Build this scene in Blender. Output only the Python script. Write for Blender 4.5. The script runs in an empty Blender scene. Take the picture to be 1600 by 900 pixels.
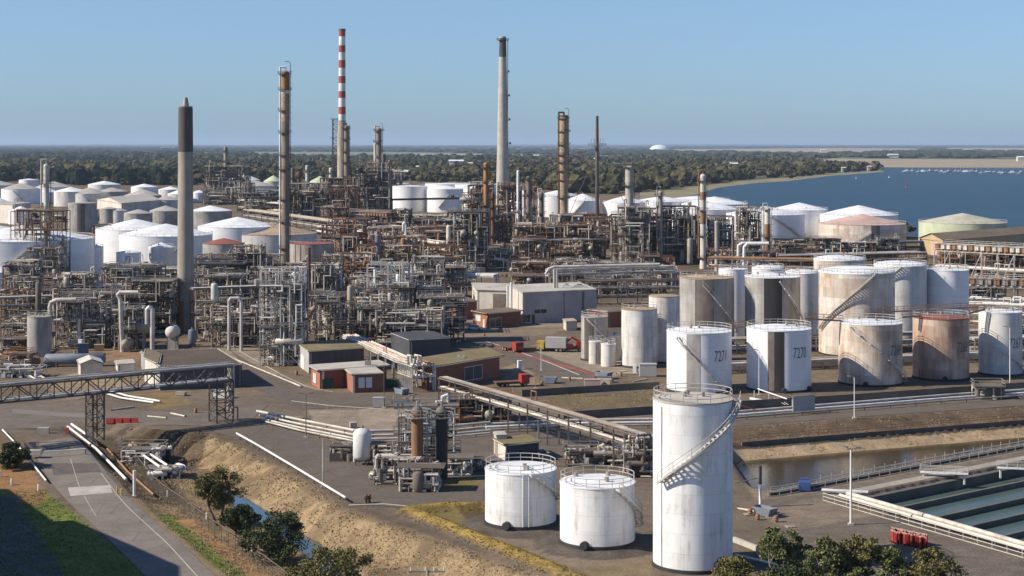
import bpy, math, random
import numpy as np
R = math.radians
# ---------------------------------------------------------------- camera, sky, sun, exposure
F, H, HY = 2600.0, 50.0, 225.0          # focal length (px of a 1600 wide frame), camera height, horizon row
S = bpy.context.scene
cam = bpy.data.cameras.new('camera')
cam.sensor_width = 36.0
cam.lens = 36.0 * F / 1600.0
cam.shift_y = -(450.0 - HY) / 1600.0
cam.clip_start, cam.clip_end = 1.0, 200000.0
camo = bpy.data.objects.new('camera', cam)
camo.location = (0, 0, H)
camo.rotation_euler = (R(90), 0, 0)
S.collection.objects.link(camo)
S.camera = camo
SUN_EL, SUN_AZ = 36.5, 79.0             # azimuth measured from -Y (towards the camera) to -X
to_sun = np.array([-math.sin(R(SUN_AZ)) * math.cos(R(SUN_EL)), -math.cos(R(SUN_AZ)) * math.cos(R(SUN_EL)), math.sin(R(SUN_EL))])
W = bpy.data.worlds.new('World'); S.world = W; W.use_nodes = True
nt = W.node_tree; nt.nodes.clear()
o_ = nt.nodes.new('ShaderNodeOutputWorld'); bg = nt.nodes.new('ShaderNodeBackground')
sky = nt.nodes.new('ShaderNodeTexSky'); sky.sky_type = 'NISHITA'; sky.sun_disc = False
sky.sun_elevation = R(SUN_EL); sky.sun_rotation = math.atan2(to_sun[0], to_sun[1])
sky.altitude = 0; sky.air_density = 1.0; sky.dust_density = 0.3; sky.ozone_density = 3.0
geo = nt.nodes.new('ShaderNodeTexCoord'); mp = nt.nodes.new('ShaderNodeVectorMath'); mp.operation = 'ADD'
mp.inputs[1].default_value = (0, 0, 0.0)
nt.links.new(geo.outputs['Generated'], mp.inputs[0]); nt.links.new(mp.outputs[0], sky.inputs['Vector'])
tint = nt.nodes.new('ShaderNodeMix'); tint.data_type = 'RGBA'; tint.blend_type = 'MULTIPLY'; tint.inputs['Factor'].default_value = 1
tint.inputs['B'].default_value = (0.92, 0.97, 1.12, 1)
sxyz = nt.nodes.new('ShaderNodeSeparateXYZ'); nt.links.new(geo.outputs['Generated'], sxyz.inputs[0])
rmp = nt.nodes.new('ShaderNodeValToRGB'); rmp.color_ramp.elements[0].position = 0.0; rmp.color_ramp.elements[0].color = (0.53, 0.79, 1.27, 1)
rmp.color_ramp.elements[1].position = 0.10; rmp.color_ramp.elements[1].color = (0.80, 0.94, 1.20, 1)
nt.links.new(sxyz.outputs[2], rmp.inputs[0]); nt.links.new(rmp.outputs[0], [i for i in tint.inputs if i.name == 'B' and i.type == 'RGBA'][0])
nt.links.new(sky.outputs[0], [i for i in tint.inputs if i.name == 'A' and i.type == 'RGBA'][0]); nt.links.new([i for i in tint.outputs if i.type == 'RGBA'][0], bg.inputs[0])
bg.inputs[1].default_value = 0.08
nt.links.new(bg.outputs[0], o_.inputs[0])
sl = bpy.data.lights.new('sun', 'SUN'); sl.energy = 5.0; sl.angle = R(0.53); sl.color = (1.0, 0.915, 0.785)
so = bpy.data.objects.new('sun', sl); S.collection.objects.link(so)
from mathutils import Vector
so.rotation_euler = Vector(-to_sun).to_track_quat('-Z', 'Y').to_euler(); so.location = (-200, 0, 300)
S.view_settings.view_transform = 'Standard'; S.view_settings.look = 'None'
S.view_settings.exposure = 0.38; S.view_settings.gamma = 1.0; S.view_settings.use_curve_mapping = False
S.render.engine = 'CYCLES'
S.cycles.use_denoising = True
S.cycles.max_bounces = 5; S.cycles.diffuse_bounces = 3; S.cycles.glossy_bounces = 2; S.cycles.transparent_max_bounces = 4
S.cycles.volume_bounces = 0

# ---------------------------------------------------------------- helpers
def P(x, y, z=0.0):
    """the place at height z that the photograph shows at pixel (x, y)"""
    Y = F * (H - z) / (y - HY)
    return np.array([(x - 800.0) * Y / F, Y, z])
def zat(y, Y):
    return H - (y - HY) * Y / F
def sstep(a, b, x):
    t = np.clip((x - a) / (b - a), 0, 1)
    return t * t * (3 - 2 * t)
rng = random.Random(7)
ORG = {}
COL = S.collection

class MB:
    """collects shapes (world coordinates) and links them as ONE mesh object"""
    def __init__(self): self.v = []; self.f = []; self.n = 0
    def add(self, v, *faces):
        v = np.asarray(v, float).reshape(-1, 3)
        for fa in faces:
            fa = np.asarray(fa, int)
            if fa.ndim == 1: fa = fa[None]
            self.f.append(fa + self.n)
        self.v.append(v); self.n += len(v)
    def segs(self, p0, p1, r, n=6, ext=0.0, cap=True, r1=None, twist=0.0):
        p0 = np.asarray(p0, float).reshape(-1, 3); p1 = np.asarray(p1, float).reshape(-1, 3)
        if len(p0) == 0: return
        m = len(p0); r = np.broadcast_to(np.asarray(r, float), (m,)); r1 = r if r1 is None else np.broadcast_to(np.asarray(r1, float), (m,))
        d = p1 - p0; L = np.linalg.norm(d, axis=1, keepdims=True) + 1e-9; d = d / L
        p0 = p0 - d * (r[:, None] * ext); p1 = p1 + d * (r1[:, None] * ext)
        up = np.where(np.abs(d[:, 2:3]) > 0.95, np.array([[1.0, 0, 0]]), np.array([[0, 0, 1.0]]))
        u = np.cross(d, up); u /= np.linalg.norm(u, axis=1, keepdims=True); w = np.cross(u, d)
        a = np.arange(n) * 2 * math.pi / n + (math.pi / 4 if n == 4 else 0) + twist
        k = 1.4142 if n == 4 else 1.0
        ring = u[:, None, :] * np.cos(a)[None, :, None] + w[:, None, :] * np.sin(a)[None, :, None]
        A = p0[:, None, :] + ring * (r * k)[:, None, None]; B = p1[:, None, :] + ring * (r1 * k)[:, None, None]
        v = np.concatenate([A, B], 1).reshape(-1, 3)
        i = np.arange(n); j = (i + 1) % n
        q = np.stack([i, j, j + n, i + n], 1)
        fs = [q]
        if cap:
            c = np.array([[0, k_ + 2, k_ + 1, k_] if False else [0, k_, k_ + 1, k_ + 2] for k_ in range(1, n - 2, 2)])
            if n % 2: c = None
            if c is not None:
                c = np.where(c >= n, 0, c); fs += [c[:, ::-1], c + n]
        fs = np.concatenate(fs, 0)
        self.add(v, (fs[None] + (np.arange(m) * 2 * n)[:, None, None]).reshape(-1, 4))
    def tube(self, pts, r, n=6, cap=True):
        pts = np.asarray(pts, float); self.segs(pts[:-1], pts[1:], r, n, ext=0.35 if len(pts) > 2 else 0.0, cap=cap)
    def beam(self, p0, p1, w): self.segs(p0, p1, w / 2, 4)
    def box(self, c, s, rz=0.0):
        x, y, z = s[0] / 2, s[1] / 2, s[2] / 2
        v = np.array([[-x, -y, -z], [x, -y, -z], [x, y, -z], [-x, y, -z], [-x, -y, z], [x, -y, z], [x, y, z], [-x, y, z]])
        ca, sa = math.cos(rz), math.sin(rz)
        v = np.stack([v[:, 0] * ca - v[:, 1] * sa, v[:, 0] * sa + v[:, 1] * ca, v[:, 2]], 1) + np.asarray(c, float)
        self.add(v, [[0, 3, 2, 1], [4, 5, 6, 7], [0, 1, 5, 4], [1, 2, 6, 5], [2, 3, 7, 6], [3, 0, 4, 7]])
    def prism(self, base, z0, z1):
        """vertical prism over a polygon (list of xy), z0/z1 number or list"""
        b = np.asarray(base, float)[:, :2]; n = len(b)
        z0 = np.broadcast_to(z0, n); z1 = np.broadcast_to(z1, n)
        area = np.sum(b[:, 0] * np.roll(b[:, 1], -1) - np.roll(b[:, 0], -1) * b[:, 1])
        if area < 0: b = b[::-1]; z0 = z0[::-1]; z1 = z1[::-1]
        v = np.concatenate([np.column_stack([b, z0]), np.column_stack([b, z1])])
        i = np.arange(n); j = (i + 1) % n
        self.add(v, np.stack([i, j, j + n, i + n], 1), np.arange(n)[None, ::-1], (np.arange(n) + n)[None])
    def lathe(self, c, prof, n=32, a0=0.0, a1=2 * math.pi, axis='z', rz=0.0):
        """prof: list of (r, h)"""
        full = abs(a1 - a0 - 2 * math.pi) < 1e-6
        m = n if full else n + 1
        a = a0 + (a1 - a0) * np.arange(m) / n
        V = []
        for r, h in prof: V.append(np.stack([r * np.cos(a), r * np.sin(a), np.full(m, h)], 1))
        V = np.concatenate(V)
        if axis == 'x':
            V = np.stack([V[:, 2], V[:, 0], V[:, 1]], 1)
            ca, sa = math.cos(rz), math.sin(rz)
            V = np.stack([V[:, 0] * ca - V[:, 1] * sa, V[:, 0] * sa + V[:, 1] * ca, V[:, 2]], 1)
        i = np.arange(n); j = (i + 1) % m if full else i + 1
        fs = [np.stack([i + k * m, j + k * m, j + (k + 1) * m, i + (k + 1) * m], 1) for k in range(len(prof) - 1)]
        self.add(V + np.asarray(c, float), np.concatenate(fs))
    def quad(self, a, b, c, d): self.add([a, b, c, d], [[0, 1, 2, 3]])
    def out(self, name, mat, parent=None, loc=None, smooth=True, ang=62):
        if not self.v: return None
        v = np.concatenate(self.v)
        if parent is not None: org = ORG[parent.name]
        elif loc is not None: org = np.asarray(loc, float)
        else:
            org = np.array([(v[:, 0].min() + v[:, 0].max()) / 2, (v[:, 1].min() + v[:, 1].max()) / 2, v[:, 2].min()])
        me = bpy.data.meshes.new(name); v = v - org
        fl = [f for f in self.f if len(f)]
        li = np.concatenate([f.reshape(-1) for f in fl]); sz = np.concatenate([np.full(len(f), f.shape[1]) for f in fl])
        st = np.concatenate([[0], np.cumsum(sz)[:-1]])
        me.vertices.add(len(v)); me.vertices.foreach_set('co', v.astype(np.float32).ravel())
        me.loops.add(len(li)); me.loops.foreach_set('vertex_index', li.astype(np.int32))
        me.polygons.add(len(sz)); me.polygons.foreach_set('loop_start', st.astype(np.int32)); me.polygons.foreach_set('loop_total', sz.astype(np.int32))
        me.update(calc_edges=True); me.validate()
        me.polygons.foreach_set('use_smooth', np.full(len(me.polygons), bool(smooth)))
        if smooth: me.set_sharp_from_angle(angle=R(ang))
        if mat is not None: me.materials.append(mat)
        ob = bpy.data.objects.new(name, me); COL.objects.link(ob)
        if parent is not None: ob.parent = parent
        else: ob.location = org
        ORG[ob.name] = org
        return ob

def tag(o, label=None, cat=None, group=None, kind=None):
    if label: o['label'] = label
    if cat: o['category'] = cat
    if group: o['group'] = group
    if kind: o['kind'] = kind
    return o
def thing(name, label, cat, loc, group=None):
    o = bpy.data.objects.new(name, None); COL.objects.link(o); o.empty_display_size = 0.5
    o.location = loc; ORG[o.name] = np.asarray(loc, float)
    return tag(o, label, cat, group)
def dup(root, loc, rz=0.0, label=None, group=None, sc=1.0):
    """a copy of a thing with copies of its parts and sub-parts"""
    r = root.copy(); COL.objects.link(r); r.location = loc; r.rotation_euler = (0, 0, rz); r.scale = (sc, sc, sc)
    ORG[r.name] = np.asarray(loc, float)
    if label: r['label'] = label
    if group: r['group'] = group
    for ch in list(root.children):
        c = ch.copy(); COL.objects.link(c); c.parent = r
        for g in list(ch.children):
            d = g.copy(); COL.objects.link(d); d.parent = c
    return r

# ---------------------------------------------------------------- materials
def new_mat(name):
    m = bpy.data.materials.new(name); m.use_nodes = True
    t = m.node_tree; b = t.nodes['Principled BSDF']
    return m, t, b
def N(t, typ, **kw):
    n = t.nodes.new(typ)
    for k, v in kw.items():
        if k in n.inputs: n.inputs[k].default_value = v
        else: setattr(n, k, v)
    return n
def ramp(t, fac, stops):
    r = t.nodes.new('ShaderNodeValToRGB'); e = r.color_ramp.elements
    while len(e) > 1: e.remove(e[-1])
    e[0].position = stops[0][0]; e[0].color = (*stops[0][1], 1)
    for p, c in stops[1:]:
        x = e.new(p); x.color = (*c, 1)
    t.links.new(fac, r.inputs[0]); return r
def mixc(t, fac, a, b, mode='MIX'):
    m = t.nodes.new('ShaderNodeMix'); m.data_type = 'RGBA'; m.blend_type = mode
    for k, v in (('Factor', fac), ('A', a), ('B', b)):
        i = [s for s in m.inputs if s.name == k and (s.type == 'VALUE' if k == 'Factor' else s.type == 'RGBA')][0]
        if hasattr(v, 'is_linked') or isinstance(v, bpy.types.NodeSocket): t.links.new(v, i)
        elif k == 'Factor': i.default_value = v
        else: i.default_value = (*v, 1)
    return [s for s in m.outputs if s.type == 'RGBA'][0]
def noise(t, vec, scale, detail=4, rough=0.6):
    n = N(t, 'ShaderNodeTexNoise', Scale=scale, Detail=detail, Roughness=rough)
    t.links.new(vec, n.inputs['Vector']); return n.outputs['Fac']
def pos(t, scale=(1, 1, 1)):
    g = t.nodes.new('ShaderNodeNewGeometry'); m = t.nodes.new('ShaderNodeVectorMath'); m.operation = 'MULTIPLY'
    m.inputs[1].default_value = scale; t.links.new(g.outputs['Position'], m.inputs[0]); return m.outputs[0]
def plain(name, c, c2=None, scale=0.6, rough=0.6, metal=0.0, amt=0.5, spec=0.3, streak=False):
    """painted or weathered surface: base colour broken up by patches (and runs down it) of a second one"""
    m, t, b = new_mat(name)
    if c2 is None: c2 = tuple(x * 0.6 for x in c)
    f1 = noise(t, pos(t, (1, 1, 0.12) if streak else (1, 1, 1)), scale, 6, 0.65)
    r = ramp(t, f1, [(0.5 - amt * 0.35, c), (0.5 + (1 - amt) * 0.4 + 0.03, c2)])
    f2 = noise(t, pos(t), 0.11, 3)
    c3 = mixc(t, 1.0, r.outputs[0], ramp(t, f2, [(0.3, (0.82,) * 3), (0.7, (1.12,) * 3)]).outputs[0], 'MULTIPLY')
    t.links.new(c3, b.inputs['Base Color'])
    b.inputs['Roughness'].default_value = rough; b.inputs['Metallic'].default_value = metal; b.inputs['Specular IOR Level'].default_value = spec
    return m
def tank_paint(name, c, grime=(0.33, 0.29, 0.24), rust=(0.30, 0.13, 0.05), ga=0.35, ra=0.15, course=2.3, sc=0.55):
    """tank plate: white paint, grime and rust run down it, dull weld courses every 2.3 m"""
    m, t, b = new_mat(name)
    st = noise(t, pos(t, (1, 1, 0.06)), sc * 1.6, 7, 0.7)
    bl = noise(t, pos(t, (1, 1, 0.6)), sc * 0.45, 5, 0.65)
    mul = t.nodes.new('ShaderNodeMath'); mul.operation = 'MULTIPLY'; t.links.new(st, mul.inputs[0]); t.links.new(bl, mul.inputs[1])
    g = ramp(t, mul.outputs[0], [(0.36 - 0.26 * ga, (0, 0, 0)), (0.50 - 0.14 * ga, (1, 1, 1))])
    st2 = noise(t, pos(t, (1, 1, 0.09)), sc * 0.9, 6, 0.75)
    bl2 = noise(t, pos(t, (1, 1, 0.5)), sc * 0.3, 4, 0.6)
    mul2 = t.nodes.new('ShaderNodeMath'); mul2.operation = 'MULTIPLY'; t.links.new(st2, mul2.inputs[0]); t.links.new(bl2, mul2.inputs[1])
    r = ramp(t, mul2.outputs[0], [(0.40 - 0.24 * ra, (0, 0, 0)), (0.52 - 0.16 * ra, (1, 1, 1))])
    gm = t.nodes.new('ShaderNodeMath'); gm.operation = 'MULTIPLY'; gm.inputs[1].default_value = min(0.85, 0.25 + ga); t.links.new(g.outputs[0], gm.inputs[0])
    rm = t.nodes.new('ShaderNodeMath'); rm.operation = 'MULTIPLY'; rm.inputs[1].default_value = min(0.8, 0.3 + ra); t.links.new(r.outputs[0], rm.inputs[0])
    c1 = mixc(t, gm.outputs[0], c, grime); c2 = mixc(t, rm.outputs[0], c1, rust)
    gp = t.nodes.new('ShaderNodeNewGeometry'); sx = t.nodes.new('ShaderNodeSeparateXYZ'); t.links.new(gp.outputs['Position'], sx.inputs[0])
    md = t.nodes.new('ShaderNodeMath'); md.operation = 'PINGPONG'; md.inputs[1].default_value = course / 2; t.links.new(sx.outputs[2], md.inputs[0])
    sm = ramp(t, md.outputs[0], [(0.0, (0.80, 0.79, 0.77)), (0.05, (1, 1, 1))])
    c3 = mixc(t, 1.0, c2, sm.outputs[0], 'MULTIPLY')
    def mth(op, a, b=None):                                      # single plates: each a little lighter or duller than its neighbours
        n = t.nodes.new('ShaderNodeMath'); n.operation = op
        for i, v in enumerate((a, b)):
            if v is None: continue
            if isinstance(v, (int, float)): n.inputs[i].default_value = v
            else: t.links.new(v, n.inputs[i])
        return n.outputs[0]
    tc = t.nodes.new('ShaderNodeTexCoord'); so_ = t.nodes.new('ShaderNodeSeparateXYZ'); t.links.new(tc.outputs['Object'], so_.inputs[0])
    row = mth('FLOOR', mth('DIVIDE', so_.outputs[2], course)); an = mth('ADD', mth('MULTIPLY', mth('ARCTAN2', so_.outputs[1], so_.outputs[0]), 2.2), mth('MULTIPLY', row, 0.37))
    cb = t.nodes.new('ShaderNodeCombineXYZ'); t.links.new(mth('FLOOR', an), cb.inputs[0]); t.links.new(row, cb.inputs[1])
    wn = t.nodes.new('ShaderNodeTexWhiteNoise'); t.links.new(cb.outputs[0], wn.inputs['Vector'])
    k = 0.05 + 0.30 * ra
    pt = ramp(t, wn.outputs['Value'], [(0, (1 - k, 1 - k * 1.15, 1 - k * 1.3)), (1, (1.03,) * 3)]); c3 = mixc(t, 1.0, c3, pt.outputs[0], 'MULTIPLY')
    vs_ = ramp(t, mth('FRACT', an), [(0.0, (0.86,) * 3), (0.02, (1, 1, 1))]); c3 = mixc(t, 1.0, c3, vs_.outputs[0], 'MULTIPLY')
    bt = ramp(t, mth('ADD', so_.outputs[2], mth('MULTIPLY', bl, 1.6)), [(0.55, (0.80, 0.72, 0.60)), (1.0, (1, 1, 1))]); c3 = mixc(t, 1.0, c3, bt.outputs[0], 'MULTIPLY')
    t.links.new(c3, b.inputs['Base Color']); b.inputs['Roughness'].default_value = 0.55; b.inputs['Specular IOR Level'].default_value = 0.3
    return m
M = {}
M['white'] = plain('white_paint', (0.78, 0.77, 0.74), (0.55, 0.52, 0.46), 0.7, 0.5, amt=0.35, streak=True)
M['white_roof'] = plain('white_tank_roof', (0.80, 0.80, 0.79), (0.62, 0.60, 0.56), 0.35, 0.5, amt=0.3)
M['cream_pipe'] = plain('cream_pipe_lagging', (0.68, 0.64, 0.56), (0.33, 0.27, 0.20), 0.5, 0.55, amt=0.45)
M['galv'] = plain('galvanised_steel', (0.42, 0.385, 0.335), (0.23, 0.185, 0.145), 0.5, 0.5, 0.2, amt=0.5)
M['galv_light'] = plain('pale_galvanised_steel', (0.60, 0.575, 0.53), (0.37, 0.32, 0.26), 0.4, 0.5, 0.1, amt=0.45)
M['steel_dark'] = plain('dark_steel', (0.09, 0.08, 0.072), (0.14, 0.095, 0.065), 0.5, 0.7, amt=0.5)
M['steel_mid'] = plain('weathered_steel', (0.19, 0.17, 0.15), (0.13, 0.09, 0.065), 0.5, 0.7, amt=0.55)
M['rust'] = plain('rusty_steel', (0.20, 0.095, 0.05), (0.10, 0.055, 0.038), 0.6, 0.85, amt=0.5)
M['rust_light'] = plain('flaking_rust', (0.34, 0.19, 0.10), (0.20, 0.10, 0.055), 0.6, 0.85, amt=0.5, streak=True)
M['orange_rust'] = plain('orange_rust', (0.42, 0.21, 0.07), (0.22, 0.10, 0.045), 0.5, 0.85, amt=0.5, streak=True)
M['rusty_beige'] = plain('rust_blotched_beige', (0.52, 0.42, 0.29), (0.20, 0.105, 0.055), 0.9, 0.8, amt=0.62)
M['dark_beige'] = plain('sooty_beige', (0.30, 0.245, 0.18), (0.15, 0.105, 0.075), 0.7, 0.8, amt=0.55, streak=True)
M['beige'] = plain('beige_paint', (0.46, 0.40, 0.31), (0.27, 0.20, 0.13), 0.5, 0.7, amt=0.45, streak=True)
M['concrete'] = plain('concrete', (0.385, 0.34, 0.275), (0.27, 0.235, 0.19), 0.9, 0.9, amt=0.5, streak=True)
M['concrete_dark'] = plain('sooty_shaded_concrete', (0.085, 0.075, 0.068), (0.13, 0.115, 0.10), 0.8, 0.9, amt=0.5, streak=True)
M['concrete_pale'] = plain('pale_concrete', (0.50, 0.46, 0.39), (0.36, 0.32, 0.27), 0.7, 0.9, amt=0.5)
M['bund'] = plain('bund_wall_concrete', (0.15, 0.135, 0.11), (0.10, 0.088, 0.07), 0.4, 0.95, amt=0.5)
M['black'] = plain('black_bitumen', (0.03, 0.03, 0.033), (0.055, 0.05, 0.048), 0.5, 0.7)
M['insul_black'] = plain('black_cladding', (0.028, 0.026, 0.026), (0.05, 0.045, 0.04), 0.5, 0.6, streak=True)
M['red'] = plain('red_paint', (0.40, 0.05, 0.035), (0.27, 0.045, 0.03), 0.8, 0.5, amt=0.3)
M['stack_red'] = plain('faded_red_paint', (0.40, 0.085, 0.05), (0.30, 0.08, 0.055), 0.3, 0.7, amt=0.4)
M['redpink'] = plain('faded_red_roof', (0.30, 0.10, 0.065), (0.21, 0.08, 0.055), 0.5, 0.8)
M['salmon'] = plain('salmon_stained_roof', (0.55, 0.40, 0.34), (0.45, 0.28, 0.22), 0.3, 0.8, amt=0.5)
M['tanroof'] = plain('tan_tank_roof', (0.42, 0.31, 0.20), (0.33, 0.24, 0.16), 0.3, 0.8, amt=0.5)
M['grey_roof'] = plain('grey_tank_roof', (0.46, 0.43, 0.38), (0.33, 0.29, 0.25), 0.3, 0.85, amt=0.5)
M['brown_roof'] = plain('brown_flat_roof', (0.20, 0.15, 0.10), (0.13, 0.10, 0.07), 0.5, 0.9, amt=0.5)
M['olive_roof'] = plain('olive_roof', (0.22, 0.17, 0.08), (0.15, 0.12, 0.06), 0.5, 0.9, amt=0.5)
M['pale_roof'] = plain('pale_flat_roof', (0.50, 0.46, 0.39), (0.36, 0.32, 0.27), 0.5, 0.9, amt=0.5)
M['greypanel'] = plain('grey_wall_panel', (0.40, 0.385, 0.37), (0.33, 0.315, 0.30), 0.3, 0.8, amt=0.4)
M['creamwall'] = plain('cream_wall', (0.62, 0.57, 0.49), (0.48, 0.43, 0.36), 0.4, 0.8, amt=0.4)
M['tanwall'] = plain('tan_wall', (0.50, 0.37, 0.20), (0.40, 0.29, 0.16), 0.4, 0.8, amt=0.4)
M['glass'] = plain('dark_window', (0.03, 0.035, 0.04), (0.05, 0.055, 0.06), 0.8, 0.12, spec=0.6)
M['blue_paint'] = plain('blue_paint', (0.045, 0.085, 0.22), (0.035, 0.06, 0.15), 0.8, 0.35)
M['bluegrey'] = plain('blue_grey_vessel', (0.22, 0.25, 0.29), (0.13, 0.14, 0.16), 0.4, 0.55, amt=0.5)
M['darkbox'] = plain('dark_blue_grey_sheet', (0.085, 0.088, 0.098), (0.06, 0.06, 0.065), 0.3, 0.7)
M['yellow'] = plain('yellow_paint', (0.55, 0.36, 0.05), (0.40, 0.25, 0.05), 0.6, 0.5)
M['green_paint'] = plain('dark_green_paint', (0.02, 0.07, 0.045), (0.03, 0.06, 0.045), 0.6, 0.6)
M['tyre'] = plain('tyre_rubber', (0.02, 0.02, 0.02), None, 1, 0.9)
M['stencil'] = plain('faded_black_stencil', (0.085, 0.085, 0.09), (0.19, 0.19, 0.19), 2.2, 0.7, amt=0.5)
M['palegreen'] = plain('pale_green_paint', (0.50, 0.53, 0.36), (0.42, 0.44, 0.30), 0.3, 0.6, amt=0.4, streak=True)
M['lichen_roof'] = plain('lichen_grey_roof', (0.50, 0.48, 0.37), (0.38, 0.35, 0.26), 0.2, 0.85, amt=0.5)
M['tk_white'] = tank_paint('clean_white_tank', (0.80, 0.79, 0.77), ga=0.12, ra=0.02)
M['tk_front'] = tank_paint('front_white_tank', (0.78, 0.77, 0.75), ga=0.42, ra=0.12, sc=1.1)
M['tk_dirty'] = tank_paint('dirty_white_tank', (0.70, 0.68, 0.64), ga=0.7, ra=0.3)
M['tk_rusty'] = tank_paint('rust_streaked_tank', (0.68, 0.62, 0.54), rust=(0.40, 0.20, 0.09), ga=0.5, ra=0.75)
M['tk_vrusty'] = tank_paint('very_rusty_tank', (0.70, 0.61, 0.51), grime=(0.36, 0.27, 0.21), rust=(0.33, 0.16, 0.085), ga=0.55, ra=0.80)
M['tk_brown'] = tank_paint('brown_rusted_tank', (0.64, 0.51, 0.41), grime=(0.34, 0.25, 0.19), rust=(0.30, 0.14, 0.075), ga=0.6, ra=0.9)
M['ribbed_roof'] = plain('dark_ribbed_roof', (0.105, 0.078, 0.058), (0.07, 0.053, 0.042), 0.8, 0.9, amt=0.5)
M['tk_grey'] = tank_paint('grey_weathered_tank', (0.44, 0.42, 0.39), grime=(0.20, 0.175, 0.15), ga=0.8, ra=0.3)
M['tk_palegrey'] = tank_paint('pale_grey_tank', (0.66, 0.64, 0.60), grime=(0.33, 0.30, 0.26), ga=0.5, ra=0.15)
def brick_mat(name, c1, c2):
    m, t, b = new_mat(name)
    f = noise(t, pos(t, (1, 1, 4)), 1.3, 5); r = ramp(t, f, [(0.35, c1), (0.65, c2)])
    t.links.new(r.outputs[0], b.inputs['Base Color']); b.inputs['Roughness'].default_value = 0.9; return m
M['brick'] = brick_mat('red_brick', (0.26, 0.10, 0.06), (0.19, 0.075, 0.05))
M['brick_sunlit'] = brick_mat('sunlit_brick', (0.36, 0.15, 0.085), (0.28, 0.11, 0.065))  # brighter copy of the red brick: sunlight put into the sun-facing walls
# ---------------------------------------------------------------- terrain
def pl(pts): return np.array([P(*p)[:2] for p in pts])
def sdist(X, Y, line):
    """distance to a polyline; positive on its right-hand side"""
    best = np.full(X.shape, 1e9); sg = np.ones(X.shape); par = np.zeros(X.shape); acc = 0.0
    for (ax, ay), (bx, by) in zip(line[:-1], line[1:]):
        dx, dy = bx - ax, by - ay; L = math.hypot(dx, dy)
        t = np.clip(((X - ax) * dx + (Y - ay) * dy) / L ** 2, 0, 1)
        d = np.hypot(X - ax - t * dx, Y - ay - t * dy)
        s = np.where((X - ax) * dy - (Y - ay) * dx > 0, 1.0, -1.0)
        m = d < best - 1e-9
        best = np.where(m, d, best); sg = np.where(m, s, sg); par = np.where(m, acc + t * L, par); acc += L
    return best * sg, par
def inside(X, Y, poly):
    c = np.zeros(X.shape, bool); n = len(poly)
    for i in range(n):
        (x1, y1), (x2, y2) = poly[i], poly[(i + 1) % n]
        if y1 == y2: continue
        k = ((y1 > Y) != (y2 > Y)) & (X < (x2 - x1) * (Y - y1) / (y2 - y1) + x1)
        c ^= k
    return c
E_LINE = pl([(60, 655), (105, 658), (215, 662), (255, 672), (330, 677), (372, 691), (460, 738), (545, 792), (640, 824), (760, 864), (880, 907), (980, 942)])
RR_LINE = pl([(85, 655), (108, 672), (200, 767, -1.8), (345, 900, -2.6), (520, 1060, -2.6)])
B_LINE = pl([(752, 795), (700, 795), (640, 801), (760, 850), (900, 907), (1020, 955)])
CREEK = pl([(322, 745, -3.3), (345, 763, -3.3), (388, 788, -3.3), (432, 813, -3.3), (480, 843, -3.3), (535, 890, -3.3), (600, 940, -3.3)])
RA = P(1145, 668)[:2]; RD = np.array([0.923, 0.385]); RN = np.array([0.385, -0.923])
NA = P(1145, 780, -1)[:2]; ND = np.array([0.787, 0.617]); NN = np.array([0.617, -0.787])
BF0 = P(1335, 784, -0.6)[:2]; BU = np.array([0.785, 0.62]); BV = np.array([0.47, -0.883])
PADS = []                              # (x, y, r, h) earth pads under tanks
def wob(X, Y, s, k=0.0):
    return (np.sin(X * 0.9 / s + 1.3 * np.sin(Y * 0.7 / s + k)) + np.sin(Y * 1.1 / s + 1.7 * np.sin(X * 0.5 / s + 2 + k)) + 0.6 * np.sin((X + Y) * 2.1 / s + k)) / 2.6
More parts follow.
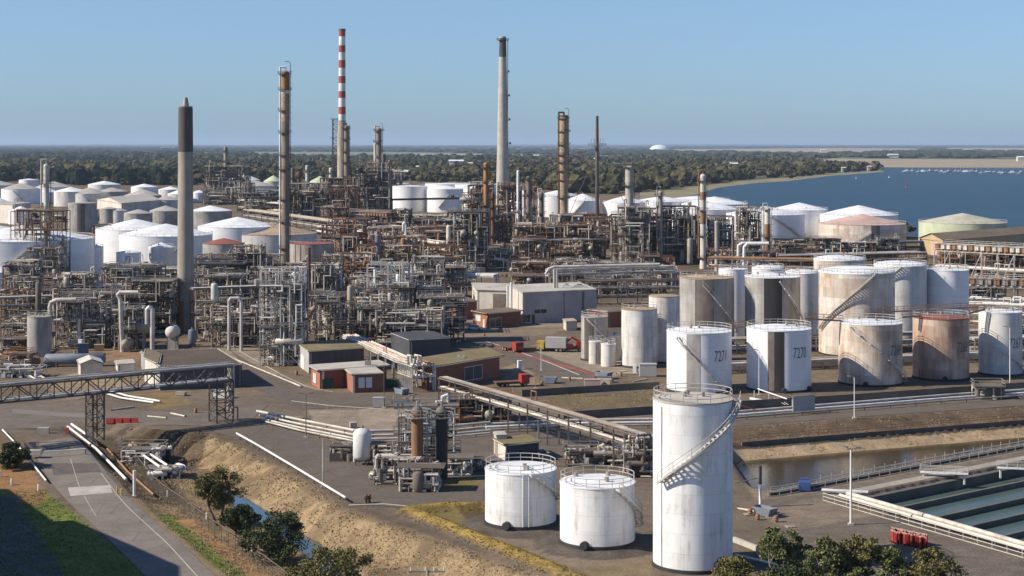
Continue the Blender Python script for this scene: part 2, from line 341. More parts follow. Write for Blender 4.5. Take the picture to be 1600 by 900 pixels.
def hgt(X, Y):
    X = np.asarray(X, float); Y = np.asarray(Y, float)
    dE, sE = sdist(X, Y, E_LINE)
    low = -3.4 * sstep(0, 7.0, dE)
    furrow = (np.abs(np.sin(sE * 0.62 + 1.3 * np.sin(sE * 0.23) + dE * 0.30)) ** 0.6 - 0.6) * (0.35 + 1.5 * sstep(78, 45, sE))
    low = low + furrow * sstep(0.2, 2.0, dE) * sstep(7.5, 4.5, dE) + 0.12 * wob(X, Y, 0.9) * sstep(0, 2, dE)
    dC, _ = sdist(X, Y, CREEK)
    low = low - 0.9 * sstep(2.4, 1.0, np.abs(dC))
    zr = -2.6 * sstep(284, 238, Y)
    dR, _ = sdist(X, Y, RR_LINE)
    w = sstep(-1.0, 3.5, -dR)          # 1 on the embankment side of the road's right-hand edge
    left = zr * (1 - w) + low * w
    h = np.where((Y < 330) & (X < 40), left, 0.0)
    # bund round the two low tanks
    dB, _ = sdist(X, Y, B_LINE)
    inb = sstep(0.0, 2.0, -dB) * (X < 23) * (Y < 233)
    h = np.where(X > -30, h - 0.0 * inb, h)
    h = h + np.where((Y < 240), 1.0 * np.maximum(0, 1 - np.abs(dB) / 2.0) ** 0.8, 0)
    # canal and basins on the right
    t = (X - RA[0]) * RN[0] + (Y - RA[1]) * RN[1]
    t2 = (X - NA[0]) * NN[0] + (Y - NA[1]) * NN[1]
    pt = np.interp(t, [0, 5, 6.3, 6.6, 8.0, 11.6, 13.5], [0, -1.4, -1.5, -2.3, -2.4, -3.5, -4.6])
    pn = np.interp(t2, [-4.5, -3.0, 0, 1.2], [-4.6, -3.5, -0.8, -0.6])
    can = np.maximum(pt, np.where(t > 0, pn, -9)); k = sstep(34.0, 39.0, X) * (Y < 420)
    can = np.where(t2 > 1.2, -0.6 * sstep(9, 1.2, t2), can)
    can = can + 0.10 * wob(X, Y, 1.1, 3) * (t > 0.5) * (t2 < -0.5)
    h = np.where(k > 0, h * (1 - k) + can * k, h)
    f = (X - BF0[0]) * BU[1] - (Y - BF0[1]) * BU[0]      # >0 on the camera side of the far basin wall
    g = (X - BF0[0]) * (-BV[1]) + (Y - BF0[1]) * BV[0]   # >0 right of the basins' front wall
    h = np.where((f > -0.6) & (g > -0.6) & (X > 40), -3.2, h)
    for (cx, cy, r, hh) in PADS:
        h = np.maximum(h, hh * sstep(r + 2.6, r + 0.4, np.hypot(X - cx, Y - cy)) + np.where(np.hypot(X - cx, Y - cy) < r + 2.6, -0.05, -9))
    return h
def gz(x, y): return float(hgt(np.array([x]), np.array([y]))[0])
def PG(x, y):
    """the point of the real ground that pixel (x, y) shows"""
    z = 0.0
    for _ in range(12):
        p = P(x, y, z); z = 0.5 * z + 0.5 * gz(p[0], p[1])
    return P(x, y, z)

# pads of the two low tanks and the front tank, needed by the terrain
PB = P(813.5, 816, 0.3); PC = P(933.5, 846, 0.3)
PADS += [(PB[0], PB[1], 5.4, 0.55), (PC[0], PC[1], 5.6, 0.55)]

def axis_grid(segs_):
    out = []
    for a, b, s in segs_: out += list(np.arange(a, b, s))
    return out
def geo(a, b, s, k):
    o = [a]
    while o[-1] < b: s *= k; o.append(o[-1] + s)
    return o
gx = np.array(axis_grid([(-100, -64, 0.9), (-64, -4, 0.42), (-4, 120, 0.9)])); xr = geo(120, 45000, 1.2, 1.13); xl = [-v for v in geo(100, 45000, 1.2, 1.13)][::-1]
gx = np.array(xl[:-1] + list(gx) + xr)
gy = np.array(list(np.arange(-60, 165, 9)) + axis_grid([(165, 192, 0.8), (192, 296, 0.45), (296, 325, 0.8), (325, 640, 2.4)]) + geo(640, 70000, 2.6, 1.05))
GX, GY = np.meshgrid(gx, gy)
GZ = hgt(GX, GY)

C_ASPH = (0.158, 0.127, 0.099); C_GRAV = (0.195, 0.155, 0.115); C_DRY = (0.29, 0.215, 0.13); C_OCH = (0.27, 0.19, 0.065)
C_OLIVE = (0.17, 0.135, 0.055); C_GREEN = (0.15, 0.185, 0.042); C_DIRT = (0.27, 0.155, 0.08); C_SOIL = (0.075, 0.058, 0.042)
C_SAND = (0.38, 0.29, 0.19); C_PALE = (0.34, 0.285, 0.22); C_FAR = (0.09, 0.10, 0.055); C_BROWN = (0.155, 0.115, 0.078)
col = np.empty(GX.shape + (3,)); col[:] = C_ASPH
def put(mask, c, a=1.0):
    m = np.clip(np.asarray(mask, float) * a, 0, 1)[..., None]
    col[:] = col * (1 - m) + np.array(c) * m
def zone(px, c, z=0.0, a=1.0): put(inside(GX, GY, pl([(x, y, z) for x, y in px])), c, a)
put(GY > 1650, C_BROWN); put(GY > 2300, C_FAR); put((GY > 2300) & (wob(GX, GY, 240) > 0.3), (0.20, 0.16, 0.10), 0.7)
nz = wob(GX, GY, 14.0)
put((GY > 330) & (GY < 1650), C_BROWN, 0.6); put((GY > 330) & (GY < 1650) & (nz > 0.15), C_GRAV, 0.5)
# left: embankment, creek bank, verges
dE, sE = sdist(GX, GY, E_LINE); dR, _ = sdist(GX, GY, RR_LINE); dC, _ = sdist(GX, GY, CREEK); dB, _ = sdist(GX, GY, B_LINE)
lowm = (GY < 292) & (GX < 30)
put(lowm & (dE > 0.5) & (-dR > -0.5), C_DRY)
gul = np.abs(np.sin(sE * 0.62 + 1.3 * np.sin(sE * 0.23) + dE * 0.30))
put(lowm & (dE > 0.3) & (dE < 9) & (-dR > 0) & (gul < 0.34) & (sE < 75), (0.17, 0.115, 0.065), 0.75)
put(lowm & (dE > 0.5) & (-dR > 0) & (wob(GX, GY, 2.2) > 0.2), C_BROWN, 0.6); put(lowm & (dE > 0.5) & (-dR > 0) & (wob(GX, GY, 0.8, 5) > 0.35), (0.20, 0.145, 0.085), 0.7)
put(lowm & (dE > -1.5) & (dE < 1.6) & (-dR > 0), (0.125, 0.095, 0.07), 0.6)
put(lowm & (dE > 7) & (-dR > 0), (0.20, 0.145, 0.085), 0.7)
put(lowm & (-dR > 0.0) & (-dR < 1.3) & (dE > 3) & (GY < 262), C_SAND, 0.5)
zone([(108, 672), (150, 700), (205, 765), (300, 770), (240, 690)], C_SOIL, -1.5, 0.85)
put(lowm & (dE > 0) & (dE < 10) & (GX < -52) & (GY > 272), C_SOIL, 0.75)  # ditch head in shade: the shade is put into the ground colour
put(lowm & (-dR > 0.9) & (-dR < 3.6) & (GY < 238), C_GREEN)
put(lowm & (-dR > 3.6) & (-dR < 6.2) & (GY < 238), C_DIRT, 0.8)
zone([(0, 742), (60, 760), (120, 800), (170, 845), (255, 905), (-60, 905), (-60, 742)], C_GREEN, -2.2, 0.85)
zone([(-10, 705), (45, 722), (72, 760), (60, 775), (30, 770), (-10, 745)], C_DIRT, -1.0, 0.95)
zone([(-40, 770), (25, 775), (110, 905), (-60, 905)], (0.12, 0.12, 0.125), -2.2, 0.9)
zone([(0, 680), (40, 690), (60, 720), (0, 720)], C_BROWN, -0.4, 0.8)
# bund: ochre ridge, brown floor, dark pads
put((np.abs(dB) < 2.0) & (GY < 236), C_OCH)
put((dB > 1.3) & (dB < 2.6) & (GY < 232) & (GX > -18), (0.125, 0.10, 0.085), 0.9)
zone([(665, 800), (715, 797), (745, 832), (720, 838)], C_OLIVE, 0, 0.85)
zone([(715, 797), (752, 795), (760, 818), (748, 832)], (0.10, 0.075, 0.035), 0, 0.9)
zone([(748, 832), (760, 815), (1020, 840), (1020, 905), (915, 905), (800, 855)], (0.205, 0.165, 0.125), 0, 0.85)
for (cx, cy, r, hh) in PADS: put(np.hypot(GX - cx, GY - cy) < r + 2.5, (0.095, 0.082, 0.072), 0.95)
zone([(870, 895), (1020, 875), (1020, 930), (880, 930)], (0.19, 0.15, 0.08), 0, 0.6)
# ochre and rust stains round the pump unit
zone([(490, 725), (590, 735), (640, 772), (565, 765)], (0.22, 0.11, 0.075), 0, 0.7)
zone([(505, 738), (530, 735), (565, 758), (545, 760)], C_PALE, 0, 0.6)
zone([(548, 735), (570, 728), (600, 765), (585, 772)], C_OCH, 0, 0.9)
zone([(690, 755), (730, 742), (756, 748), (740, 762), (700, 768)], C_OLIVE, 0, 0.9)
zone([(460, 690), (600, 700), (600, 706), (455, 697)], C_PALE, 0, 0.3)
# yards
zone([(480, 640), (620, 640), (620, 672), (500, 672)], C_PALE, 0, 0.55)
zone([(560, 640), (650, 628), (660, 650), (560, 668)], C_PALE, 0, 0.5)
zone([(410, 655), (470, 650), (590, 680), (520, 688)], C_SAND, 0, 0.45)
zone([(0, 620), (90, 612), (200, 640), (130, 670), (0, 668)], (0.17, 0.135, 0.11), 0, 0.6)
zone([(200, 615), (270, 612), (300, 630), (250, 640)], C_OCH, 0, 0.5)
zone([(60, 600), (130, 580), (210, 600), (110, 625)], C_SAND, 0, 0.45)
zone([(130, 548), (230, 545), (225, 560), (130, 565)], (0.27, 0.17, 0.10), 0, 0.8)
zone([(310, 545), (400, 543), (440, 590), (480, 612), (520, 616), (470, 600)], C_PALE, 0, 0.5)
zone([(880, 612), (1025, 600), (1025, 640), (870, 645), (840, 632)], (0.15, 0.118, 0.07), 0, 0.9)
zone([(905, 618), (960, 615), (960, 628), (910, 630)], C_OCH, 0, 0.2)
zone([(700, 500), (930, 502), (925, 512), (705, 510)], C_PALE, 0, 0.55)
zone([(690, 512), (930, 514), (900, 540), (690, 538)], (0.22, 0.175, 0.13), 0, 0.8)
zone([(790, 545), (940, 545), (1010, 580), (945, 590)], C_PALE, 0, 0.6)
zone([(780, 575), (830, 560), (840, 605), (790, 600)], C_PALE, 0, 0.4)
zone([(800, 405), (1060, 400), (1060, 412), (860, 412)], C_SAND, 0, 0.6)
# right: bank, sand, gravel
t = (GX - RA[0]) * RN[0] + (GY - RA[1]) * RN[1]; t2 = (GX - NA[0]) * NN[0] + (GY - NA[1]) * NN[1]
rm = (GX > 34) & (GY < 400)
put(rm & (t > 0) & (t < 5.2) & (t2 < 0), (0.135, 0.098, 0.066)); put(rm & (t > 2.5) & (t < 5.2) & (t2 < 0) & (wob(GX, GY, 1.6) > 0.1), C_SOIL, 0.5)
put(rm & (t >= 5.2) & (t < 6.5) & (t2 < 0), (0.22, 0.125, 0.08)); put(rm & (t >= 6.5) & (t < 8.0) & (t2 < 0), (0.085, 0.07, 0.055))  # dark trench strip: the wall's shadow put into the ground colour
put(rm & (t >= 8.0) & (t < 14) & (t2 < 0), (0.37, 0.275, 0.175)); put(rm & (t >= 8.0) & (t < 10) & (t2 < 0) & (wob(GX, GY, 1.3) > 0.2), C_PALE, 0.6)
put(rm & (t2 > -4) & (t2 < 6) & (t > 12), (0.25, 0.20, 0.145))
put(rm & (t2 >= 6.0) & (t > 0), (0.155, 0.130, 0.108)); put(rm & (t2 > 10) & (t2 < 22) & (wob(GX, GY, 6) > 0.0), (0.24, 0.19, 0.14), 0.55)
# the refinery's own ground, darker where it is oil stained
put((GY > 400) & (GY < 1300) & (wob(GX, GY, 9, 1) > 0.2), (0.10, 0.078, 0.06), 0.5)

me = bpy.data.meshes.new('ground'); ny, nx = GX.shape
V = np.stack([GX, GY, GZ], -1).reshape(-1, 3)
ii = (np.arange(ny - 1)[:, None] * nx + np.arange(nx - 1)[None]).reshape(-1)
Q = np.stack([ii, ii + 1, ii + nx + 1, ii + nx], 1)
me.vertices.add(len(V)); me.vertices.foreach_set('co', V.astype(np.float32).ravel())
me.loops.add(Q.size); me.loops.foreach_set('vertex_index', Q.astype(np.int32).ravel())
me.polygons.add(len(Q)); me.polygons.foreach_set('loop_start', (np.arange(len(Q)) * 4).astype(np.int32)); me.polygons.foreach_set('loop_total', np.full(len(Q), 4, np.int32))
me.update(calc_edges=True); me.polygons.foreach_set('use_smooth', np.ones(len(Q), bool))
ca = me.color_attributes.new('soil', 'FLOAT_COLOR', 'POINT')
ca.data.foreach_set('color', np.concatenate([col.reshape(-1, 3), np.ones((len(V), 1))], 1).astype(np.float32).ravel())
gob = bpy.data.objects.new('ground', me); COL.objects.link(gob); tag(gob, kind='structure')
m, t_, b_ = new_mat('ground_soil')
at = t_.nodes.new('ShaderNodeAttribute'); at.attribute_name = 'soil'
pp = pos(t_)
n1 = noise(t_, pp, 0.35, 8, 0.7); n2 = noise(t_, pp, 2.6, 6, 0.75); n3 = noise(t_, pp, 0.05, 4, 0.6)
c = mixc(t_, 1.0, at.outputs['Color'], ramp(t_, n1, [(0.25, (0.62,) * 3), (0.75, (1.35, 1.32, 1.28))]).outputs[0], 'MULTIPLY')
c = mixc(t_, 1.0, c, ramp(t_, n2, [(0.25, (0.60,) * 3), (0.72, (1.38, 1.36, 1.32))]).outputs[0], 'MULTIPLY')
c = mixc(t_, 1.0, c, ramp(t_, n3, [(0.3, (0.85,) * 3), (0.7, (1.12,) * 3)]).outputs[0], 'MULTIPLY')
t_.links.new(c, b_.inputs['Base Color']); b_.inputs['Roughness'].default_value = 1.0; b_.inputs['Specular IOR Level'].default_value = 0.05
bm = N(t_, 'ShaderNodeBump', Strength=0.5, Distance=0.35); t_.links.new(n2, bm.inputs['Height']); t_.links.new(bm.outputs[0], b_.inputs['Normal'])
me.materials.append(m)

# ---------------------------------------------------------------- sheets laid on the ground
def drape(name, eL, eR, mat, dz, n=8, step=1.5, kind='structure'):
    """strip between two edge polylines (world xy) laid on the terrain"""
    eL = np.asarray(eL, float); eR = np.asarray(eR, float)
    def res(e, k):
        d = np.concatenate([[0], np.cumsum(np.hypot(*np.diff(e, axis=0).T))]); s = np.linspace(0, d[-1], k)
        return np.stack([np.interp(s, d, e[:, 0]), np.interp(s, d, e[:, 1])], 1)
    L = np.hypot(*np.diff(eL, axis=0).T).sum(); k = max(2, int(L / step))
    a, b = res(eL, k), res(eR, k)
    w = np.linspace(0, 1, n + 1)[None, :, None]
    g = a[:, None] * (1 - w) + b[:, None] * w
    z = hgt(g[..., 0], g[..., 1]) + dz
    mb = MB(); i = (np.arange(k - 1)[:, None] * (n + 1) + np.arange(n)[None]).reshape(-1)
    mb.add(np.concatenate([g, z[..., None]], -1).reshape(-1, 3), np.stack([i, i + n + 1, i + n + 2, i + 1], 1))
    o = mb.out(name, mat); tag(o, kind=kind); return o
def offs(line, d):
    line = np.asarray(line, float); t = np.gradient(line, axis=0); t /= np.linalg.norm(t, axis=1, keepdims=True)
    return line + np.stack([t[:, 1], -t[:, 0]], 1) * d
def asphalt(name, c, c2, patch=0.25):
    m, t, b = new_mat(name); p = pos(t)
    a = noise(t, p, patch, 6, 0.65); f = noise(t, p, 3.5, 5, 0.8)
    vo = N(t, 'ShaderNodeTexVoronoi', Scale=0.16); vo.feature = 'DISTANCE_TO_EDGE'; t.links.new(p, vo.inputs['Vector'])
    cr = ramp(t, vo.outputs['Distance'], [(0.0, (0.72,) * 3), (0.02, (1, 1, 1))])
    x = ramp(t, a, [(0.35, c), (0.65, c2)])
    y = mixc(t, 1.0, x.outputs[0], ramp(t, f, [(0.3, (0.8,) * 3), (0.7, (1.18,) * 3)]).outputs[0], 'MULTIPLY')
    y = mixc(t, 1.0, y, cr.outputs[0], 'MULTIPLY')
    t.links.new(y, b.inputs['Base Color']); b.inputs['Roughness'].default_value = 0.9; b.inputs['Specular IOR Level'].default_value = 0.2; return m
M['asph_pale'] = asphalt('worn_asphalt', (0.215, 0.185, 0.155), (0.165, 0.142, 0.12))
M['asph'] = asphalt('asphalt', (0.145, 0.116, 0.09), (0.112, 0.09, 0.07))
M['asph_brown'] = asphalt('dusty_asphalt', (0.175, 0.142, 0.112), (0.13, 0.105, 0.083))
# gate road (left)
eL = pl([(62, 690), (58, 715, -0.5), (80, 750, -1.4), (135, 805, -2.1), (178, 850, -2.5), (262, 935, -2.6)])
eR = pl([(122, 682), (147, 712, -0.5), (180, 748, -1.3), (232, 800, -2.1), (285, 848, -2.5), (370, 935, -2.6)])
drape('gate_road', eL, eR, M['asph_pale'], 0.06, 10, 1.2)
drape('gate_road_patch', pl([(106, 757, -1.5), (110, 769, -1.7)]), pl([(172, 753, -1.4), (176, 764, -1.6)]), M['concrete_pale'], 0.075, 4, 0.8)
# yard and street sheets
drape('yard_road', pl([(0, 632), (150, 640), (300, 645), (420, 632)]), pl([(-40, 672), (120, 668), (250, 664), (380, 668)]), M['asph_brown'], 0.05, 8, 3)
drape('embankment_road', pl([(330, 655), (430, 652), (520, 690), (600, 740), (700, 768), (756, 764)]), pl([(335, 676), (376, 686), (460, 732), (548, 786), (640, 795), (756, 787)]), M['asph'], 0.055, 10, 2)
drape('works_street', pl([(360, 548), (430, 590), (500, 612), (620, 618)]), pl([(395, 590), (420, 620), (470, 640), (620, 632)]), M['asph'], 0.05, 6, 3)
drape('kerb_street', pl([(735, 530), (790, 532), (870, 562), (950, 590), (1010, 612)]), pl([(700, 545), (770, 552), (830, 580), (880, 602), (920, 620)]), M['asph'], 0.05, 6, 3)
drape('pump_yard', pl([(640, 690), (760, 668), (900, 668), (1010, 690)]), pl([(640, 735), (756, 735), (860, 728), (1010, 735)]), M['asph'], 0.05, 6, 3)
drape('bund_road', pl([(1020, 676), (1145, 656), (1330, 641), (1620, 621)]), pl([(1020, 687), (1145, 667), (1330, 652.5), (1620, 632.5)]), M['asph'], 0.05, 5, 3)
def stripe(name, pts, w, mat, dz=0.075):
    l = pl(pts); drape(name, offs(l, -w / 2), offs(l, w / 2), mat, dz, 1, 2.0)
stripe('white_line', [(757, 533), (800, 546), (850, 564), (905, 586)], 0.28, M['white'])
stripe('kerb_line', [(372, 548), (440, 586), (478, 604), (520, 613)], 0.35, M['concrete_pale'])
stripe('shoulder', [(545, 790), (600, 788), (650, 793), (756, 789)], 0.6, M['concrete_pale'], 0.08)
# red kerb: a real step
mb = MB(); l = pl([(772, 543), (800, 550), (860, 566), (942, 590)])
for a, b in zip(l[:-1], l[1:]): mb.segs([[*a, 0.06]], [[*b, 0.06]], 0.13, 4)
tag(mb.out('kerb', M['red']), kind='structure')

# ---------------------------------------------------------------- water
def water(name, c, rough=0.15, bump=0.25, sc=0.6, spec=0.5):
    m, t, b = new_mat(name); p = pos(t)
    b.inputs['Base Color'].default_value = (*c, 1); b.inputs['Roughness'].default_value = rough; b.inputs['Specular IOR Level'].default_value = spec
    f = noise(t, p, sc, 4, 0.6); bm = N(t, 'ShaderNodeBump', Strength=bump, Distance=0.2); t.links.new(f, bm.inputs['Height']); t.links.new(bm.outputs[0], b.inputs['Normal'])
    x = mixc(t, 1.0, c, ramp(t, noise(t, p, sc * 0.06, 5, 0.6), [(0.3, (0.8,) * 3), (0.7, (1.2,) * 3)]).outputs[0], 'MULTIPLY'); t.links.new(x, b.inputs['Base Color'])
    return m
def sheet(name, poly, z, mat, kind='structure'):
    mb = MB(); p = np.asarray(poly, float)[:, :2]
    if np.sum(p[:, 0] * np.roll(p[:, 1], -1) - np.roll(p[:, 0], -1) * p[:, 1]) < 0: p = p[::-1]
    mb.add(np.column_stack([p, np.full(len(p), z)]), np.arange(len(p))[None]); o = mb.out(name, mat); tag(o, kind=kind); return o
M['sea'] = water('sea_water', (0.012, 0.036, 0.052), 0.35, 0.9, 0.12, 0.10)
M['canal'] = water('canal_water', (0.055, 0.040, 0.018), 0.14, 0.15, 0.5, 0.12)
M['basin'] = water('basin_water', (0.070, 0.100, 0.092), 0.2, 0.12, 0.8, 0.10)
M['creek'] = water('creek_water', (0.055, 0.085, 0.10), 0.06, 0.05, 0.8, 0.8)
t_ = M['sea'].node_tree; b_ = t_.nodes['Principled BSDF']; wk = noise(t_, pos(t_, (0.0035, 0.016, 1)), 1.0, 6, 0.65); x_ = mixc(t_, 1.0, (0.012, 0.036, 0.052), ramp(t_, wk, [(0.32, (0.65, 0.7, 0.75)), (0.55, (1.0, 1.0, 1.0)), (0.72, (1.7, 1.5, 1.35))]).outputs[0], 'MULTIPLY'); t_.links.new(x_, b_.inputs['Base Color'])
sheet('sea_water', pl([(1040, 312), (1085, 303), (1120, 292), (1180, 285), (1232, 282), (1262, 277.5), (1300, 273.5), (1345, 271), (1376, 268.5), (1380, 266), (1350, 262.5), (1365, 261.3), (1420, 262), (1500, 262.5), (1720, 263), (2600, 264), (2600, 420), (1800, 372), (1450, 368), (1300, 366), (1150, 330), (1050, 322)]), 0.12, M['sea'])
cw = [RA + RD * s + RN * 11.0 for s in (-6, 130)] + [NA + ND * s + NN * (-1.0) for s in (130, -6)]
sheet('canal_water', cw, -3.5, M['canal'])
cl = np.array(CREEK); sheet('creek_water', np.concatenate([offs(cl, 2.1), offs(cl, -2.1)[::-1]]), -3.75, M['creek'])
# separator basins: water, dividing walls, outer walls
sheet('basin_water', [BF0 + BU * 0.2 + BV * 0.3, BF0 + BU * 130 + BV * 0.3, BF0 + BU * 130 + BV * 70, BF0 + BV * 70], -1.65, M['basin'])
def wall(name, label, pts, z0, z1, th, mat, group=None, cat='wall'):
    mb = MB()
    for a, b in zip(pts[:-1], pts[1:]):
        a = np.asarray(a, float)[:2]; b = np.asarray(b, float)[:2]; d = (b - a) / np.linalg.norm(b - a); n = np.array([-d[1], d[0]]) * th / 2
        mb.prism([a - n, b - n, b + n, a + n], z0, z1)
    return tag(mb.out(name, mat), label, cat, group)
wall('basin_wall', 'long dark concrete rim wall on the canal side of the teal basins', [BF0 - NN * 0.55 - BU * 1.2, BF0 - NN * 0.55 + BU * 130], -3.2, -0.33, 1.9, M['bund'])
wall('basin_wall', 'concrete end wall of the teal basins under the white pipe', [BF0 - BU * 0.55, BF0 - BU * 0.55 + BV * 60], -3.2, -0.29, 1.8, M['concrete_pale'])
for i, (px, py) in enumerate([(1384, 796.5), (1438, 813), (1512, 822), (1574, 835)]):
    a = P(px, py, -0.9)[:2]
    ab = a - BF0; k = ab @ np.array([-BV[1], BV[0]]) / (BU @ np.array([-BV[1], BV[0]]))
    a0 = a - BU * (k - 0.4) if i else a - BU * max(0, k - 0.4)
    wall('basin_divider', ['dividing wall between teal basins, nearest the canal', 'second dividing wall between the teal basins from the canal', 'third dividing wall between the teal basins from the canal', 'dividing wall between teal basins, farthest from the canal'][i], [a0, a + BU * 110], -3.2, -0.9, 0.5, M['bund'], 'dividing walls of the teal basins')

# worn markings and tyre-dark patches of the gate road
stripe('edge_line', [(158, 735, -0.9), (200, 785, -1.8), (262, 848, -2.4), (330, 925, -2.6)], 0.14, M['concrete_pale'], 0.08)
stripe('centre_line', [(110, 715, -0.5), (122, 750, -1.3), (150, 800, -2.0)], 0.10, M['concrete_pale'], 0.08)
M['asph_dark'] = asphalt('oil_dark_asphalt', (0.10, 0.085, 0.075), (0.145, 0.122, 0.105), 0.8)
drape('road_patch', pl([(78, 722, -0.7), (84, 738, -1.0)]), pl([(150, 722, -0.7), (158, 734, -1.0)]), M['asph_dark'], 0.07, 6, 0.8)
drape('road_patch', pl([(450, 672), (510, 705), (560, 735)]), pl([(440, 676), (498, 709), (548, 739)]), M['asph_dark'], 0.07, 3, 1.5)
drape('road_patch', pl([(600, 772), (680, 778)]), pl([(600, 776), (680, 783)]), M['asph_dark'], 0.07, 3, 1.5)
drape('road_patch', pl([(20, 640), (160, 648)]), pl([(18, 646), (158, 655)]), M['asph_pale'], 0.065, 3, 2)
drape('road_patch', pl([(380, 600), (440, 622)]), pl([(395, 596), (452, 616)]), M['asph_dark'], 0.065, 3, 2)
# ---------------------------------------------------------------- tanks
def text_mesh(s, size):
    cu = bpy.data.curves.new('t', 'FONT'); cu.body = s; cu.size = size; cu.align_x = 'CENTER'
    o = bpy.data.objects.new('t', cu); COL.objects.link(o)
    bpy.context.view_layer.update()
    me = bpy.data.meshes.new_from_object(o.evaluated_get(bpy.context.evaluated_depsgraph_get()))
    v = np.array([x.co[:] for x in me.vertices]); f = [tuple(p.vertices) for p in me.polygons]
    bpy.data.objects.remove(o); bpy.data.curves.remove(cu); bpy.data.meshes.remove(me); return v, f
def circle(c, r, z, n, a0=0.0, a1=2 * math.pi):
    a = np.linspace(a0, a1, n + 1); return np.stack([c[0] + r * np.sin(a), c[1] - r * np.cos(a), np.full(n + 1, z)], 1)
def tank(label, xl, xr, yr, yb, mat='tk_white', roof='white_roof', z=None, apex=0.12, rail=True, stair=None, group=None, text=None, ring=True,
         lod=0, seams=0, manholes=(), cat='tank', ladder=None, extra_band=None, dome=False, rail_arc=None, textrow=None, strip=None):
    xc = (xl + xr) / 2
    if z is None: c = P(xc, yb, 0.0); z = gz(c[0], c[1]) if lod == 0 else 0.0
    c = P(xc, yb, z); Y = c[1]; r = (xr - xl) / 2 * Y / F; h = (yb - yr) * Y / F
    T = thing('storage_tank', label, cat, (c[0], c[1], z), group)
    n = 72 if xr - xl > 45 else 40
    mb = MB(); mb.lathe(c, [(r, 0.0), (r, h)], n); mb.out('shell', M[mat], T)
    ap = apex * r
    prof = [(r + 0.06, h - 0.12), (r + 0.06, h + 0.05)]
    if dome: prof += [(r * math.cos(a), h + 0.05 + ap * math.sin(a)) for a in np.linspace(0.15, math.pi / 2 - 0.02, 9)]
    else: prof += [(r * 0.55, h + 0.05 + ap * 0.48), (0.25, h + ap), (0.0, h + ap + 0.02)]
    mb = MB(); mb.lathe(c, prof, n); mb.out('roof', M[roof], T, ang=35)
    if ring:
        mb = MB(); mb.lathe(c, [(r + 0.02, 0.0), (r + 0.14, 0.0), (r + 0.14, 0.42), (r + 0.01, 0.44)], n); mb.out('base_ring', M['black'], T)
    if rail:
        k = max(10, int(2 * math.pi * r / (1.6 if lod == 0 else 3.0))); a0, a1 = rail_arc or (0, 2 * math.pi)
        mb = MB(); rr = 0.035 if lod == 0 else 0.05
        for hh in ((0.55, 1.1) if lod == 0 else (1.0,)):
            p = circle(c, r - 0.05, z + h + hh, k, a0, a1); mb.segs(p[:-1], p[1:], rr, 4)
        p = circle(c, r - 0.05, z + h, k, a0, a1); mb.segs(p[:-1], p[:-1] + [0, 0, 1.12], rr, 4); mb.out('handrail', M['galv_light'], T)
        # vents and hatches on the roof
        for q in range(3 if lod == 0 else 1):
            mb = MB(); a = rng.uniform(0, 6.28); d = r * rng.uniform(0.2, 0.8); zz = z + h + ap * (1 - d / r)
            mb.segs([[c[0] + d * math.sin(a), c[1] - d * math.cos(a), zz]], [[c[0] + d * math.sin(a), c[1] - d * math.cos(a), zz + 0.6]], 0.28, 8)
            mb.out('roof_vent', M['galv'], T)
    if stair:
        fb, ft, lo, hi = stair; L = abs(ft - fb) * r; rise = (hi - lo) * h
        ns = max(8, int(rise / (0.38 if lod == 0 else 0.8))); tt = np.linspace(0, 1, ns); a = fb + (ft - fb) * tt; zz = z + h * lo + rise * tt
        def at(rad, dz): return np.stack([c[0] + rad * np.sin(a), c[1] - rad * np.cos(a), zz + dz], 1)
        mb = MB()
        if lod == 0: mb.segs(at(r + 0.06, 0), at(r + 0.92, 0), 0.11, 4)
        else:
            A, B_ = at(r + 0.05, 0), at(r + 0.9, 0); mb.segs((A[:-1] + B_[:-1]) / 2, (A[1:] + B_[1:]) / 2, 0.4, 4, ext=0.2)
        s = mb if lod == 0 else MB(); s.segs(at(r + 0.07, -0.1)[:-1], at(r + 0.07, -0.1)[1:], 0.09, 4, ext=0.3); s.segs(at(r + 0.92, -0.1)[:-1], at(r + 0.92, -0.1)[1:], 0.11, 4, ext=0.3)
        st = s.out('stairway', M['galv_light'], T); 
        k = MB(); k.segs(at(r + 0.92, 1.0)[:-1], at(r + 0.92, 1.0)[1:], 0.035, 4, ext=0.5); k.segs(at(r + 0.92, 0.5)[:-1], at(r + 0.92, 0.5)[1:], 0.025, 4, ext=0.5)
        e = at(r + 0.92, 0)[::4]; k.segs(e, e + [0, 0, 1.0], 0.03, 4)
        for nm, q in ((('tread', mb), ('stair_rail', k)) if lod else (('stair_rail', k),)):
            o = q.out(nm, M['galv_light'], T)
            if o: o.parent = st; ORG[o.name] = ORG[T.name]
    for f_, w_, hh, mm in seams_of(seams):
        mb = MB(); a = f_ ; p0 = [c[0] + (r + 0.05) * math.sin(a), c[1] - (r + 0.05) * math.cos(a), z + 0.3]; mb.segs([p0], [[p0[0], p0[1], z + h * hh]], w_, 6); mb.out('downpipe', M[mm], T)
    for f_, hh, rad in manholes:
        d = np.array([math.sin(f_), -math.cos(f_), 0]); p0 = np.array([c[0], c[1], z + hh]) + d * (r - 0.1)
        mb = MB(); mb.segs([p0], [p0 + d * 0.75], rad, 16); o = mb.out('manhole', M['black'], T)
    if ladder is not None:
        d = np.array([math.sin(ladder), -math.cos(ladder), 0]); s = np.array([math.cos(ladder), math.sin(ladder), 0]); p0 = c + d * (r + 0.25)
        mb = MB()
        for q in (-0.25, 0.25): mb.segs([p0 + s * q], [p0 + s * q + [0, 0, h + 1]], 0.04, 4)
        kk = int(h / 0.6); zz = np.arange(kk)[:, None] * np.array([[0, 0, 0.6]]); mb.segs(p0 + s * 0.25 + zz, p0 - s * 0.25 + zz, 0.03, 4); mb.out('ladder', M['galv'], T)
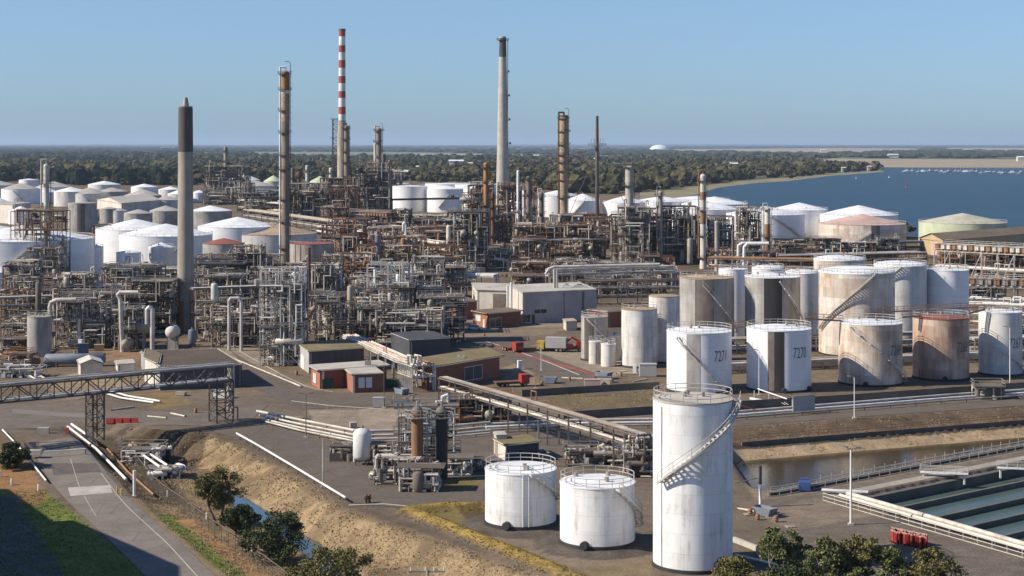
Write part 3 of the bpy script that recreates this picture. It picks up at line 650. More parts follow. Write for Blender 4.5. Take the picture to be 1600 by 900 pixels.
    if text:
        s, px, py, size = text; v, f = text_mesh(s, size)
        a0 = math.asin(max(-0.97, min(0.97, (px - xc) / ((xr - xl) / 2)))) + (xc - 800) / F * 0.0
        zt = zat(py, Y - r * math.cos(a0)) - size * 0.35
        a = a0 + v[:, 0] * 0.56 / r; rad = r + 0.035
        mb = MB(); mb.add(np.stack([c[0] + rad * np.sin(a), c[1] - rad * np.cos(a), zt + v[:, 1]], 1))
        for q in f: mb.f.append(np.array([q]))
        mb.out('number', M['stencil'], T, smooth=False)
    if strip:                                                   # dark unpainted plates: (angle from, angle to, material)
        for i_, (sa, sb, mm) in enumerate(strip):
            mb = MB(); mb.lathe(c, [(r + 0.03, 0.3), (r + 0.03, h - 0.15)], 8, sa - math.pi / 2, sb - math.pi / 2); mb.out('plate_strip', M[mm], T)
    return T, c, r, h, z
def seams_of(s):
    return s if isinstance(s, (list, tuple)) else []

WT = 'white storage tanks'
FT, FTc, FTr, FTh, FTz = tank('tallest and nearest white tank, narrow with a long outside stair', 1020.5, 1144.5, 622, 882, 'tk_front', 'pale_roof', apex=0.02, stair=(-0.92, 1.35, 0.53, 1.0),
     seams=[(-0.98, 0.06, 0.97, 'galv_light')], manholes=[(0.55, 0.9, 0.55)])
tank('squat white tank between the dark pump columns and the second squat tank', 758, 869, 731, 816, 'tk_front', 'white_roof', apex=0.05, stair=(0.25, 1.45, 1.0, 0.45), seams=[(0.06, 0.07, 1.0, 'white'), (0.22, 0.07, 0.95, 'white')], manholes=[(-0.38, 0.6, 0.5)])
tank('squat white tank with a rusty lower edge, directly left of the tall front tank', 875, 992, 752, 846, 'tk_front', 'white_roof', apex=0.05, stair=(0.45, 1.5, 0.98, 0.4), manholes=[(-0.38, 0.6, 0.5)])
# numbered row along the bund road
NG = 'numbered tanks along the bund wall'
tank('white tank numbered 7271 behind the tall front tank', 1042, 1143, 516, 609, 'tk_white', 'white_roof', apex=0.12, text=('7271', 1122, 556, 3.1), stair=(-0.75, 0.6, 0.92, 0.1), group=NG, strip=[(-0.50, -0.08, 'tk_grey')], manholes=[(0.9, 0.6, 0.4)])
tank('white tank numbered 7270 with a dark vertical strip', 1167, 1267, 512, 607, 'tk_white', 'white_roof', apex=0.12, text=('7270', 1243, 551, 3.1), group=NG, strip=[(-0.50, -0.30, 'steel_mid'), (-0.295, 0.0, 'insul_black')], manholes=[(0.0, 0.6, 0.5), (0.95, 0.6, 0.5)])
tank('rust streaked tank numbered 7269 with a stair down its side', 1311, 1409, 503, 598, 'tk_vrusty', 'white_roof', apex=0.10, text=('7269', 1392, 547, 3.1), stair=(-0.8, 1.25, 0.95, 0.05), group=NG, manholes=[(-0.35, 0.6, 0.5)])
tank('tank numbered 7268 with a rust red roof and brown walls', 1427, 1513, 495, 590, 'tk_brown', 'redpink', apex=0.10, text=('7268', 1495, 542, 3.1), group=NG, manholes=[(-0.1, 0.6, 0.5)])
tank('pale grey tank numbered 7267 at the right edge of the photo', 1530, 1596, 486, 584, 'tk_palegrey', 'white_roof', apex=0.10, text=('7267', 1578, 536, 3.1), stair=(-0.7, 1.1, 0.5, 0.1), group=NG)
# second row of the right cluster
tank('tall grey tank with dark vertical bands and a rusty roof', 1062, 1147, 433, 545, 'tk_grey', 'tanroof', apex=0.1, stair=(-0.25, 1.2, 0.93, 0.25), strip=[(-0.53, 0.14, 'steel_mid')], z=0, seams=[(-0.55, 0.1, 1.0, 'galv_light')])
tank('tall grey and white tank with a black band, behind tank 7270', 1164, 1250, 431, 545, 'tk_grey', 'white_roof', apex=0.12, stair=(0.1, 1.3, 0.95, 0.3), strip=[(-0.46, 0.19, 'insul_black')], z=0)
tank('pale stained tank partly hidden left of the tall grey banded tank', 1014, 1062, 462, 565, 'tk_dirty', 'tanroof', z=0, apex=0.1, rail=False)
tank('dirty white tank behind the small cylinders at the end of the red kerb', 971, 1027, 482, 572, 'tk_dirty', 'tanroof', z=0, apex=0.08)
tank('narrow dark and grey tank nearest the grey panel building', 908, 950, 494, 562, 'tk_grey', 'grey_roof', z=0, apex=0.06, stair=(-0.5, 0.9, 0.98, 0.45), strip=[(-0.9, -0.1, 'concrete_dark')])
tank('small stained white cylinder, left one of the pair beside the red kerb', 920, 940, 533, 568, 'tk_dirty', 'white_roof', z=0, apex=0.15, ring=False, seams=[(0.1, 0.05, 0.9, 'black')])
tank('small stained white cylinder, right one of the pair beside the red kerb', 939, 962, 537, 572, 'tk_dirty', 'white_roof', z=0, apex=0.15, ring=False)
tank('small white cylinder behind the pair beside the red kerb', 946, 969, 524, 562, 'tk_dirty', 'white_roof', z=0, apex=0.15, ring=False)
tank('wide rust streaked white tank with a long curved stair across its face', 1280, 1397, 424, 552, 'tk_rusty', 'white_roof', apex=0.13, dome=True, z=0, stair=(-1.35, 0.25, 0.32, 1.0))
tank('white domed tank with a zigzag stair behind the wide rust streaked tank', 1366, 1447, 414, 532, 'tk_palegrey', 'white_roof', apex=0.16, dome=True, z=0, stair=(-1.1, -0.2, 0.7, 1.0))
tank('clean white tank at the right end of the second row', 1445, 1513, 421, 530, 'tk_white', 'white_roof', apex=0.1, z=0, ladder=-1.4)
tank('white tank half hidden between the two tall grey tanks', 1123, 1168, 420, 528, 'tk_white', 'white_roof', apex=0.1, z=0)
tank('pinkish white tank hidden behind the tall grey tank with a black band', 1227, 1281, 426, 530, 'tk_palegrey', 'white_roof', apex=0.2, dome=True, z=0)
tank('white domed tank top showing behind the wide rust streaked tank', 1272, 1352, 405, 500, 'tk_rusty', 'white_roof', apex=0.15, dome=True, z=0)
tank('white tank top behind the tall grey banded tanks', 1175, 1225, 419, 505, 'tk_white', 'white_roof', apex=0.2, dome=True, z=0)
# big tanks by the bay
BG = 'large white tanks by the bay'
def far(label, xl, xr, yr, yb, mat='tk_white', roof='white_roof', apex=None, yap=None, stair=None, rail=True, **k):
    if yap is not None:
        ap = (yr - yap) * 2.0 / (xr - xl)
        apex = max(0.02, ap)
    return tank(label, xl, xr, yr, yb, mat, roof, apex=apex if apex is not None else 0.12, z=0.0, rail=rail, lod=1, ring=False, stair=stair, **k)
far('big clean white bay side tank with a stair slanting down its front', 1135, 1257, 334, 374, yap=322, stair=(0.0, 0.9, 0.95, 0.1), group=BG)
far('white cone roof tank just behind the one with a stair on its front', 1205, 1293, 327, 368, yap=316.5, group=BG)
far('white cone roof tank behind the pink roofed stained tank', 1282, 1402, 335, 372, yap=320.5, group=BG)
far('rust stained tank with a pinkish roof and a dark vertical strip', 1280, 1414, 349, 394, 'tk_rusty', 'salmon', yap=334.5, stair=(-0.55, 0.0, 0.2, 0.75), strip=[(0.0, 0.2, 'steel_mid')])
far('pale green tank with a lichen grey cone roof beside the bay', 1437, 1571, 347, 384, 'palegreen', 'lichen_roof', yap=333)
far('white cone roof tank at the water edge, right of the rusty thin column', 1065, 1168, 318, 348, yap=307, group=BG)
far('white cone roof tank in front of the water edge tank', 1045, 1156, 326, 362, yap=313, group=BG)
far('white tank behind the grey column, left of the bay shore', 990, 1076, 314, 346, yap=306.5, group=BG)
far('low white tank at the shore left of the bay', 1035, 1140, 312, 335, yap=306, group=BG)
far('white tank between the thin dark stack and the grey column', 942, 1008, 316, 350, yap=306, group=BG)
far('white tank with a curved stair behind the rusty twin column', 884, 937, 313, 350, yap=302.5, stair=(-0.9, 0.1, 0.2, 1.0), group=BG)
far('white tank with a dark window like patch left of the rusty twin column', 838, 902, 305, 338, yap=297.5, group=BG)
far('white tank right behind the tapered pale chimney', 795, 850, 303, 336, yap=296, group=BG)
CG = 'white tanks in the centre distance'
far('white tank with a diagonal shadow left of the pipe crossing the centre tanks', 612, 668, 291, 330, yap=289, group=CG)
far('white tank with a rusty stair on its front in the centre distance', 667, 724, 295, 331, yap=290, stair=(-0.3, 0.25, 0.2, 0.75), rail=False, group=CG)
far('white tank left of the orange rust column in the centre distance', 722, 764, 294, 328, yap=290, group=CG)
far('white flat roofed tank at the back, in front of the trees', 664, 735, 287, 308, yap=285.5, group=CG)
far('white flat roofed tank at the back, left of the pale concrete chimney', 711, 775, 288.5, 310, yap=287, group=CG)
far('white flat roofed tank at the back behind the white vent column', 600, 640, 287, 306, yap=286, group=CG)
# left tank farm
LG = 'white cone roof tanks of the left tank farm'
far('white cone roof tank at the left edge behind the silver column', -75, 144, 372, 432, yap=352, stair=(-0.1, 0.45, 0.1, 0.9), group=LG)
far('white cone roof tank touching the left edge, farther back', -120, 32, 361, 412, yap=345, group=LG)
far('white cone roof tank left of the grey chimney with a stair on its side', 151, 272, 357, 408, yap=342, stair=(0.2, 0.9, 0.1, 0.9), group=LG)
far('white cone roof tank half hidden by the grey chimney', 188, 331, 366, 418, yap=349.5, stair=(0.0, 0.7, 0.1, 0.95), group=LG)
far('white cone roof tank between the grey chimney and the tall steel column', 310, 432, 353, 398, yap=339, group=LG)
far('grey walled tank with a tan roof behind the tall steel column', 355, 495, 364, 398, 'tk_palegrey', 'tanroof', yap=348)
far('grey tank with dark bands and a rusty roof, right of the tall steel column', 453, 522, 380, 424, 'tk_grey', 'redpink', apex=0.05, strip=[(-0.75, -0.68, 'rust'), (-0.45, -0.38, 'rust')])
far('grey tank with a bright rust red conical roof', 317, 382, 380, 434, 'tk_grey', 'redpink', yap=372, stair=(0.5, 0.0, 0.85, 0.35), rail=False)
far('small white tank marked PC in the left jumble', 108, 161, 386, 428, yap=380, text=('PC', 137, 404, 2.4), seams=[(0.4, 0.12, 1.0, 'steel_mid')])
far('small white tank marked P3 in the left jumble', 182, 220, 394, 436, yap=391, text=('P3', 204, 405, 3.4), rail=False)
far('small cream tank left of the grey chimney', 232, 272, 386, 432, 'tk_palegrey', yap=379)
far('white tank low at the left edge in front of the cone roof tanks', -42, 24, 424, 456, yap=415, rail=False)
SG = 'grey silos left of the grey chimney'
far('tall pale grey silo with dark panels', 107, 150, 317, 362, 'tk_grey', 'grey_roof', apex=0.04, group=SG, strip=[(-0.1, 0.45, 'steel_mid')], rail=False)
far('shorter grey silo in front of the tall one', 134, 153, 328, 362, 'tk_grey', 'grey_roof', apex=0.06, group=SG, rail=False)
GG = 'dull low tanks at the back of the left tank farm'
for i, (a, b, yr, yb, ya, mt, rf, lb) in enumerate([
    (3, 62, 295, 318, 286, 'tk_white', 'grey_roof', 'white tank with a grey roof and a stair at the far left back'),
    (30, 60, 281, 296, 279, 'tk_white', 'white_roof', 'small white tank top at the far left by the dark hedge'),
    (-40, 25, 289, 305, 281, 'tk_palegrey', 'grey_roof', 'grey roofed tank at the far left edge by the hedge'),
    (56, 112, 292, 308, 283, 'tk_white', 'grey_roof', 'white tank behind the silver column at the back'),
    (85, 137, 299, 322, 292, 'tk_palegrey', 'white_roof', 'cream walled tank right of the silver column'),
    (111, 168, 302, 322, 293, 'tk_palegrey', 'grey_roof', 'cream tank with a cowl shadow behind the tall silo'),
    (138, 188, 288, 300, 282.5, 'tk_palegrey', 'white_roof', 'pale roofed tank at the back by the hedge'),
    (150, 200, 299, 316, 293, 'tk_grey', 'grey_roof', 'grey roofed tank behind the shorter silo'),
    (195, 252, 305, 320, 296, 'tk_grey', 'grey_roof', 'grey tank with a wide dull roof at the back'),
    (156, 184, 326, 352, 323, 'tk_grey', 'grey_roof', 'pale grey tank right of the two silos'),
    (172, 199, 329, 352, 325, 'tk_palegrey', 'grey_roof', 'pale banded tank right of the two silos'),
    (194, 238, 333, 356, 327, 'tk_grey', 'grey_roof', 'dark grey tank behind the cone roof tank with a side stair'),
    (234, 284, 329, 352, 321, 'tk_grey', 'grey_roof', 'grey tank touching the chimney from behind on its left'),
    (296, 362, 329, 358, 321, 'tk_grey', 'white_roof', 'blue grey tank right of the grey chimney'),
    (355, 406, 281, 292, 271, 'tk_palegrey', 'white_roof', 'white conical roof at the back right of the far process unit'),
    (360, 430, 290, 300, 281, 'tk_palegrey', 'grey_roof', 'pale grey roof behind the tall steel column'),
    (412, 442, 283, 296, 274, 'palegreen', 'palegreen', 'green tank left of the tall steel column top pipe'),
    (478, 522, 287, 302, 275, 'palegreen', 'palegreen', 'green tank right of the white slim column')    ,(262, 300, 303, 317, 296, 'tk_palegrey', 'white_roof', 'white roofed low tank just left of the grey chimney at the back')
    ,(205, 246, 292, 303, 287, 'tk_white', 'white_roof', 'white low tank in front of the dark hedge')
    ,(248, 284, 296, 308, 291, 'tk_palegrey', 'white_roof', 'pale low tank between the dark hedge and the grey chimney')
    ,(62, 92, 300, 316, 294, 'tk_white', 'white_roof', 'white tank just right of the silver column')
    ,(300, 322, 301, 316, 297, 'tk_white', 'white_roof', 'white tank peeping out right of the grey chimney')
    ,(-20, 14, 316, 338, 308, 'tk_white', 'white_roof', 'white tank at the far left edge in the second row')
    ,(14, 50, 330, 350, 322, 'tk_white', 'white_roof', 'white cone roof tank left of the silver column')
    ,(240, 282, 312, 326, 306, 'tk_palegrey', 'grey_roof', 'dull tank behind the one touching the chimney')]):
    far(lb, a, b, yr, yb, mt, rf, yap=ya, rail=False, group=GG, stair=(-0.1, 0.5, 0.9, 0.1) if i in (0, 5) else None)

# ---------------------------------------------------------------- chimneys and columns
def stack(label, x, yt, yb, w_top, w_bot, mat, name='chimney', bands=(), cat='chimney', z=0.0, n=32):
    """tapered shaft; bands = [(y from, y to, material)] are drums of a tone of their own, standing 3 cm proud"""
    c = P(x, yb, z); Y = c[1]; h = (yb - yt) * Y / F; k = Y / F / 2
    T = thing(name, label, cat, tuple(c))
    def rad(hh): return k * (w_bot + (w_top - w_bot) * hh / h)
    mb = MB(); mb.lathe(c, [(rad(0), 0), (rad(h / 2), h / 2), (rad(h), h), (rad(h) * 0.8, h)], n); mb.out('shaft', M[mat], T)
    for (ya, yb_, mm) in bands:
        h1, h0 = (yb - ya) * Y / F, (yb - yb_) * Y / F
        mb = MB(); mb.lathe(c, [(rad(h0), h0), (rad(h0) + 0.05, h0), (rad(h1) + 0.05, h1), (rad(h1), h1)], n); mb.out('band', M[mm], T)
    return T, c, h, rad, Y
def ring_platform(T, c, r, z, w=1.0, mat='steel_dark', rail=True, a0=0.0, a1=2 * math.pi, name='platform'):
    n = max(10, int(r * 5)); sc = max(1.0, c[1] / 650.0); w = w * (0.5 + 0.5 * sc)
    mb = MB(); mb.lathe([c[0], c[1], 0], [(r, z - 0.12 * sc), (r + w, z - 0.12 * sc), (r + w, z), (r, z)], n, a0, a1)
    o = mb.out(name, M[mat], T)
    if rail:
        a = np.linspace(a0, a1, n + 1); q = np.stack([c[0] + (r + w) * np.cos(a), c[1] + (r + w) * np.sin(a), np.full(n + 1, z)], 1)
        k = MB()
        for dz in (0.55, 1.1): k.segs(q[:-1] + [0, 0, dz], q[1:] + [0, 0, dz], 0.045 * sc, 4)
        k.segs(q, q + [0, 0, 1.1], 0.045 * sc, 4); s = k.out('handrail', M[mat], T); s.parent = o; ORG[s.name] = ORG[T.name]
    return o
def side_ladder(T, c, r, h0, h1, ang, mat='steel_dark', cage=True):
    d = np.array([math.sin(ang), -math.cos(ang), 0]); s = np.array([math.cos(ang), math.sin(ang), 0]); p = np.array([c[0], c[1], 0]) + d * (r + 0.35)
    mb = MB()
    sc = max(1.0, c[1] / 650.0)
    for q in (-0.3, 0.3): mb.segs([p + s * q + [0, 0, h0]], [p + s * q + [0, 0, h1]], 0.07 * sc, 4)
    k = int((h1 - h0) / 1.2); zz = (h0 + np.arange(k) * 1.2)[:, None] * np.array([[0, 0, 1.0]])
    mb.segs(p + s * 0.3 + zz, p - s * 0.3 + zz, 0.05, 4)
    if cage:
        for hh in np.arange(h0 + 2, h1, 2.4):
            a = np.linspace(-math.pi / 2, math.pi / 2, 6); q = p + np.cos(a)[:, None] * d * 0.8 + np.sin(a)[:, None] * s * 0.45 + [0, 0, hh]
            mb.segs(q[:-1], q[1:], 0.05 * sc, 4)
    mb.out('ladder', M[mat], T)
# grey concrete chimney, left
T, c, h, rad, Y = stack('grey concrete chimney with a dark top and a small metal cone, leftmost chimney', 290, 168, 516, 21.5, 27, 'concrete', bands=[(168, 237, 'concrete_dark')])
mb = MB(); mb.lathe(c, [(rad(h) * 1.02, h), (rad(h) * 1.02, h + 0.35), (0.95, h + 0.4), (0.62, h + 2.2), (0.5, h + 2.7), (0.42, h + 2.7)], 24); mb.out('cone_cap', M['galv'], T)
ring_platform(T, c, rad(12.5), 12.9, 0.7, 'steel_mid')
mb = MB(); mb.lathe(c, [(rad(0) + 0.04, 0), (rad(8) + 0.04, 8.0), (rad(8), 8.0)], 24, math.pi * 0.9, math.pi * 1.5); mb.out('stained_base', M['orange_rust'], T)
mb = MB(); q = c + np.array([-3.6, -0.6, 7.4]); mb.segs([q], [q + [2.6, 0.6, 0.6]], 1.35, 16, r1=0.7); mb.segs([q - [0.2, 0, 7.4]], [q], 1.0, 14); mb.out('flue_duct', M['galv_light'], T)
# pale concrete chimney, centre
T, c, h, rad, Y = stack('tapered pale concrete chimney with a dark capped top and a long side ladder', 785.5, 57, 342, 10.2, 22.5, 'concrete_pale', bands=[(60, 89, 'concrete_dark')])
ring_platform(T, c, rad(h), h - 2.4, 1.4, 'steel_dark'); side_ladder(T, c, rad(h / 2) - 0.5, 18, h - 3, 1.35)
for hh in np.arange(18, h - 8, 16): ring_platform(T, c, rad(hh), hh, 1.3, 'steel_dark', a0=-0.7, a1=0.6)
# red and white stack
T, c, h, rad, Y = stack('red and white banded stack rising above the left centre units', 534.5, 45, 338, 10, 12.5, 'white', n=24)
ys = [45, 57, 71, 81.5, 94, 106, 119, 130, 142.5, 153, 167, 178.5, 186]
for i in range(0, len(ys) - 1, 2):
    h1, h0 = (338 - ys[i]) * Y / F, (338 - ys[i + 1]) * Y / F
    mb = MB(); mb.lathe(c, [(rad(h0), h0), (rad(h0) + 0.06, h0), (rad(h1) + 0.06, h1), (rad(h1), h1)], 24); mb.out('band', M['stack_red'], T)
mb = MB(); mb.lathe(c, [(rad(h), h), (rad(h) + 0.25, h), (rad(h) + 0.25, h - 1.5), (rad(h), h - 1.6)], 24); mb.out('cap', M['steel_mid'], T)
h1 = (338 - 188) * Y / F
mb = MB(); mb.lathe(c, [(rad(0) + 0.5, 0), (rad(0) + 0.6, h1 * 0.8), (rad(h1) + 0.06, h1)], 24); mb.out('lower_shaft', M['beige'], T)
def lattice(label, x, yt, yb, wpx, mat='steel_mid', name='lattice_tower', levels=12, plats=(), base_c=None):
    c = P(x, yb) if base_c is None else base_c; k = c[1] / F; w = wpx * k; h = (yb - yt) * k
    T = thing(name, label, 'steel tower', tuple(c)); cs = [(-w / 2, -w / 2), (w / 2, -w / 2), (w / 2, w / 2), (-w / 2, w / 2)]
    for q in cs:
        mb = MB(); mb.beam([c + [*q, 0]], [c + [*q, h]], 0.5); mb.out('leg', M[mat], T)
    mb = MB(); zz = np.linspace(0, h, levels + 1)
    for i in range(4):
        a, b = cs[i], cs[(i + 1) % 4]
        for j in range(levels):
            mb.beam([c + [*a, zz[j + 1]]], [c + [*b, zz[j + 1]]], 0.34)
            p, q = (a, b) if j % 2 else (b, a); mb.beam([c + [*p, zz[j]]], [c + [*q, zz[j + 1]]], 0.28)
    mb.out('bracing', M[mat], T)
    for f_ in plats:
        mb = MB(); mb.box(c + [0, 0, h * f_], (w * 1.5, w * 1.5, 0.15)); o = mb.out('platform', M['steel_dark'], T)
        e = MB(); u = w * 0.75; p = np.array([[-u, -u, 0], [u, -u, 0], [u, u, 0], [-u, u, 0]]) + c + [0, 0, h * f_]; q = np.roll(p, -1, 0)
        for dz in (0.6, 1.15): e.segs(p + [0, 0, dz], q + [0, 0, dz], 0.05, 4)
        e.segs(p, p + [0, 0, 1.15], 0.05, 4); s = e.out('handrail', M['steel_dark'], T); s.parent = o; ORG[s.name] = ORG[T.name]
    return T
lattice('open lattice tower with platforms bolted to the red and white stack', 525, 187, 336, 10, levels=20, plats=(0.16, 0.3, 0.45, 0.6, 0.8, 1.0))
lattice('short lattice tower right of the red and white stack', 545, 262, 338, 8, levels=10, plats=(0.3, 0.6, 1.0))

def column(label, x, yt, yb, wpx, mat, plats=(0.35, 0.7, 0.97), side=1, pipe=True, bands=(), top='elbow', head=True, pmat='cream_pipe', lad=True, name='distillation_column', cat='column', step=None, n=20, platmat='steel_dark'):
    c = P(x, yb); Y = c[1]; k = Y / F; h = (yb - yt) * k; r = wpx / 2 * k
    T = thing(name, label, cat, tuple(c))
    prof = [(r * 1.15, 0), (r * 1.1, h * 0.05), (r, h * 0.06)]
    if step: prof += [(r, h * step[0]), (r * step[1], h * (step[0] + 0.02))]; rt = r * step[1]
    else: rt = r
    prof += [(rt, h - rt * 0.6)]
    mb = MB(); mb.lathe(c, prof, n); mb.out('shell', M[mat], T)
    mb = MB(); mb.lathe(c, [(rt, h - rt * 0.6), (rt * 0.85, h - rt * 0.25), (rt * 0.45, h), (0, h)], n); mb.out('head', M[mat], T)
    for (ya, yb_, mm) in bands:
        h1, h0 = (yb - ya) * k, (yb - yb_) * k; mb = MB(); mb.lathe(c, [(r, h0), (r + 0.06, h0), (r + 0.06, h1), (r, h1)], n); mb.out('band', M[mm], T)
    if h > 26 and lad and len(plats) > 1: plats = sorted(set(list(plats) + [q for q in np.arange(0.12, 0.9, 9.0 / h) if min(abs(q - p_) for p_ in plats) > 4.0 / h]))
    for f_ in plats: ring_platform(T, c, r, h * f_, 1.0 + rng.random() * 0.4, platmat, a0=rng.uniform(0, 2), a1=rng.uniform(4.5, 6.2))
    if lad: side_ladder(T, c, r, 3, h + 0.5, side * 1.45, platmat)
    if pipe:
        x0 = c[0] - side * (r + 0.55); pr = max(0.22, r * 0.22)
        p = [[c[0], c[1], h + 0.2], [c[0], c[1], h + 1.6], [x0, c[1] - 0.2, h + 1.6], [x0, c[1] - 0.2, h * 0.5], [x0, c[1] - 0.2, 4.0]]
        mb = MB(); mb.tube(p, pr, 8); mb.out('overhead_pipe', M[pmat], T)
    if top == 'davit':
        mb = MB(); p = c + [side * (r + 0.4), 0, h - 2]; mb.tube([p, p + [0, 0, 5.0], p + [-side * 0.6, 0, 5.8], p + [-side * 2.2, 0, 5.8]], 0.14, 6); mb.out('davit', M['steel_dark'], T)
    return T, c, r, h
column('tall orange rust and beige steel column with a caged top, left of the banded stack', 446, 111, 418, 12.5, 'dark_beige', plats=(0.10, 0.5, 0.905, 0.985), top='davit', bands=[(113, 141, 'orange_rust'), (141, 146, 'white'), (146, 190, 'rusty_beige')], pmat='white')
column('beige narrow column with clamped pipes, right of the banded stack', 592, 200, 325, 10, 'dark_beige', plats=(0.2, 0.35, 0.5, 0.65, 0.83, 0.97), top='davit', step=(0.45, 0.85))
column('rusty brown twin column with a hooked davit, right of the pale chimney', 881, 180, 364, 13, 'rusty_beige', plats=(0.15, 0.3, 0.45, 0.6, 0.75, 0.86, 0.97), top='davit', bands=[(180, 200, 'rust')], pmat='rust', step=(0.5, 1.1))
column('thick pale grey column standing in the dark centre right structure', 983.5, 259, 412, 13, 'concrete_pale', plats=(0.52, 0.8, 0.99), pipe=False, lad=True)
column('slim grey column right of the thick pale grey one', 1032, 298, 412, 7.5, 'galv', plats=(0.3, 0.65, 0.93), top='davit')
column('tall cream and rust column with one round platform, in front of the bay', 1098.5, 272, 420, 9.5, 'creamwall', plats=(0.35, 0.62, 0.93), pmat='rust_light', bands=[(330, 350, 'rust_light'), (300, 312, 'rust_light')])
column('short cream and rust column in front of the stair fronted white tank', 1199, 324, 416, 9, 'creamwall', plats=(0.5, 0.96), bands=[(350, 416, 'rust_light')])
column('silver column with a looped top pipe at the left side', 72.5, 256, 436, 11, 'galv_light', plats=(0.45, 0.62, 0.83), pmat='galv_light', step=(0.55, 0.8))
column('orange rust column left of the pale concrete chimney', 759.5, 254, 402, 8, 'orange_rust', plats=(0.55, 0.8, 0.95), top='davit', pipe=False, bands=[(320, 402, 'rust')])
column('white slim column right of the pale concrete chimney', 809.5, 266, 372, 4.5, 'white', plats=(0.4,), pipe=False)
column('grey slim column with a dark top, right of the white slim one', 826, 275, 372, 7, 'steel_mid', plats=(0.4, 0.7, 0.95), pipe=False)
column('slim companion column clamped to the left of the beige narrow column', 586, 224, 326, 4, 'creamwall', plats=(0.3, 0.7), pipe=False, lad=False)
column('dark companion column clamped to the right of the beige narrow column', 599, 240, 326, 5, 'steel_mid', plats=(0.3, 0.5, 0.8), pipe=False)
column('thick sooty column hugging the foot of the banded stack', 541.5, 196, 340, 8, 'dark_beige', plats=(0.15, 0.3, 0.45, 0.6, 0.72, 0.85, 0.97), pipe=True, pmat='steel_mid')
column('cream slim column left of the banded stack lattice', 517, 262, 340, 6, 'creamwall', plats=(0.3, 0.6, 0.9), pipe=False)
column('grey column among the dark frames behind the tall steel column', 457, 262, 346, 5, 'steel_mid', plats=(0.4, 0.8), pipe=False)
column('rusty column between the white vent column and the white tanks', 614, 280, 328, 4, 'rust_light', plats=(0.5,), pipe=False)
column('rusty slim column right of the orange rust column', 770, 300, 398, 6, 'rust', plats=(0.3, 0.6, 0.9))
column('dark column in the rusty frames left of the rusty twin column', 846, 300, 384, 8, 'steel_mid', plats=(0.3, 0.6, 0.9))
column('black topped slim vent in front of the stair fronted white tank', 1145, 360, 424, 4, 'steel_mid', plats=(), pipe=False, lad=False)
column('white vent column with a dark cap, left of the centre tanks', 608, 250, 325, 4.5, 'creamwall', plats=(0.3, 0.96), pipe=False)
column('white slim column left of the banded stack', 480, 258, 346, 6, 'galv_light', plats=(0.3, 0.55, 0.9), pipe=False)
column('cream slim column left of the beige clamped one', 582.5, 265, 328, 5, 'creamwall', plats=(0.3,), pipe=False)
column('rusty slim column left of the white slim one', 467, 268, 346, 6, 'rust', plats=(0.3, 0.6, 0.9), pipe=False)
column('thin far column with a crooked head rising above the dark far unit', 352, 229, 300, 4.5, 'beige', plats=(0.5, 0.9), pipe=False)
column('cream vessel column in the rusty centre, below the orange rust column', 701, 352, 412, 7.5, 'cream_pipe', plats=(0.5,), pipe=False)
column('grey blue column among the rusty centre racks', 590, 366, 430, 8, 'bluegrey', plats=(0.4, 0.8), pipe=False)
column('rusty column with an orange head beside the pale chimney', 737, 310, 392, 6, 'rust_light', plats=(0.5, 0.95), pipe=False)
column('grey column with dark rings right of the bay side cream column', 1120, 345, 424, 7, 'galv', plats=(0.4,), pipe=False)
column('black slim vent stack in front of the grey banded tank', 483, 386, 520, 5, 'rust', plats=(), pipe=False, lad=False, name='vent_stack', cat='stack')
T, c, h, rad, Y = stack('thin dark vent stack with a guyed platform, right of the rusty twin column', 933, 181, 362, 4.4, 6.5, 'concrete_dark', name='vent_stack', bands=[(200, 222, 'rust')], cat='stack', n=16)
ring_platform(T, c, rad(h * 0.75) + 1.6, h * 0.745, 2.2, 'steel_mid')
mb = MB()
for a in np.arange(6) * math.pi / 3: mb.beam([c + [3.2 * math.cos(a), 3.2 * math.sin(a), h * 0.745]], [c + [3.4 * math.cos(a), 3.4 * math.sin(a), h * 0.805]], 0.14); mb.beam([c + [3.2 * math.cos(a), 3.2 * math.sin(a), h * 0.745]], [c + [0, 0, h * 0.69]], 0.14)
mb.out('bracket', M['steel_mid'], T)
for a in (0.3, 2.4, 4.5):
    mb = MB(); mb.segs([c + [0, 0, h * 0.7]], [c + [26 * math.cos(a), 26 * math.sin(a), 0]], 0.09, 4); mb.out('guy_wire', M['steel_mid'], T)
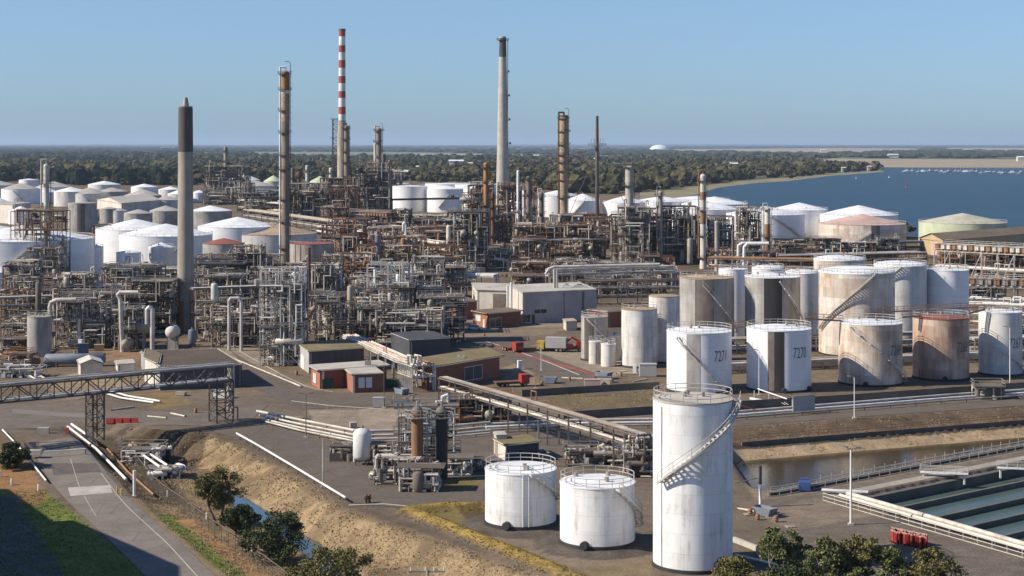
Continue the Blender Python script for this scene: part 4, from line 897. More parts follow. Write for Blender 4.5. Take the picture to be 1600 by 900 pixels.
# ---------------------------------------------------------------- process units: steel frames full of pipes and vessels
PAL = {   # frame, deck, dark pipes, bright pipes, vessels
    'grey': ('steel_dark', 'steel_dark', ['steel_mid', 'rust', 'steel_dark'], ['galv', 'cream_pipe', 'creamwall'], ['galv', 'beige', 'steel_mid']),
    'rusty': ('rust', 'steel_dark', ['rust', 'steel_dark'], ['cream_pipe', 'beige', 'rust_light'], ['rust_light', 'beige', 'galv']),
    'pale': ('galv_light', 'steel_mid', ['steel_mid', 'steel_dark'], ['white', 'cream_pipe', 'galv_light'], ['galv_light', 'beige', 'white']),
    'dark': ('steel_dark', 'insul_black', ['steel_dark', 'rust'], ['galv', 'cream_pipe', 'beige'], ['steel_mid', 'galv']),
}
def unit(label, x, yb, w, d, h, lv, style, seed, group=None, name='process_unit', npipe=60, fill=1.0, rails=True, cx=None, solid=1.0, thick=1.0, braces=True):
    r = np.random.RandomState(seed); c = P(x, yb) if cx is None else np.asarray(cx, float); c = c + [0, d / 2, 0]
    T = thing(name, label, 'process unit', tuple(c), group); fm, dm, dk, br, vs = PAL[style]
    nx = max(2, int(round(w / 5.0)) + 1); ny = max(2, int(round(d / 6.0)) + 1)
    xs = np.linspace(-w / 2, w / 2, nx); ys = np.linspace(-d / 2, d / 2, ny); zs = np.linspace(0, h, lv + 1)[1:]
    zs = zs * (1 + 0.06 * r.randn(len(zs))); mb = MB()
    bw = 0.24 * thick
    for a in xs:
        for b in ys:
            top = zs[-1] if r.rand() < 0.8 else zs[-2] if lv > 1 else zs[-1]
            mb.beam([c + [a, b, 0]], [c + [a, b, top]], bw)
    for z in zs:
        for b in ys:
            if r.rand() < 0.8: mb.beam([c + [xs[0], b, z]], [c + [xs[-1], b, z]], bw * 0.9)
        for a in xs:
            if r.rand() < 0.7: mb.beam([c + [a, ys[0], z]], [c + [a, ys[-1], z]], bw * 0.9)
    if braces:
        for k in range(nx - 1):
            for j in range(lv):
                if r.rand() < 0.3:
                    z0 = 0 if j == 0 else zs[j - 1]; a, b = (xs[k], xs[k + 1]) if r.rand() < 0.5 else (xs[k + 1], xs[k])
                    mb.beam([c + [a, ys[0], z0]], [c + [b, ys[0], zs[j]]], bw * 0.6)
    mb.out('frame', M[fm], T)
    for z in zs:                                                   # decks with their rails
        if r.rand() < 0.4 and lv > 1: continue
        a0, a1 = sorted(r.choice(nx, 2, False)) if nx > 2 and r.rand() < 0.6 else (0, nx - 1)
        b0, b1 = ys[0] - r.rand() * 1.0, ys[-1] if r.rand() < 0.6 else ys[0] + d * 0.5
        q0, q1 = xs[a0] - r.rand(), xs[a1] + r.rand()
        mb = MB(); mb.box(c + [(q0 + q1) / 2, (b0 + b1) / 2, z + 0.2], (q1 - q0, b1 - b0, 0.12)); o = mb.out('deck', M[dm], T)
        if rails:
            k = MB(); e = np.array([[q0, b0], [q1, b0], [q1, b1], [q0, b1]]); e = np.column_stack([e, np.full(4, z + 0.26)]) + c; f = np.roll(e, -1, 0)
            for dz in (0.55, 1.1): k.segs(e + [0, 0, dz], f + [0, 0, dz], 0.05, 4)
            pn = max(2, int((q1 - q0) / 2.0)); px = np.linspace(q0, q1, pn); pp_ = np.column_stack([px, np.full(pn, b0), np.full(pn, z + 0.26)]) + c
            k.segs(pp_, pp_ + [0, 0, 1.1], 0.05, 4); s = k.out('handrail', M['galv' if style != 'rusty' else 'rust_light'], T); s.parent = o; ORG[s.name] = ORG[T.name]
    sz = max(1.0, 0.55 + 0.45 * thick)
    # vessels standing or lying on the levels
    lev = [0.0] + list(zs[:-1] + 0.26)
    for k in range(int((2 + w * d / 45.0 * lv / 2) * fill)):
        z = lev[r.randint(len(lev))]; room = h / lv; m_ = vs[r.randint(len(vs))]; mb = MB()
        p = c + [r.uniform(-w / 2 + 1, w / 2 - 1), r.uniform(-d / 2 - 0.5, d / 2 - 1), z]
        if r.rand() < 0.5:
            rr = r.uniform(0.45, 1.1) * sz; L = min(room * r.uniform(0.6, 1.6), h - z); mb.lathe(p, [(rr * 0.7, 0.0), (rr, 0.4), (rr, L - rr * 0.5), (rr * 0.7, L - rr * 0.15), (0.05, L)], 12); mb.out('vertical_vessel', M[m_], T)
        else:
            rr = r.uniform(0.4, 0.95) * sz; L = r.uniform(2.5, min(7, w * 0.7)) * min(sz, 1.4); ang = 0 if r.rand() < 0.55 else math.pi / 2
            mb.lathe(p + [0, 0, rr + 0.5], [(0.05, -L / 2 - rr * 0.5), (rr * 0.7, -L / 2 - rr * 0.3), (rr, -L / 2), (rr, L / 2), (rr * 0.7, L / 2 + rr * 0.3), (0.05, L / 2 + rr * 0.5)], 12, axis='x', rz=ang)
            u = np.array([math.cos(ang), math.sin(ang), 0])
            for s_ in (-0.3, 0.3): mb.box(p + u * L * s_ + [0, 0, 0.35], (0.35, 0.35, 0.9) if True else 0)
            mb.out('heat_exchanger', M[m_], T)
    # pipes: right-angled runs through the frame
    def runs(n, r0, r1, out_):
        A, B, RR = [], [], []
        for k in range(n):
            p = np.array([r.uniform(-w / 2, w / 2), r.uniform(-d / 2 - 0.7, d / 2), r.uniform(0.3, h * 0.98)]); rad = r.uniform(r0, r1) * sz; ax = r.randint(3)
            for s_ in range(r.randint(2, 6)):
                ax = (ax + 1 + r.randint(2)) % 3; q = p.copy()
                lim = ((-w / 2, w / 2), (-d / 2 - 0.7, d / 2), (0.2, h * 1.04))[ax]
                q[ax] = np.clip(p[ax] + r.choice([-1, 1]) * r.uniform(0.8, (w, d, h)[ax] * 0.55), *lim)
                if abs(q[ax] - p[ax]) > 0.3: A.append(p); B.append(q); RR.append(rad); p = q
        if A: out_.segs(np.array(A) + c, np.array(B) + c, np.array(RR), 6, ext=0.7)
    n = int(npipe * fill)
    for mats, share in ((dk, 0.32), (br, 0.78)):
        for m_ in mats:
            mb = MB(); runs(int(n * share / len(mats)) + 1, 0.06, 0.20, mb); o = mb.out('pipework', M[m_], T)
            if o: o['kind'] = 'stuff'
    for k in range(int(7 * fill + w / 3)):
        mb = MB(); runs(1, 0.18, 0.46, mb); mb.out('pipe', M[br[r.randint(len(br))] if r.rand() < 0.75 else dk[0]], T)
    for k in range(int(w / 5)):                                    # risers and vents standing above the frame
        q = c + [r.uniform(-w / 2, w / 2), r.uniform(-d / 2, d / 2), 0]; t_ = h * r.uniform(0.9, 1.22); mb = MB()
        pts = [q + [0, 0, r.uniform(0.2, 0.6) * h], q + [0, 0, t_]] + ([q + [0.8, 0, t_ + 0.3], q + [0.9, 0, t_ - 1.5]] if r.rand() < 0.5 else []); mb.tube(pts, r.uniform(0.1, 0.26), 8); mb.out('riser', M[br[r.randint(len(br))]], T)
    for k in range(int(solid * (1 + w * d / 60.0))):               # dark boxes added for bulk and for the deep shade low in the frame
        z = lev[min(len(lev) - 1, int(r.exponential(0.7)))]; s_ = r.uniform((1.5, 1.2, 1.2), (4.2, 3.2, min(3.6, h / lv * 0.85) if h / lv > 1.8 else 1.6)) * [sz, sz, 1]; mb = MB()
        mb.box(c + [r.uniform(-w / 2 + 1, w / 2 - 1), r.uniform(-d / 2, d / 2), z + s_[2] / 2 + 0.1], s_); mb.out('shade_box', M[['steel_dark', 'insul_black', 'steel_mid', 'dark_beige', 'steel_dark'][r.randint(5)]], T, smooth=False)
    # small valves, motors, boxes
    mb = MB()
    for k in range(int(14 * fill + 1.5 * w)):
        z = lev[r.randint(len(lev))]; s_ = r.uniform(0.25, 0.8, 3); mb.box(c + [r.uniform(-w / 2, w / 2), r.uniform(-d / 2 - 0.6, d / 2), z + s_[2] / 2 + 0.05], s_)
    o = mb.out('small_equipment', M[br[r.randint(len(br))]], T); o['kind'] = 'stuff'
    T.rotation_euler = (0, 0, r.uniform(-0.09, 0.05))
    return T
def rack(label, p0, p1, width, hts, npipe, mat='galv', pmats=('cream_pipe', 'galv', 'white', 'steel_mid'), every=6.0, pr=(0.10, 0.22), name='pipe_rack', group=None, post=0.28, cat='pipe rack', seed=1, deck=None, brace=False):
    """p0, p1 ground points; pipes on one or more levels of portal frames"""
    r = np.random.RandomState(seed); p0 = np.asarray(p0, float); p1 = np.asarray(p1, float); d = p1 - p0; L = np.linalg.norm(d[:2]); d = d / L; s = np.array([-d[1], d[0], 0]); s /= np.linalg.norm(s)
    T = thing(name, label, cat, tuple(p0), group); n = max(2, int(round(L / every)) + 1); q = p0 + d * np.linspace(0, L, n)[:, None]
    top = hts[-1]
    mb = MB()
    for k in (-1, 1): mb.beam(q + s * k * width / 2, q + s * k * width / 2 + [0, 0, top], post)
    for z in hts: mb.beam(q - s * (width / 2 + 0.2) + [0, 0, z], q + s * (width / 2 + 0.2) + [0, 0, z], post * 0.9)
    for k in (-1, 1):
        for z in hts: mb.beam([p0 + s * k * width / 2 + [0, 0, z]], [p1 + s * k * width / 2 + [0, 0, z]], post * 0.7)
        if brace:
            mb.beam(q[:-1:2] + s * k * width / 2, q[1::2][:len(q[:-1:2])] + s * k * width / 2 + [0, 0, top], post * 0.5)
    mb.out('frame', M[mat], T)
    for z in hts:
        for k in range(npipe):
            o_ = -width / 2 + width * (k + 0.5 + r.uniform(-0.2, 0.2)) / npipe; rad = r.uniform(*pr); a, b = sorted(r.uniform(0, 1, 2)); a, b = (0, 1) if r.rand() < 0.7 or b - a < 0.4 else (a, b)
            A = p0 + d * L * a + s * o_ + [0, 0, z + post * 0.45 + rad]; B = p0 + d * L * b + s * o_ + [0, 0, z + post * 0.45 + rad]
            pts = [A, B]
            if r.rand() < 0.3: m = A + (B - A) * r.uniform(0.3, 0.7); e = 1.6; pts = [A, m, m + [0, 0, e], m + d * 1.8 + [0, 0, e], m + d * 1.8, B]
            if r.rand() < 0.3: pts = pts + [B - [0, 0, z * r.uniform(0.4, 0.95)]]
            mb = MB(); mb.tube(pts, rad, 8); mb.out('pipe', M[pmats[r.randint(len(pmats))]], T)
    if deck is not None:
        mb = MB(); mb.segs([p0 + [0, 0, top + 0.9]], [p1 + [0, 0, top + 0.9]], 0.12, 4); c = (p0 + p1) / 2; a = math.atan2(d[1], d[0]); mb = MB(); mb.box(c + [0, 0, top + 0.75], (L, width * 0.9, 0.1), a); mb.out('deck', M[deck], T)
    return T
def pipeline(label, pts, rad, mat='white', posts=True, every=5.0, group=None, name='pipeline', pm='steel_mid'):
    pts = np.asarray(pts, float); T = thing(name, label, 'pipeline', tuple(pts[0]), group)
    mb = MB(); mb.tube(pts, rad, 10); mb.out('pipe', M[mat], T)
    if posts:
        mb = MB()
        for a, b in zip(pts[:-1], pts[1:]):
            L = np.linalg.norm(b - a)
            if L < every * 0.8 or abs(b[2] - a[2]) > 0.5 * L: continue
            for t in np.arange(every / 2, L, every):
                p = a + (b - a) * t / L; g = gz(p[0], p[1]); mb = MB(); mb.beam([[p[0], p[1], g - 0.1]], [[p[0], p[1], p[2]]], rad * 0.9); mb.out('support', M[pm], T, smooth=False)
    return T
# --- rows of units, front to back: (base row, x from, x to, height range, style choices, where it is)
def where_label(style, x, y, h):
    tone = {'grey': 'grey', 'rusty': 'rusty', 'pale': 'pale', 'dark': 'dark'}[style]
    tall = 'tall' if h > 16 else 'low' if h < 8 else 'mid height'
    marks = [(290, 516, 'the grey chimney'), (446, 418, 'the tall steel column'), (535, 338, 'the banded stack'), (785, 342, 'the tallest chimney'), (881, 364, 'the rusty twin column'),
             (983, 412, 'the thick grey column'), (1098, 420, 'the cream column'), (72, 436, 'the silver column'), (860, 500, 'the grey panel building'), (525, 580, 'the concrete block building'), (701, 412, 'the cream vessel column'), (1199, 416, 'the short cream column')]
    m = min(marks, key=lambda k: abs(k[0] - x) + 1.5 * abs(k[1] - y)); dx, dy = x - m[0], y - m[1]
    rel = ('left of' if dx < 0 else 'right of') if abs(dx) > 45 else ('in front of' if dy > 0 else 'behind')
    dist = 'close' if abs(dx) < 90 else 'some way'
    if rel in ('left of', 'right of'): rel = dist + ' ' + rel
    return f'{tall} {tone} steel frame packed with pipes {rel} {m[2]}'
ROWS = [
    (546, 84, 215, 9, 12, 'dg', 1.2), (549, 318, 340, 5, 7, 'd', 1.0), (546, 330, 405, 8, 11, 'dg', 1.2),
    (525, 0, 60, 5, 8, 'g', 1), (526, 90, 275, 10, 14, 'dgg', 1.1), (528, 305, 410, 9, 13, 'dg', 1.1),
    (500, 0, 90, 6, 9, 'gr', 1), (504, 90, 262, 11, 15, 'dg', 1), (504, 310, 420, 10, 14, 'gd', 1),
    (478, 0, 100, 6, 9.5, 'gdr', 1), (478, 100, 262, 5, 7, 'gdr', 1), (480, 305, 440, 9, 14, 'gd', 1), (458, 25, 105, 4, 7, 'gr', 1), (458, 226, 262, 3, 4, 'g', 1), (456, 305, 440, 8, 12, 'gd', 1), (440, 40, 100, 8, 14, 'rd', 1),
    (545, 490, 640, 8, 12, 'gd', 1), (525, 478, 690, 9, 12, 'gd', 1), (505, 480, 700, 8, 12, 'gr', 1), (484, 480, 705, 8, 11, 'gr', 1), (464, 480, 730, 7, 10, 'gr', 1),
    (446, 430, 640, 7, 11, 'rg', 1), (430, 500, 740, 7, 11, 'r', 1), (444, 300, 420, 7, 11, 'gr', 1),
    (440, 860, 1060, 5, 7, 'gd', 0.9), (426, 700, 800, 6, 12, 'rg', 1), (412, 520, 800, 7, 11, 'rr', 1), (408, 800, 960, 6, 9, 'rg', 1),
    (322, 236, 286, 3, 5, 'gd', 0.7), (308, 288, 330, 4, 7, 'gd', 0.7), (316, 395, 500, 6, 12, 'gd', 0.8), (300, 395, 520, 5, 9, 'dg', 0.7), (345, 85, 150, 2, 4, 'gr', 0.7), (365, 144, 190, 3, 5, 'r', 0.7), (416, 270, 320, 3, 5, 'gr', 1),
    (466, 915, 1062, 4, 6, 'dg', 1), (452, 800, 1060, 4, 6, 'dgr', 0.9), (428, 800, 1060, 4, 6, 'rdg', 0.9), (418, 700, 810, 8, 12, 'rd', 1), (454, 690, 760, 7, 9, 'gr', 1), (555, 0, 40, 3, 5, 'gr', 0.8), (384, 640, 760, 8, 12, 'rd', 1), (372, 700, 780, 10, 18, 'rd', 1),
    (410, 955, 1010, 14, 22, 'gd', 1.2), (408, 1000, 1190, 18, 25, 'dg', 1.2), (420, 1105, 1290, 6, 9, 'rg', 1), (404, 1210, 1420, 7, 10, 'rgd', 1),
    (394, 500, 780, 8, 12, 'r', 1), (396, 720, 800, 14, 26, 'rd', 1), (392, 800, 960, 9, 15, 'rg', 1), (378, 520, 790, 8, 12, 'rd', 1), (376, 860, 1000, 9, 14, 'rg', 1),
    (366, 500, 640, 10, 16, 'rd', 1), (362, 730, 840, 14, 30, 'rd', 1), (360, 880, 960, 8, 12, 'r', 1), (352, 440, 560, 14, 28, 'dr', 1), (350, 620, 790, 5, 8, 'dg', 1),
    (342, 380, 470, 12, 18, 'dg', 0.9), (340, 500, 620, 20, 36, 'rd', 1), (330, 370, 520, 8, 14, 'dg', 0.8), (322, 315, 392, 12, 22, 'dg', 0.8), (310, 318, 388, 20, 30, 'd', 0.8), (330, 560, 640, 18, 40, 'rg', 0.9), (340, 235, 285, 3, 6, 'g', 0.6)]
STY = {'g': 'grey', 'r': 'rusty', 'p': 'pale', 'd': 'dark'}
uid = 0
for (yb, xa, xb, h0, h1, st, fill) in ROWS:
    k = (yb - HY) / 50.0; x = xa
    while x < xb - 8:
        w = rng.uniform(9, 17) * (1.0 if yb > 400 else 1.5 if yb > 360 else 2.2); wp = min(w * k, xb - x); w = wp / k
        if w < 4: break
        h = rng.uniform(h0, h1); s = STY[rng.choice(st)]; d = rng.uniform(7, 12) * (1 if yb > 400 else 1.5)
        uid += 1; yy = yb + rng.uniform(-4, 4) * k / 4
        unit(where_label(s, x + wp / 2, yy, h), x + wp / 2, yy, w * 0.95, d, h, max(2, int(h / 4.2)), s, uid, group='pipe packed steel frames of the works', npipe=int((40 + w * 4.0) * min(1.6, max(1, h / 12)) * (1.0 if yb > 400 else 0.7)), fill=fill, rails=yb > 372, thick=1.0 if yb > 430 else 1.5 if yb > 390 else 2.3, solid=1.0 if yb > 400 else 1.8, braces=True)
        x += wp + rng.uniform(0.5, 4) * k * 0.6
# ---------------------------------------------------------------- buildings
def px2(x, y, z=0.0): return P(x, y, z)[:2]
def building(name, label, corners, hts, wmat, rmat, z=0.0, over=0.25, parapet=0.0, gable=None, openings=(), cat='building', th=0.18, wall_mats=None, slope=None):
    """corners: ground pixels (near corner first, then round); openings: (wall index, u0, u1, v0, v1, name, material)"""
    c = np.array([px2(x, y, z) for x, y in corners])
    if len(c) == 3: c = np.array([c[0], c[1], c[1] + c[2] - c[0], c[2]])
    area = np.sum(c[:, 0] * np.roll(c[:, 1], -1) - np.roll(c[:, 0], -1) * c[:, 1])
    n = len(c); ctr = c.mean(0); T = thing(name, label, cat, (ctr[0], ctr[1], z))
    tops = np.array([hts] * n if np.isscalar(hts) else hts, float)
    for i in range(n):
        a, b = c[i], c[(i + 1) % n]; d = b - a; L = np.linalg.norm(d); d = d / L; nrm = np.array([d[1], -d[0]]) * (1 if area > 0 else -1)
        mb = MB(); t0, t1 = tops[i], tops[(i + 1) % n]; ai, bi = a - nrm * th, b - nrm * th
        v = [[*a, z], [*b, z], [*b, z + t1], [*a, z + t0], [*ai, z], [*bi, z], [*bi, z + t1], [*ai, z + t0]]
        f = [[0, 1, 2, 3], [5, 4, 7, 6], [3, 2, 6, 7]]
        mb.add(v, f if area > 0 else [q[::-1] for q in f])
        w = mb.out('wall', M[(wall_mats or {}).get(i, wmat)], T, smooth=False)
        if L > 3 and nrm[1] < 0.3:                             # gutter and a downpipe on the walls one can see
            mb = MB(); mb.segs([[*(a + nrm * (over + 0.08)), z + t0 + 0.05]], [[*(b + nrm * (over + 0.08)), z + t1 + 0.05]], 0.09, 6); mb.out('gutter', M['galv_light'], T)
            p = a + d * 0.4 + nrm * 0.12; mb = MB(); mb.segs([[*p, z]], [[*p, z + t0]], 0.06, 6); mb.out('downpipe', M['galv'], T)
        for (wi, u0, u1, v0, v1, nm, mm) in openings:
            if wi != i: continue
            p = a + d * L * (u0 + u1) / 2 + nrm * 0.03; mb = MB(); mb.box([*p, z + (v0 + v1) / 2], ((u1 - u0) * L, 0.10, v1 - v0), math.atan2(d[1], d[0]))
            o = mb.out(nm, M[mm], T, smooth=False)
            if nm in ('window', 'roller_door'):
                k = MB(); q0 = a + d * L * u0 + nrm * 0.10; q1 = a + d * L * u1 + nrm * 0.10
                for zz in (v0, v1): k.beam([[*q0, z + zz]], [[*q1, z + zz]], 0.10)
                for qq in (q0, (q0 + q1) / 2, q1): k.beam([[*qq, z + v0]], [[*qq, z + v1]], 0.08)
                s = k.out('frame', M['white'], T, smooth=False); s.parent = o; ORG[s.name] = ORG[T.name]
    if gable is None:
        e = c - ctr; e = ctr + e * (1 + over / np.maximum(np.linalg.norm(e, axis=1, keepdims=True), 0.1) * 1.4)
        mb = MB(); mb.prism(e, z + tops + 0.003 - (parapet > 0) * 0.35, z + tops + 0.22 - (parapet > 0) * 0.35); mb.out('roof', M[rmat], T, smooth=False)
    else:                                                       # ridge along the longer pair of walls starting at edge `gable`
        i = gable; a, b, c2, d2 = c[i], c[(i + 1) % 4], c[(i + 2) % 4], c[(i + 3) % 4]; rz = tops.max() + slope
        u = (b - a) / np.linalg.norm(b - a) * over; m0, m1 = (a + d2) / 2 - u, (b + c2) / 2 + u; e = (d2 - a) / np.linalg.norm(d2 - a) * over
        A, B, C_, D = a - u - e, b + u - e, c2 + u + e, d2 - u + e; mb = MB(); zt = z + tops.max()
        for dz in (0.02, 0.16):
            mb.add([[*A, zt + dz], [*B, zt + dz], [*m1, z + rz + dz], [*m0, z + rz + dz]], [[0, 1, 2, 3]]); mb.add([[*C_, zt + dz], [*D, zt + dz], [*m0, z + rz + dz], [*m1, z + rz + dz]], [[0, 1, 2, 3]])
        mb.out('roof', M[rmat], T, smooth=False)
        g = MB(); g.add([[*a, zt - 0.01], [*d2, zt - 0.01], [*((a + d2) / 2), z + rz]], [[0, 1, 2]]); g.add([[*c2, zt - 0.01], [*b, zt - 0.01], [*((b + c2) / 2), z + rz]], [[0, 1, 2]]); g.out('gable', M[wmat], T, smooth=False)
    return T
building('control_building', 'large grey panelled windowless building with a pale lit end wall, mid photo', [(817, 506), (932, 500), (795, 492)], 8.6, 'greypanel', 'pale_roof', wall_mats={3: 'creamwall'}, over=0.1,  # end wall in paler cream: its sunlight put into the colour
         openings=[(0, 0.0, 0.10, 0.3, 2.6, 'window', 'glass'), (0, 0.15, 0.32, 2.6, 3.9, 'window', 'glass'), (0, 0.12, 0.16, 0, 2.4, 'door', 'steel_dark'), (0, 0.55, 0.56, 0, 8.3, 'panel_joint', 'steel_mid'), (0, 0.8, 0.83, 0, 8.3, 'downpipe', 'steel_mid')])
building('annex_building', 'cream walled annex with roof plant, left of the large grey panelled building', [(745, 490), (812, 492), (738, 478)], 7.0, 'creamwall', 'pale_roof', openings=[(0, 0.38, 0.68, 1.5, 6.0, 'louvre', 'steel_mid')])
building('brick_hut', 'orange brick hut with a dark flat roof in front of the grey panelled building', [(762, 513), (814, 508), (739, 508)], 3.9, 'brick', 'brown_roof', wall_mats={3: 'brick_sunlit'}, over=0.5,
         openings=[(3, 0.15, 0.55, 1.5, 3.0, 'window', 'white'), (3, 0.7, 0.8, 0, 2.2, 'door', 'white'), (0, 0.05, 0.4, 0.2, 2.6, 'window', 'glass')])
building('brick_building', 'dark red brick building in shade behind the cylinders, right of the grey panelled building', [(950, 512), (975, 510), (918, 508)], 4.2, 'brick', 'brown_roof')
building('brick_store', 'red brick store with a stair, left of the orange brick hut', [(712, 500), (745, 498), (698, 494)], 5.0, 'brick', 'brown_roof', wall_mats={3: 'brick_sunlit'})
LS = building('long_shed', 'low shed with a wide dark ribbed roof and pale end columns, behind the pipe bridge', [(378, 605), (250, 610), (340, 579)], 4.6, 'greypanel', 'ribbed_roof', over=0.2, wall_mats={0: 'darkbox'})
cq = [px2(378, 605), px2(250, 610), None, px2(340, 579)]; cq[2] = cq[1] + cq[3] - cq[0]; mb = MB()
for k in np.linspace(0.02, 0.98, 22): a = cq[1] + (cq[0] - cq[1]) * k; b = cq[2] + (cq[3] - cq[2]) * k; mb.beam([[*a, 4.86]], [[*b, 4.86]], 0.12)
o = mb.out('roof_rib', M['ribbed_roof'], LS, smooth=False)
for a, b in zip(cq, cq[1:] + cq[:1]): mb = MB(); mb.beam([[*a, 4.75]], [[*b, 4.75]], 0.28); mb.out('fascia', M['pale_roof'], LS, smooth=False)
building('shed_annex', 'pale narrow block at the left end of the dark ribbed roof shed', [(247, 606), (226, 596), (250, 590)], 5.0, 'creamwall', 'brown_roof')
building('block_building', 'long grey concrete block building with a mossy brown roof', [(483, 584), (568, 578), (464, 569)], 4.8, 'concrete_dark', 'olive_roof', wall_mats={3: 'greypanel'}, over=0.15, openings=[(3, 0.35, 0.6, 0, 3.0, 'door', 'white')])  # front dark, left end pale: shade and sunlight put into the wall colours
building('brick_office', 'red brick office with a pale flat roof and white corner posts', [(500, 608), (604, 600), (486, 600)], 3.8, 'brick', 'pale_roof', wall_mats={3: 'brick_sunlit'}, over=0.6, openings=[(3, 0.3, 0.6, 0.8, 2.6, 'window', 'white'), (0, 0.03, 0.06, 0, 3.6, 'post', 'white')])
building('brick_porch', 'small brick block with two white windows in front of the brick office', [(551, 614), (597, 612), (537, 602)], 3.7, 'brick', 'pale_roof', wall_mats={3: 'brick_sunlit'}, over=0.3, openings=[(0, 0.2, 0.4, 1.0, 3.0, 'window', 'white'), (0, 0.45, 0.65, 1.0, 3.0, 'window', 'white'), (0, 0.0, 0.05, 0, 3.5, 'post', 'white')])
building('brick_workshop', 'dark brick workshop with a two tone brown roof beside the street with the red kerb', [(668, 610), (780, 590), (650, 596)], 4.6, 'brick', 'olive_roof', over=0.9, openings=[(0, 0.5, 0.75, 0.6, 3.4, 'window', 'darkbox')])
building('cabin', 'pale gabled cabin behind the pipe bridge', [(126, 590), (160, 588), (122, 583)], 2.8, 'creamwall', 'creamwall', gable=1, slope=0.9)
building('cabin', 'white flat roofed cabin with rooftop units behind the pipe bridge', [(184, 586), (210, 584), (181, 580)], 2.2, 'white', 'pale_roof')
building('switch_room', 'dark blue grey sheet metal block behind the brick workshop', [(640, 560), (704, 556), (612, 548)], 4.2, 'darkbox', 'darkbox', over=0.1)
building('switch_room', 'second dark sheet metal block set back in the pipe tangle', [(612, 545), (700, 540), (600, 538)], 5.6, 'darkbox', 'steel_mid', over=0.1)
building('kiosk', 'little pale kiosk on the street before the grey panelled building', [(885, 517), (901, 516), (880, 513)], 2.4, 'creamwall', 'salmon', over=0.1)
building('pump_shelter', 'low hut with a mossy awning roof behind the squat tank with a roof rail', [(792, 722), (842, 716), (774, 712)], 2.6, 'darkbox', 'olive_roof', over=0.3, wall_mats={3: 'creamwall'})
building('pump_shelter', 'pale upright cabinet block at the left end of the mossy awning hut', [(776, 714), (792, 713), (772, 708)], 3.3, 'creamwall', 'pale_roof', over=0.05)
building('warehouse', 'tan gabled warehouse with a long roof, in front of the pale green tank', [(1437, 398), (1466, 404), (1700, 384)], 9.0, 'tanwall', 'tanroof', gable=1, slope=3.6, over=0.6, openings=[(0, 0.4, 0.75, 0, 7.5, 'roller_door', 'salmon')]) if False else None
building('warehouse', 'tan gabled warehouse with a long brown roof, in front of the pale green tank', [(1474, 400), (1690, 380), (1437, 396)], 7.0, 'tanwall', 'brown_roof', gable=0, slope=2.6, over=0.6, openings=[(3, 0.5, 0.8, 0, 5.5, 'roller_door', 'salmon')])
building('far_warehouse', 'long pale roofed warehouse at the back of the left tank farm', [(190, 334), (252, 328), (152, 326)], 7.5, 'creamwall', 'grey_roof', gable=0, slope=3.0, over=0.8)
building('far_warehouse', 'grey roofed shed by the silver column on its platform', [(20, 350), (48, 346), (-30, 346)], 12.0, 'creamwall', 'grey_roof')
building('far_shed', 'dark walled shed with a white roof in front of the centre trees', [(614, 278), (656, 276), (610, 272)], 6.0, 'darkbox', 'white_roof', gable=0, slope=3)
building('far_house', 'white house with a red roof among the centre trees', [(612, 267), (624, 266), (609, 265)], 12.0, 'white', 'redpink', gable=0, slope=4)
for i, (x, y, w, lb) in enumerate([(713, 260, 22, 'white roof among the trees left of the tallest chimney'), (735, 262, 9, 'second small white roof just left of the tallest chimney'), (655, 268, 9, 'small white roof near the white house with a red roof'), (686, 277, 10, 'pale roof at the tree edge above the centre tanks'),
                                   (1146, 264, 12, 'white house on the wooded shore above the cream column'), (1158, 266, 6, 'small white house right of the one on the wooded shore'), (1202, 277, 5, 'white boat shed on the near shoreline'), (1312, 267, 8, 'white house near the tip of the wooded point'), (1318, 269, 6, 'pale shed near the tip of the wooded point'), (1358, 267, 6, 'white house at the very tip of the wooded point'),
                                   (1286, 237, 8, 'white farmhouse on the far tan fields'), (1395, 247, 16, 'pale farm buildings behind the bay'), (1596, 252, 14, 'white roof at the far right shore'), (924, 255, 10, 'white roof in the trees beside the thin vent stack'), (838, 248, 8, 'small pale house behind the rusty twin column'), (650, 232, 6, 'tiny white building on the horizon left of the tallest chimney')]):
    c = P(x, y); k = c[1] / F; mb = MB(); T = thing('far_house', lb, 'house', tuple(c), 'houses far off among trees')
    W_, D_, h_ = w * k, w * k * 0.6, min(6.0, w * k * 0.3); mb.box(c + [0, 0, h_ / 2 + 3], (W_, D_, h_ + 6)); mb.out('wall', M['creamwall'], T, smooth=False)
    mb = MB(); z = c[2] + h_ + 6; x0, x1, y0, y1 = c[0] - W_ / 2 - 1, c[0] + W_ / 2 + 1, c[1] - D_ / 2 - 1, c[1] + D_ / 2 + 1; r_ = h_ * 0.5
    mb.add([[x0, y0, z], [x1, y0, z], [x1, c[1], z + r_], [x0, c[1], z + r_], [x0, y1, z], [x1, y1, z]], [[0, 1, 2, 3], [4, 3, 2, 5][::-1]]); mb.out('roof', M['white_roof'], T, smooth=False)
T = thing('brick_tower', 'square dark brick tower in the trees right of the rusty twin column', 'tower', tuple(P(906, 255))); c = P(906, 255); k = c[1] / F
mb = MB(); mb.box(c + [0, 0, 9 * k], (8 * k, 8 * k, 18 * k)); mb.out('wall', M['brick'], T, smooth=False); mb = MB(); mb.box(c + [0, 0, 18.4 * k], (9 * k, 9 * k, 0.8 * k)); mb.out('roof', M['brown_roof'], T, smooth=False)
T = thing('storage_dome', 'huge white dome on the far horizon', 'dome', tuple(P(1030, 235.5))); c = P(1030, 235.5); k = c[1] / F
mb = MB(); mb.lathe(c, [(16 * k * math.cos(a), 9.5 * k * math.sin(a)) for a in np.linspace(0, 1.55, 9)], 32); mb.out('roof', M['white_roof'], T); mb = MB(); mb.lathe(c, [(16.3 * k, 0), (16.3 * k, 1.6 * k), (15.6 * k, 1.65 * k)], 32); mb.out('wall', M['white'], T)
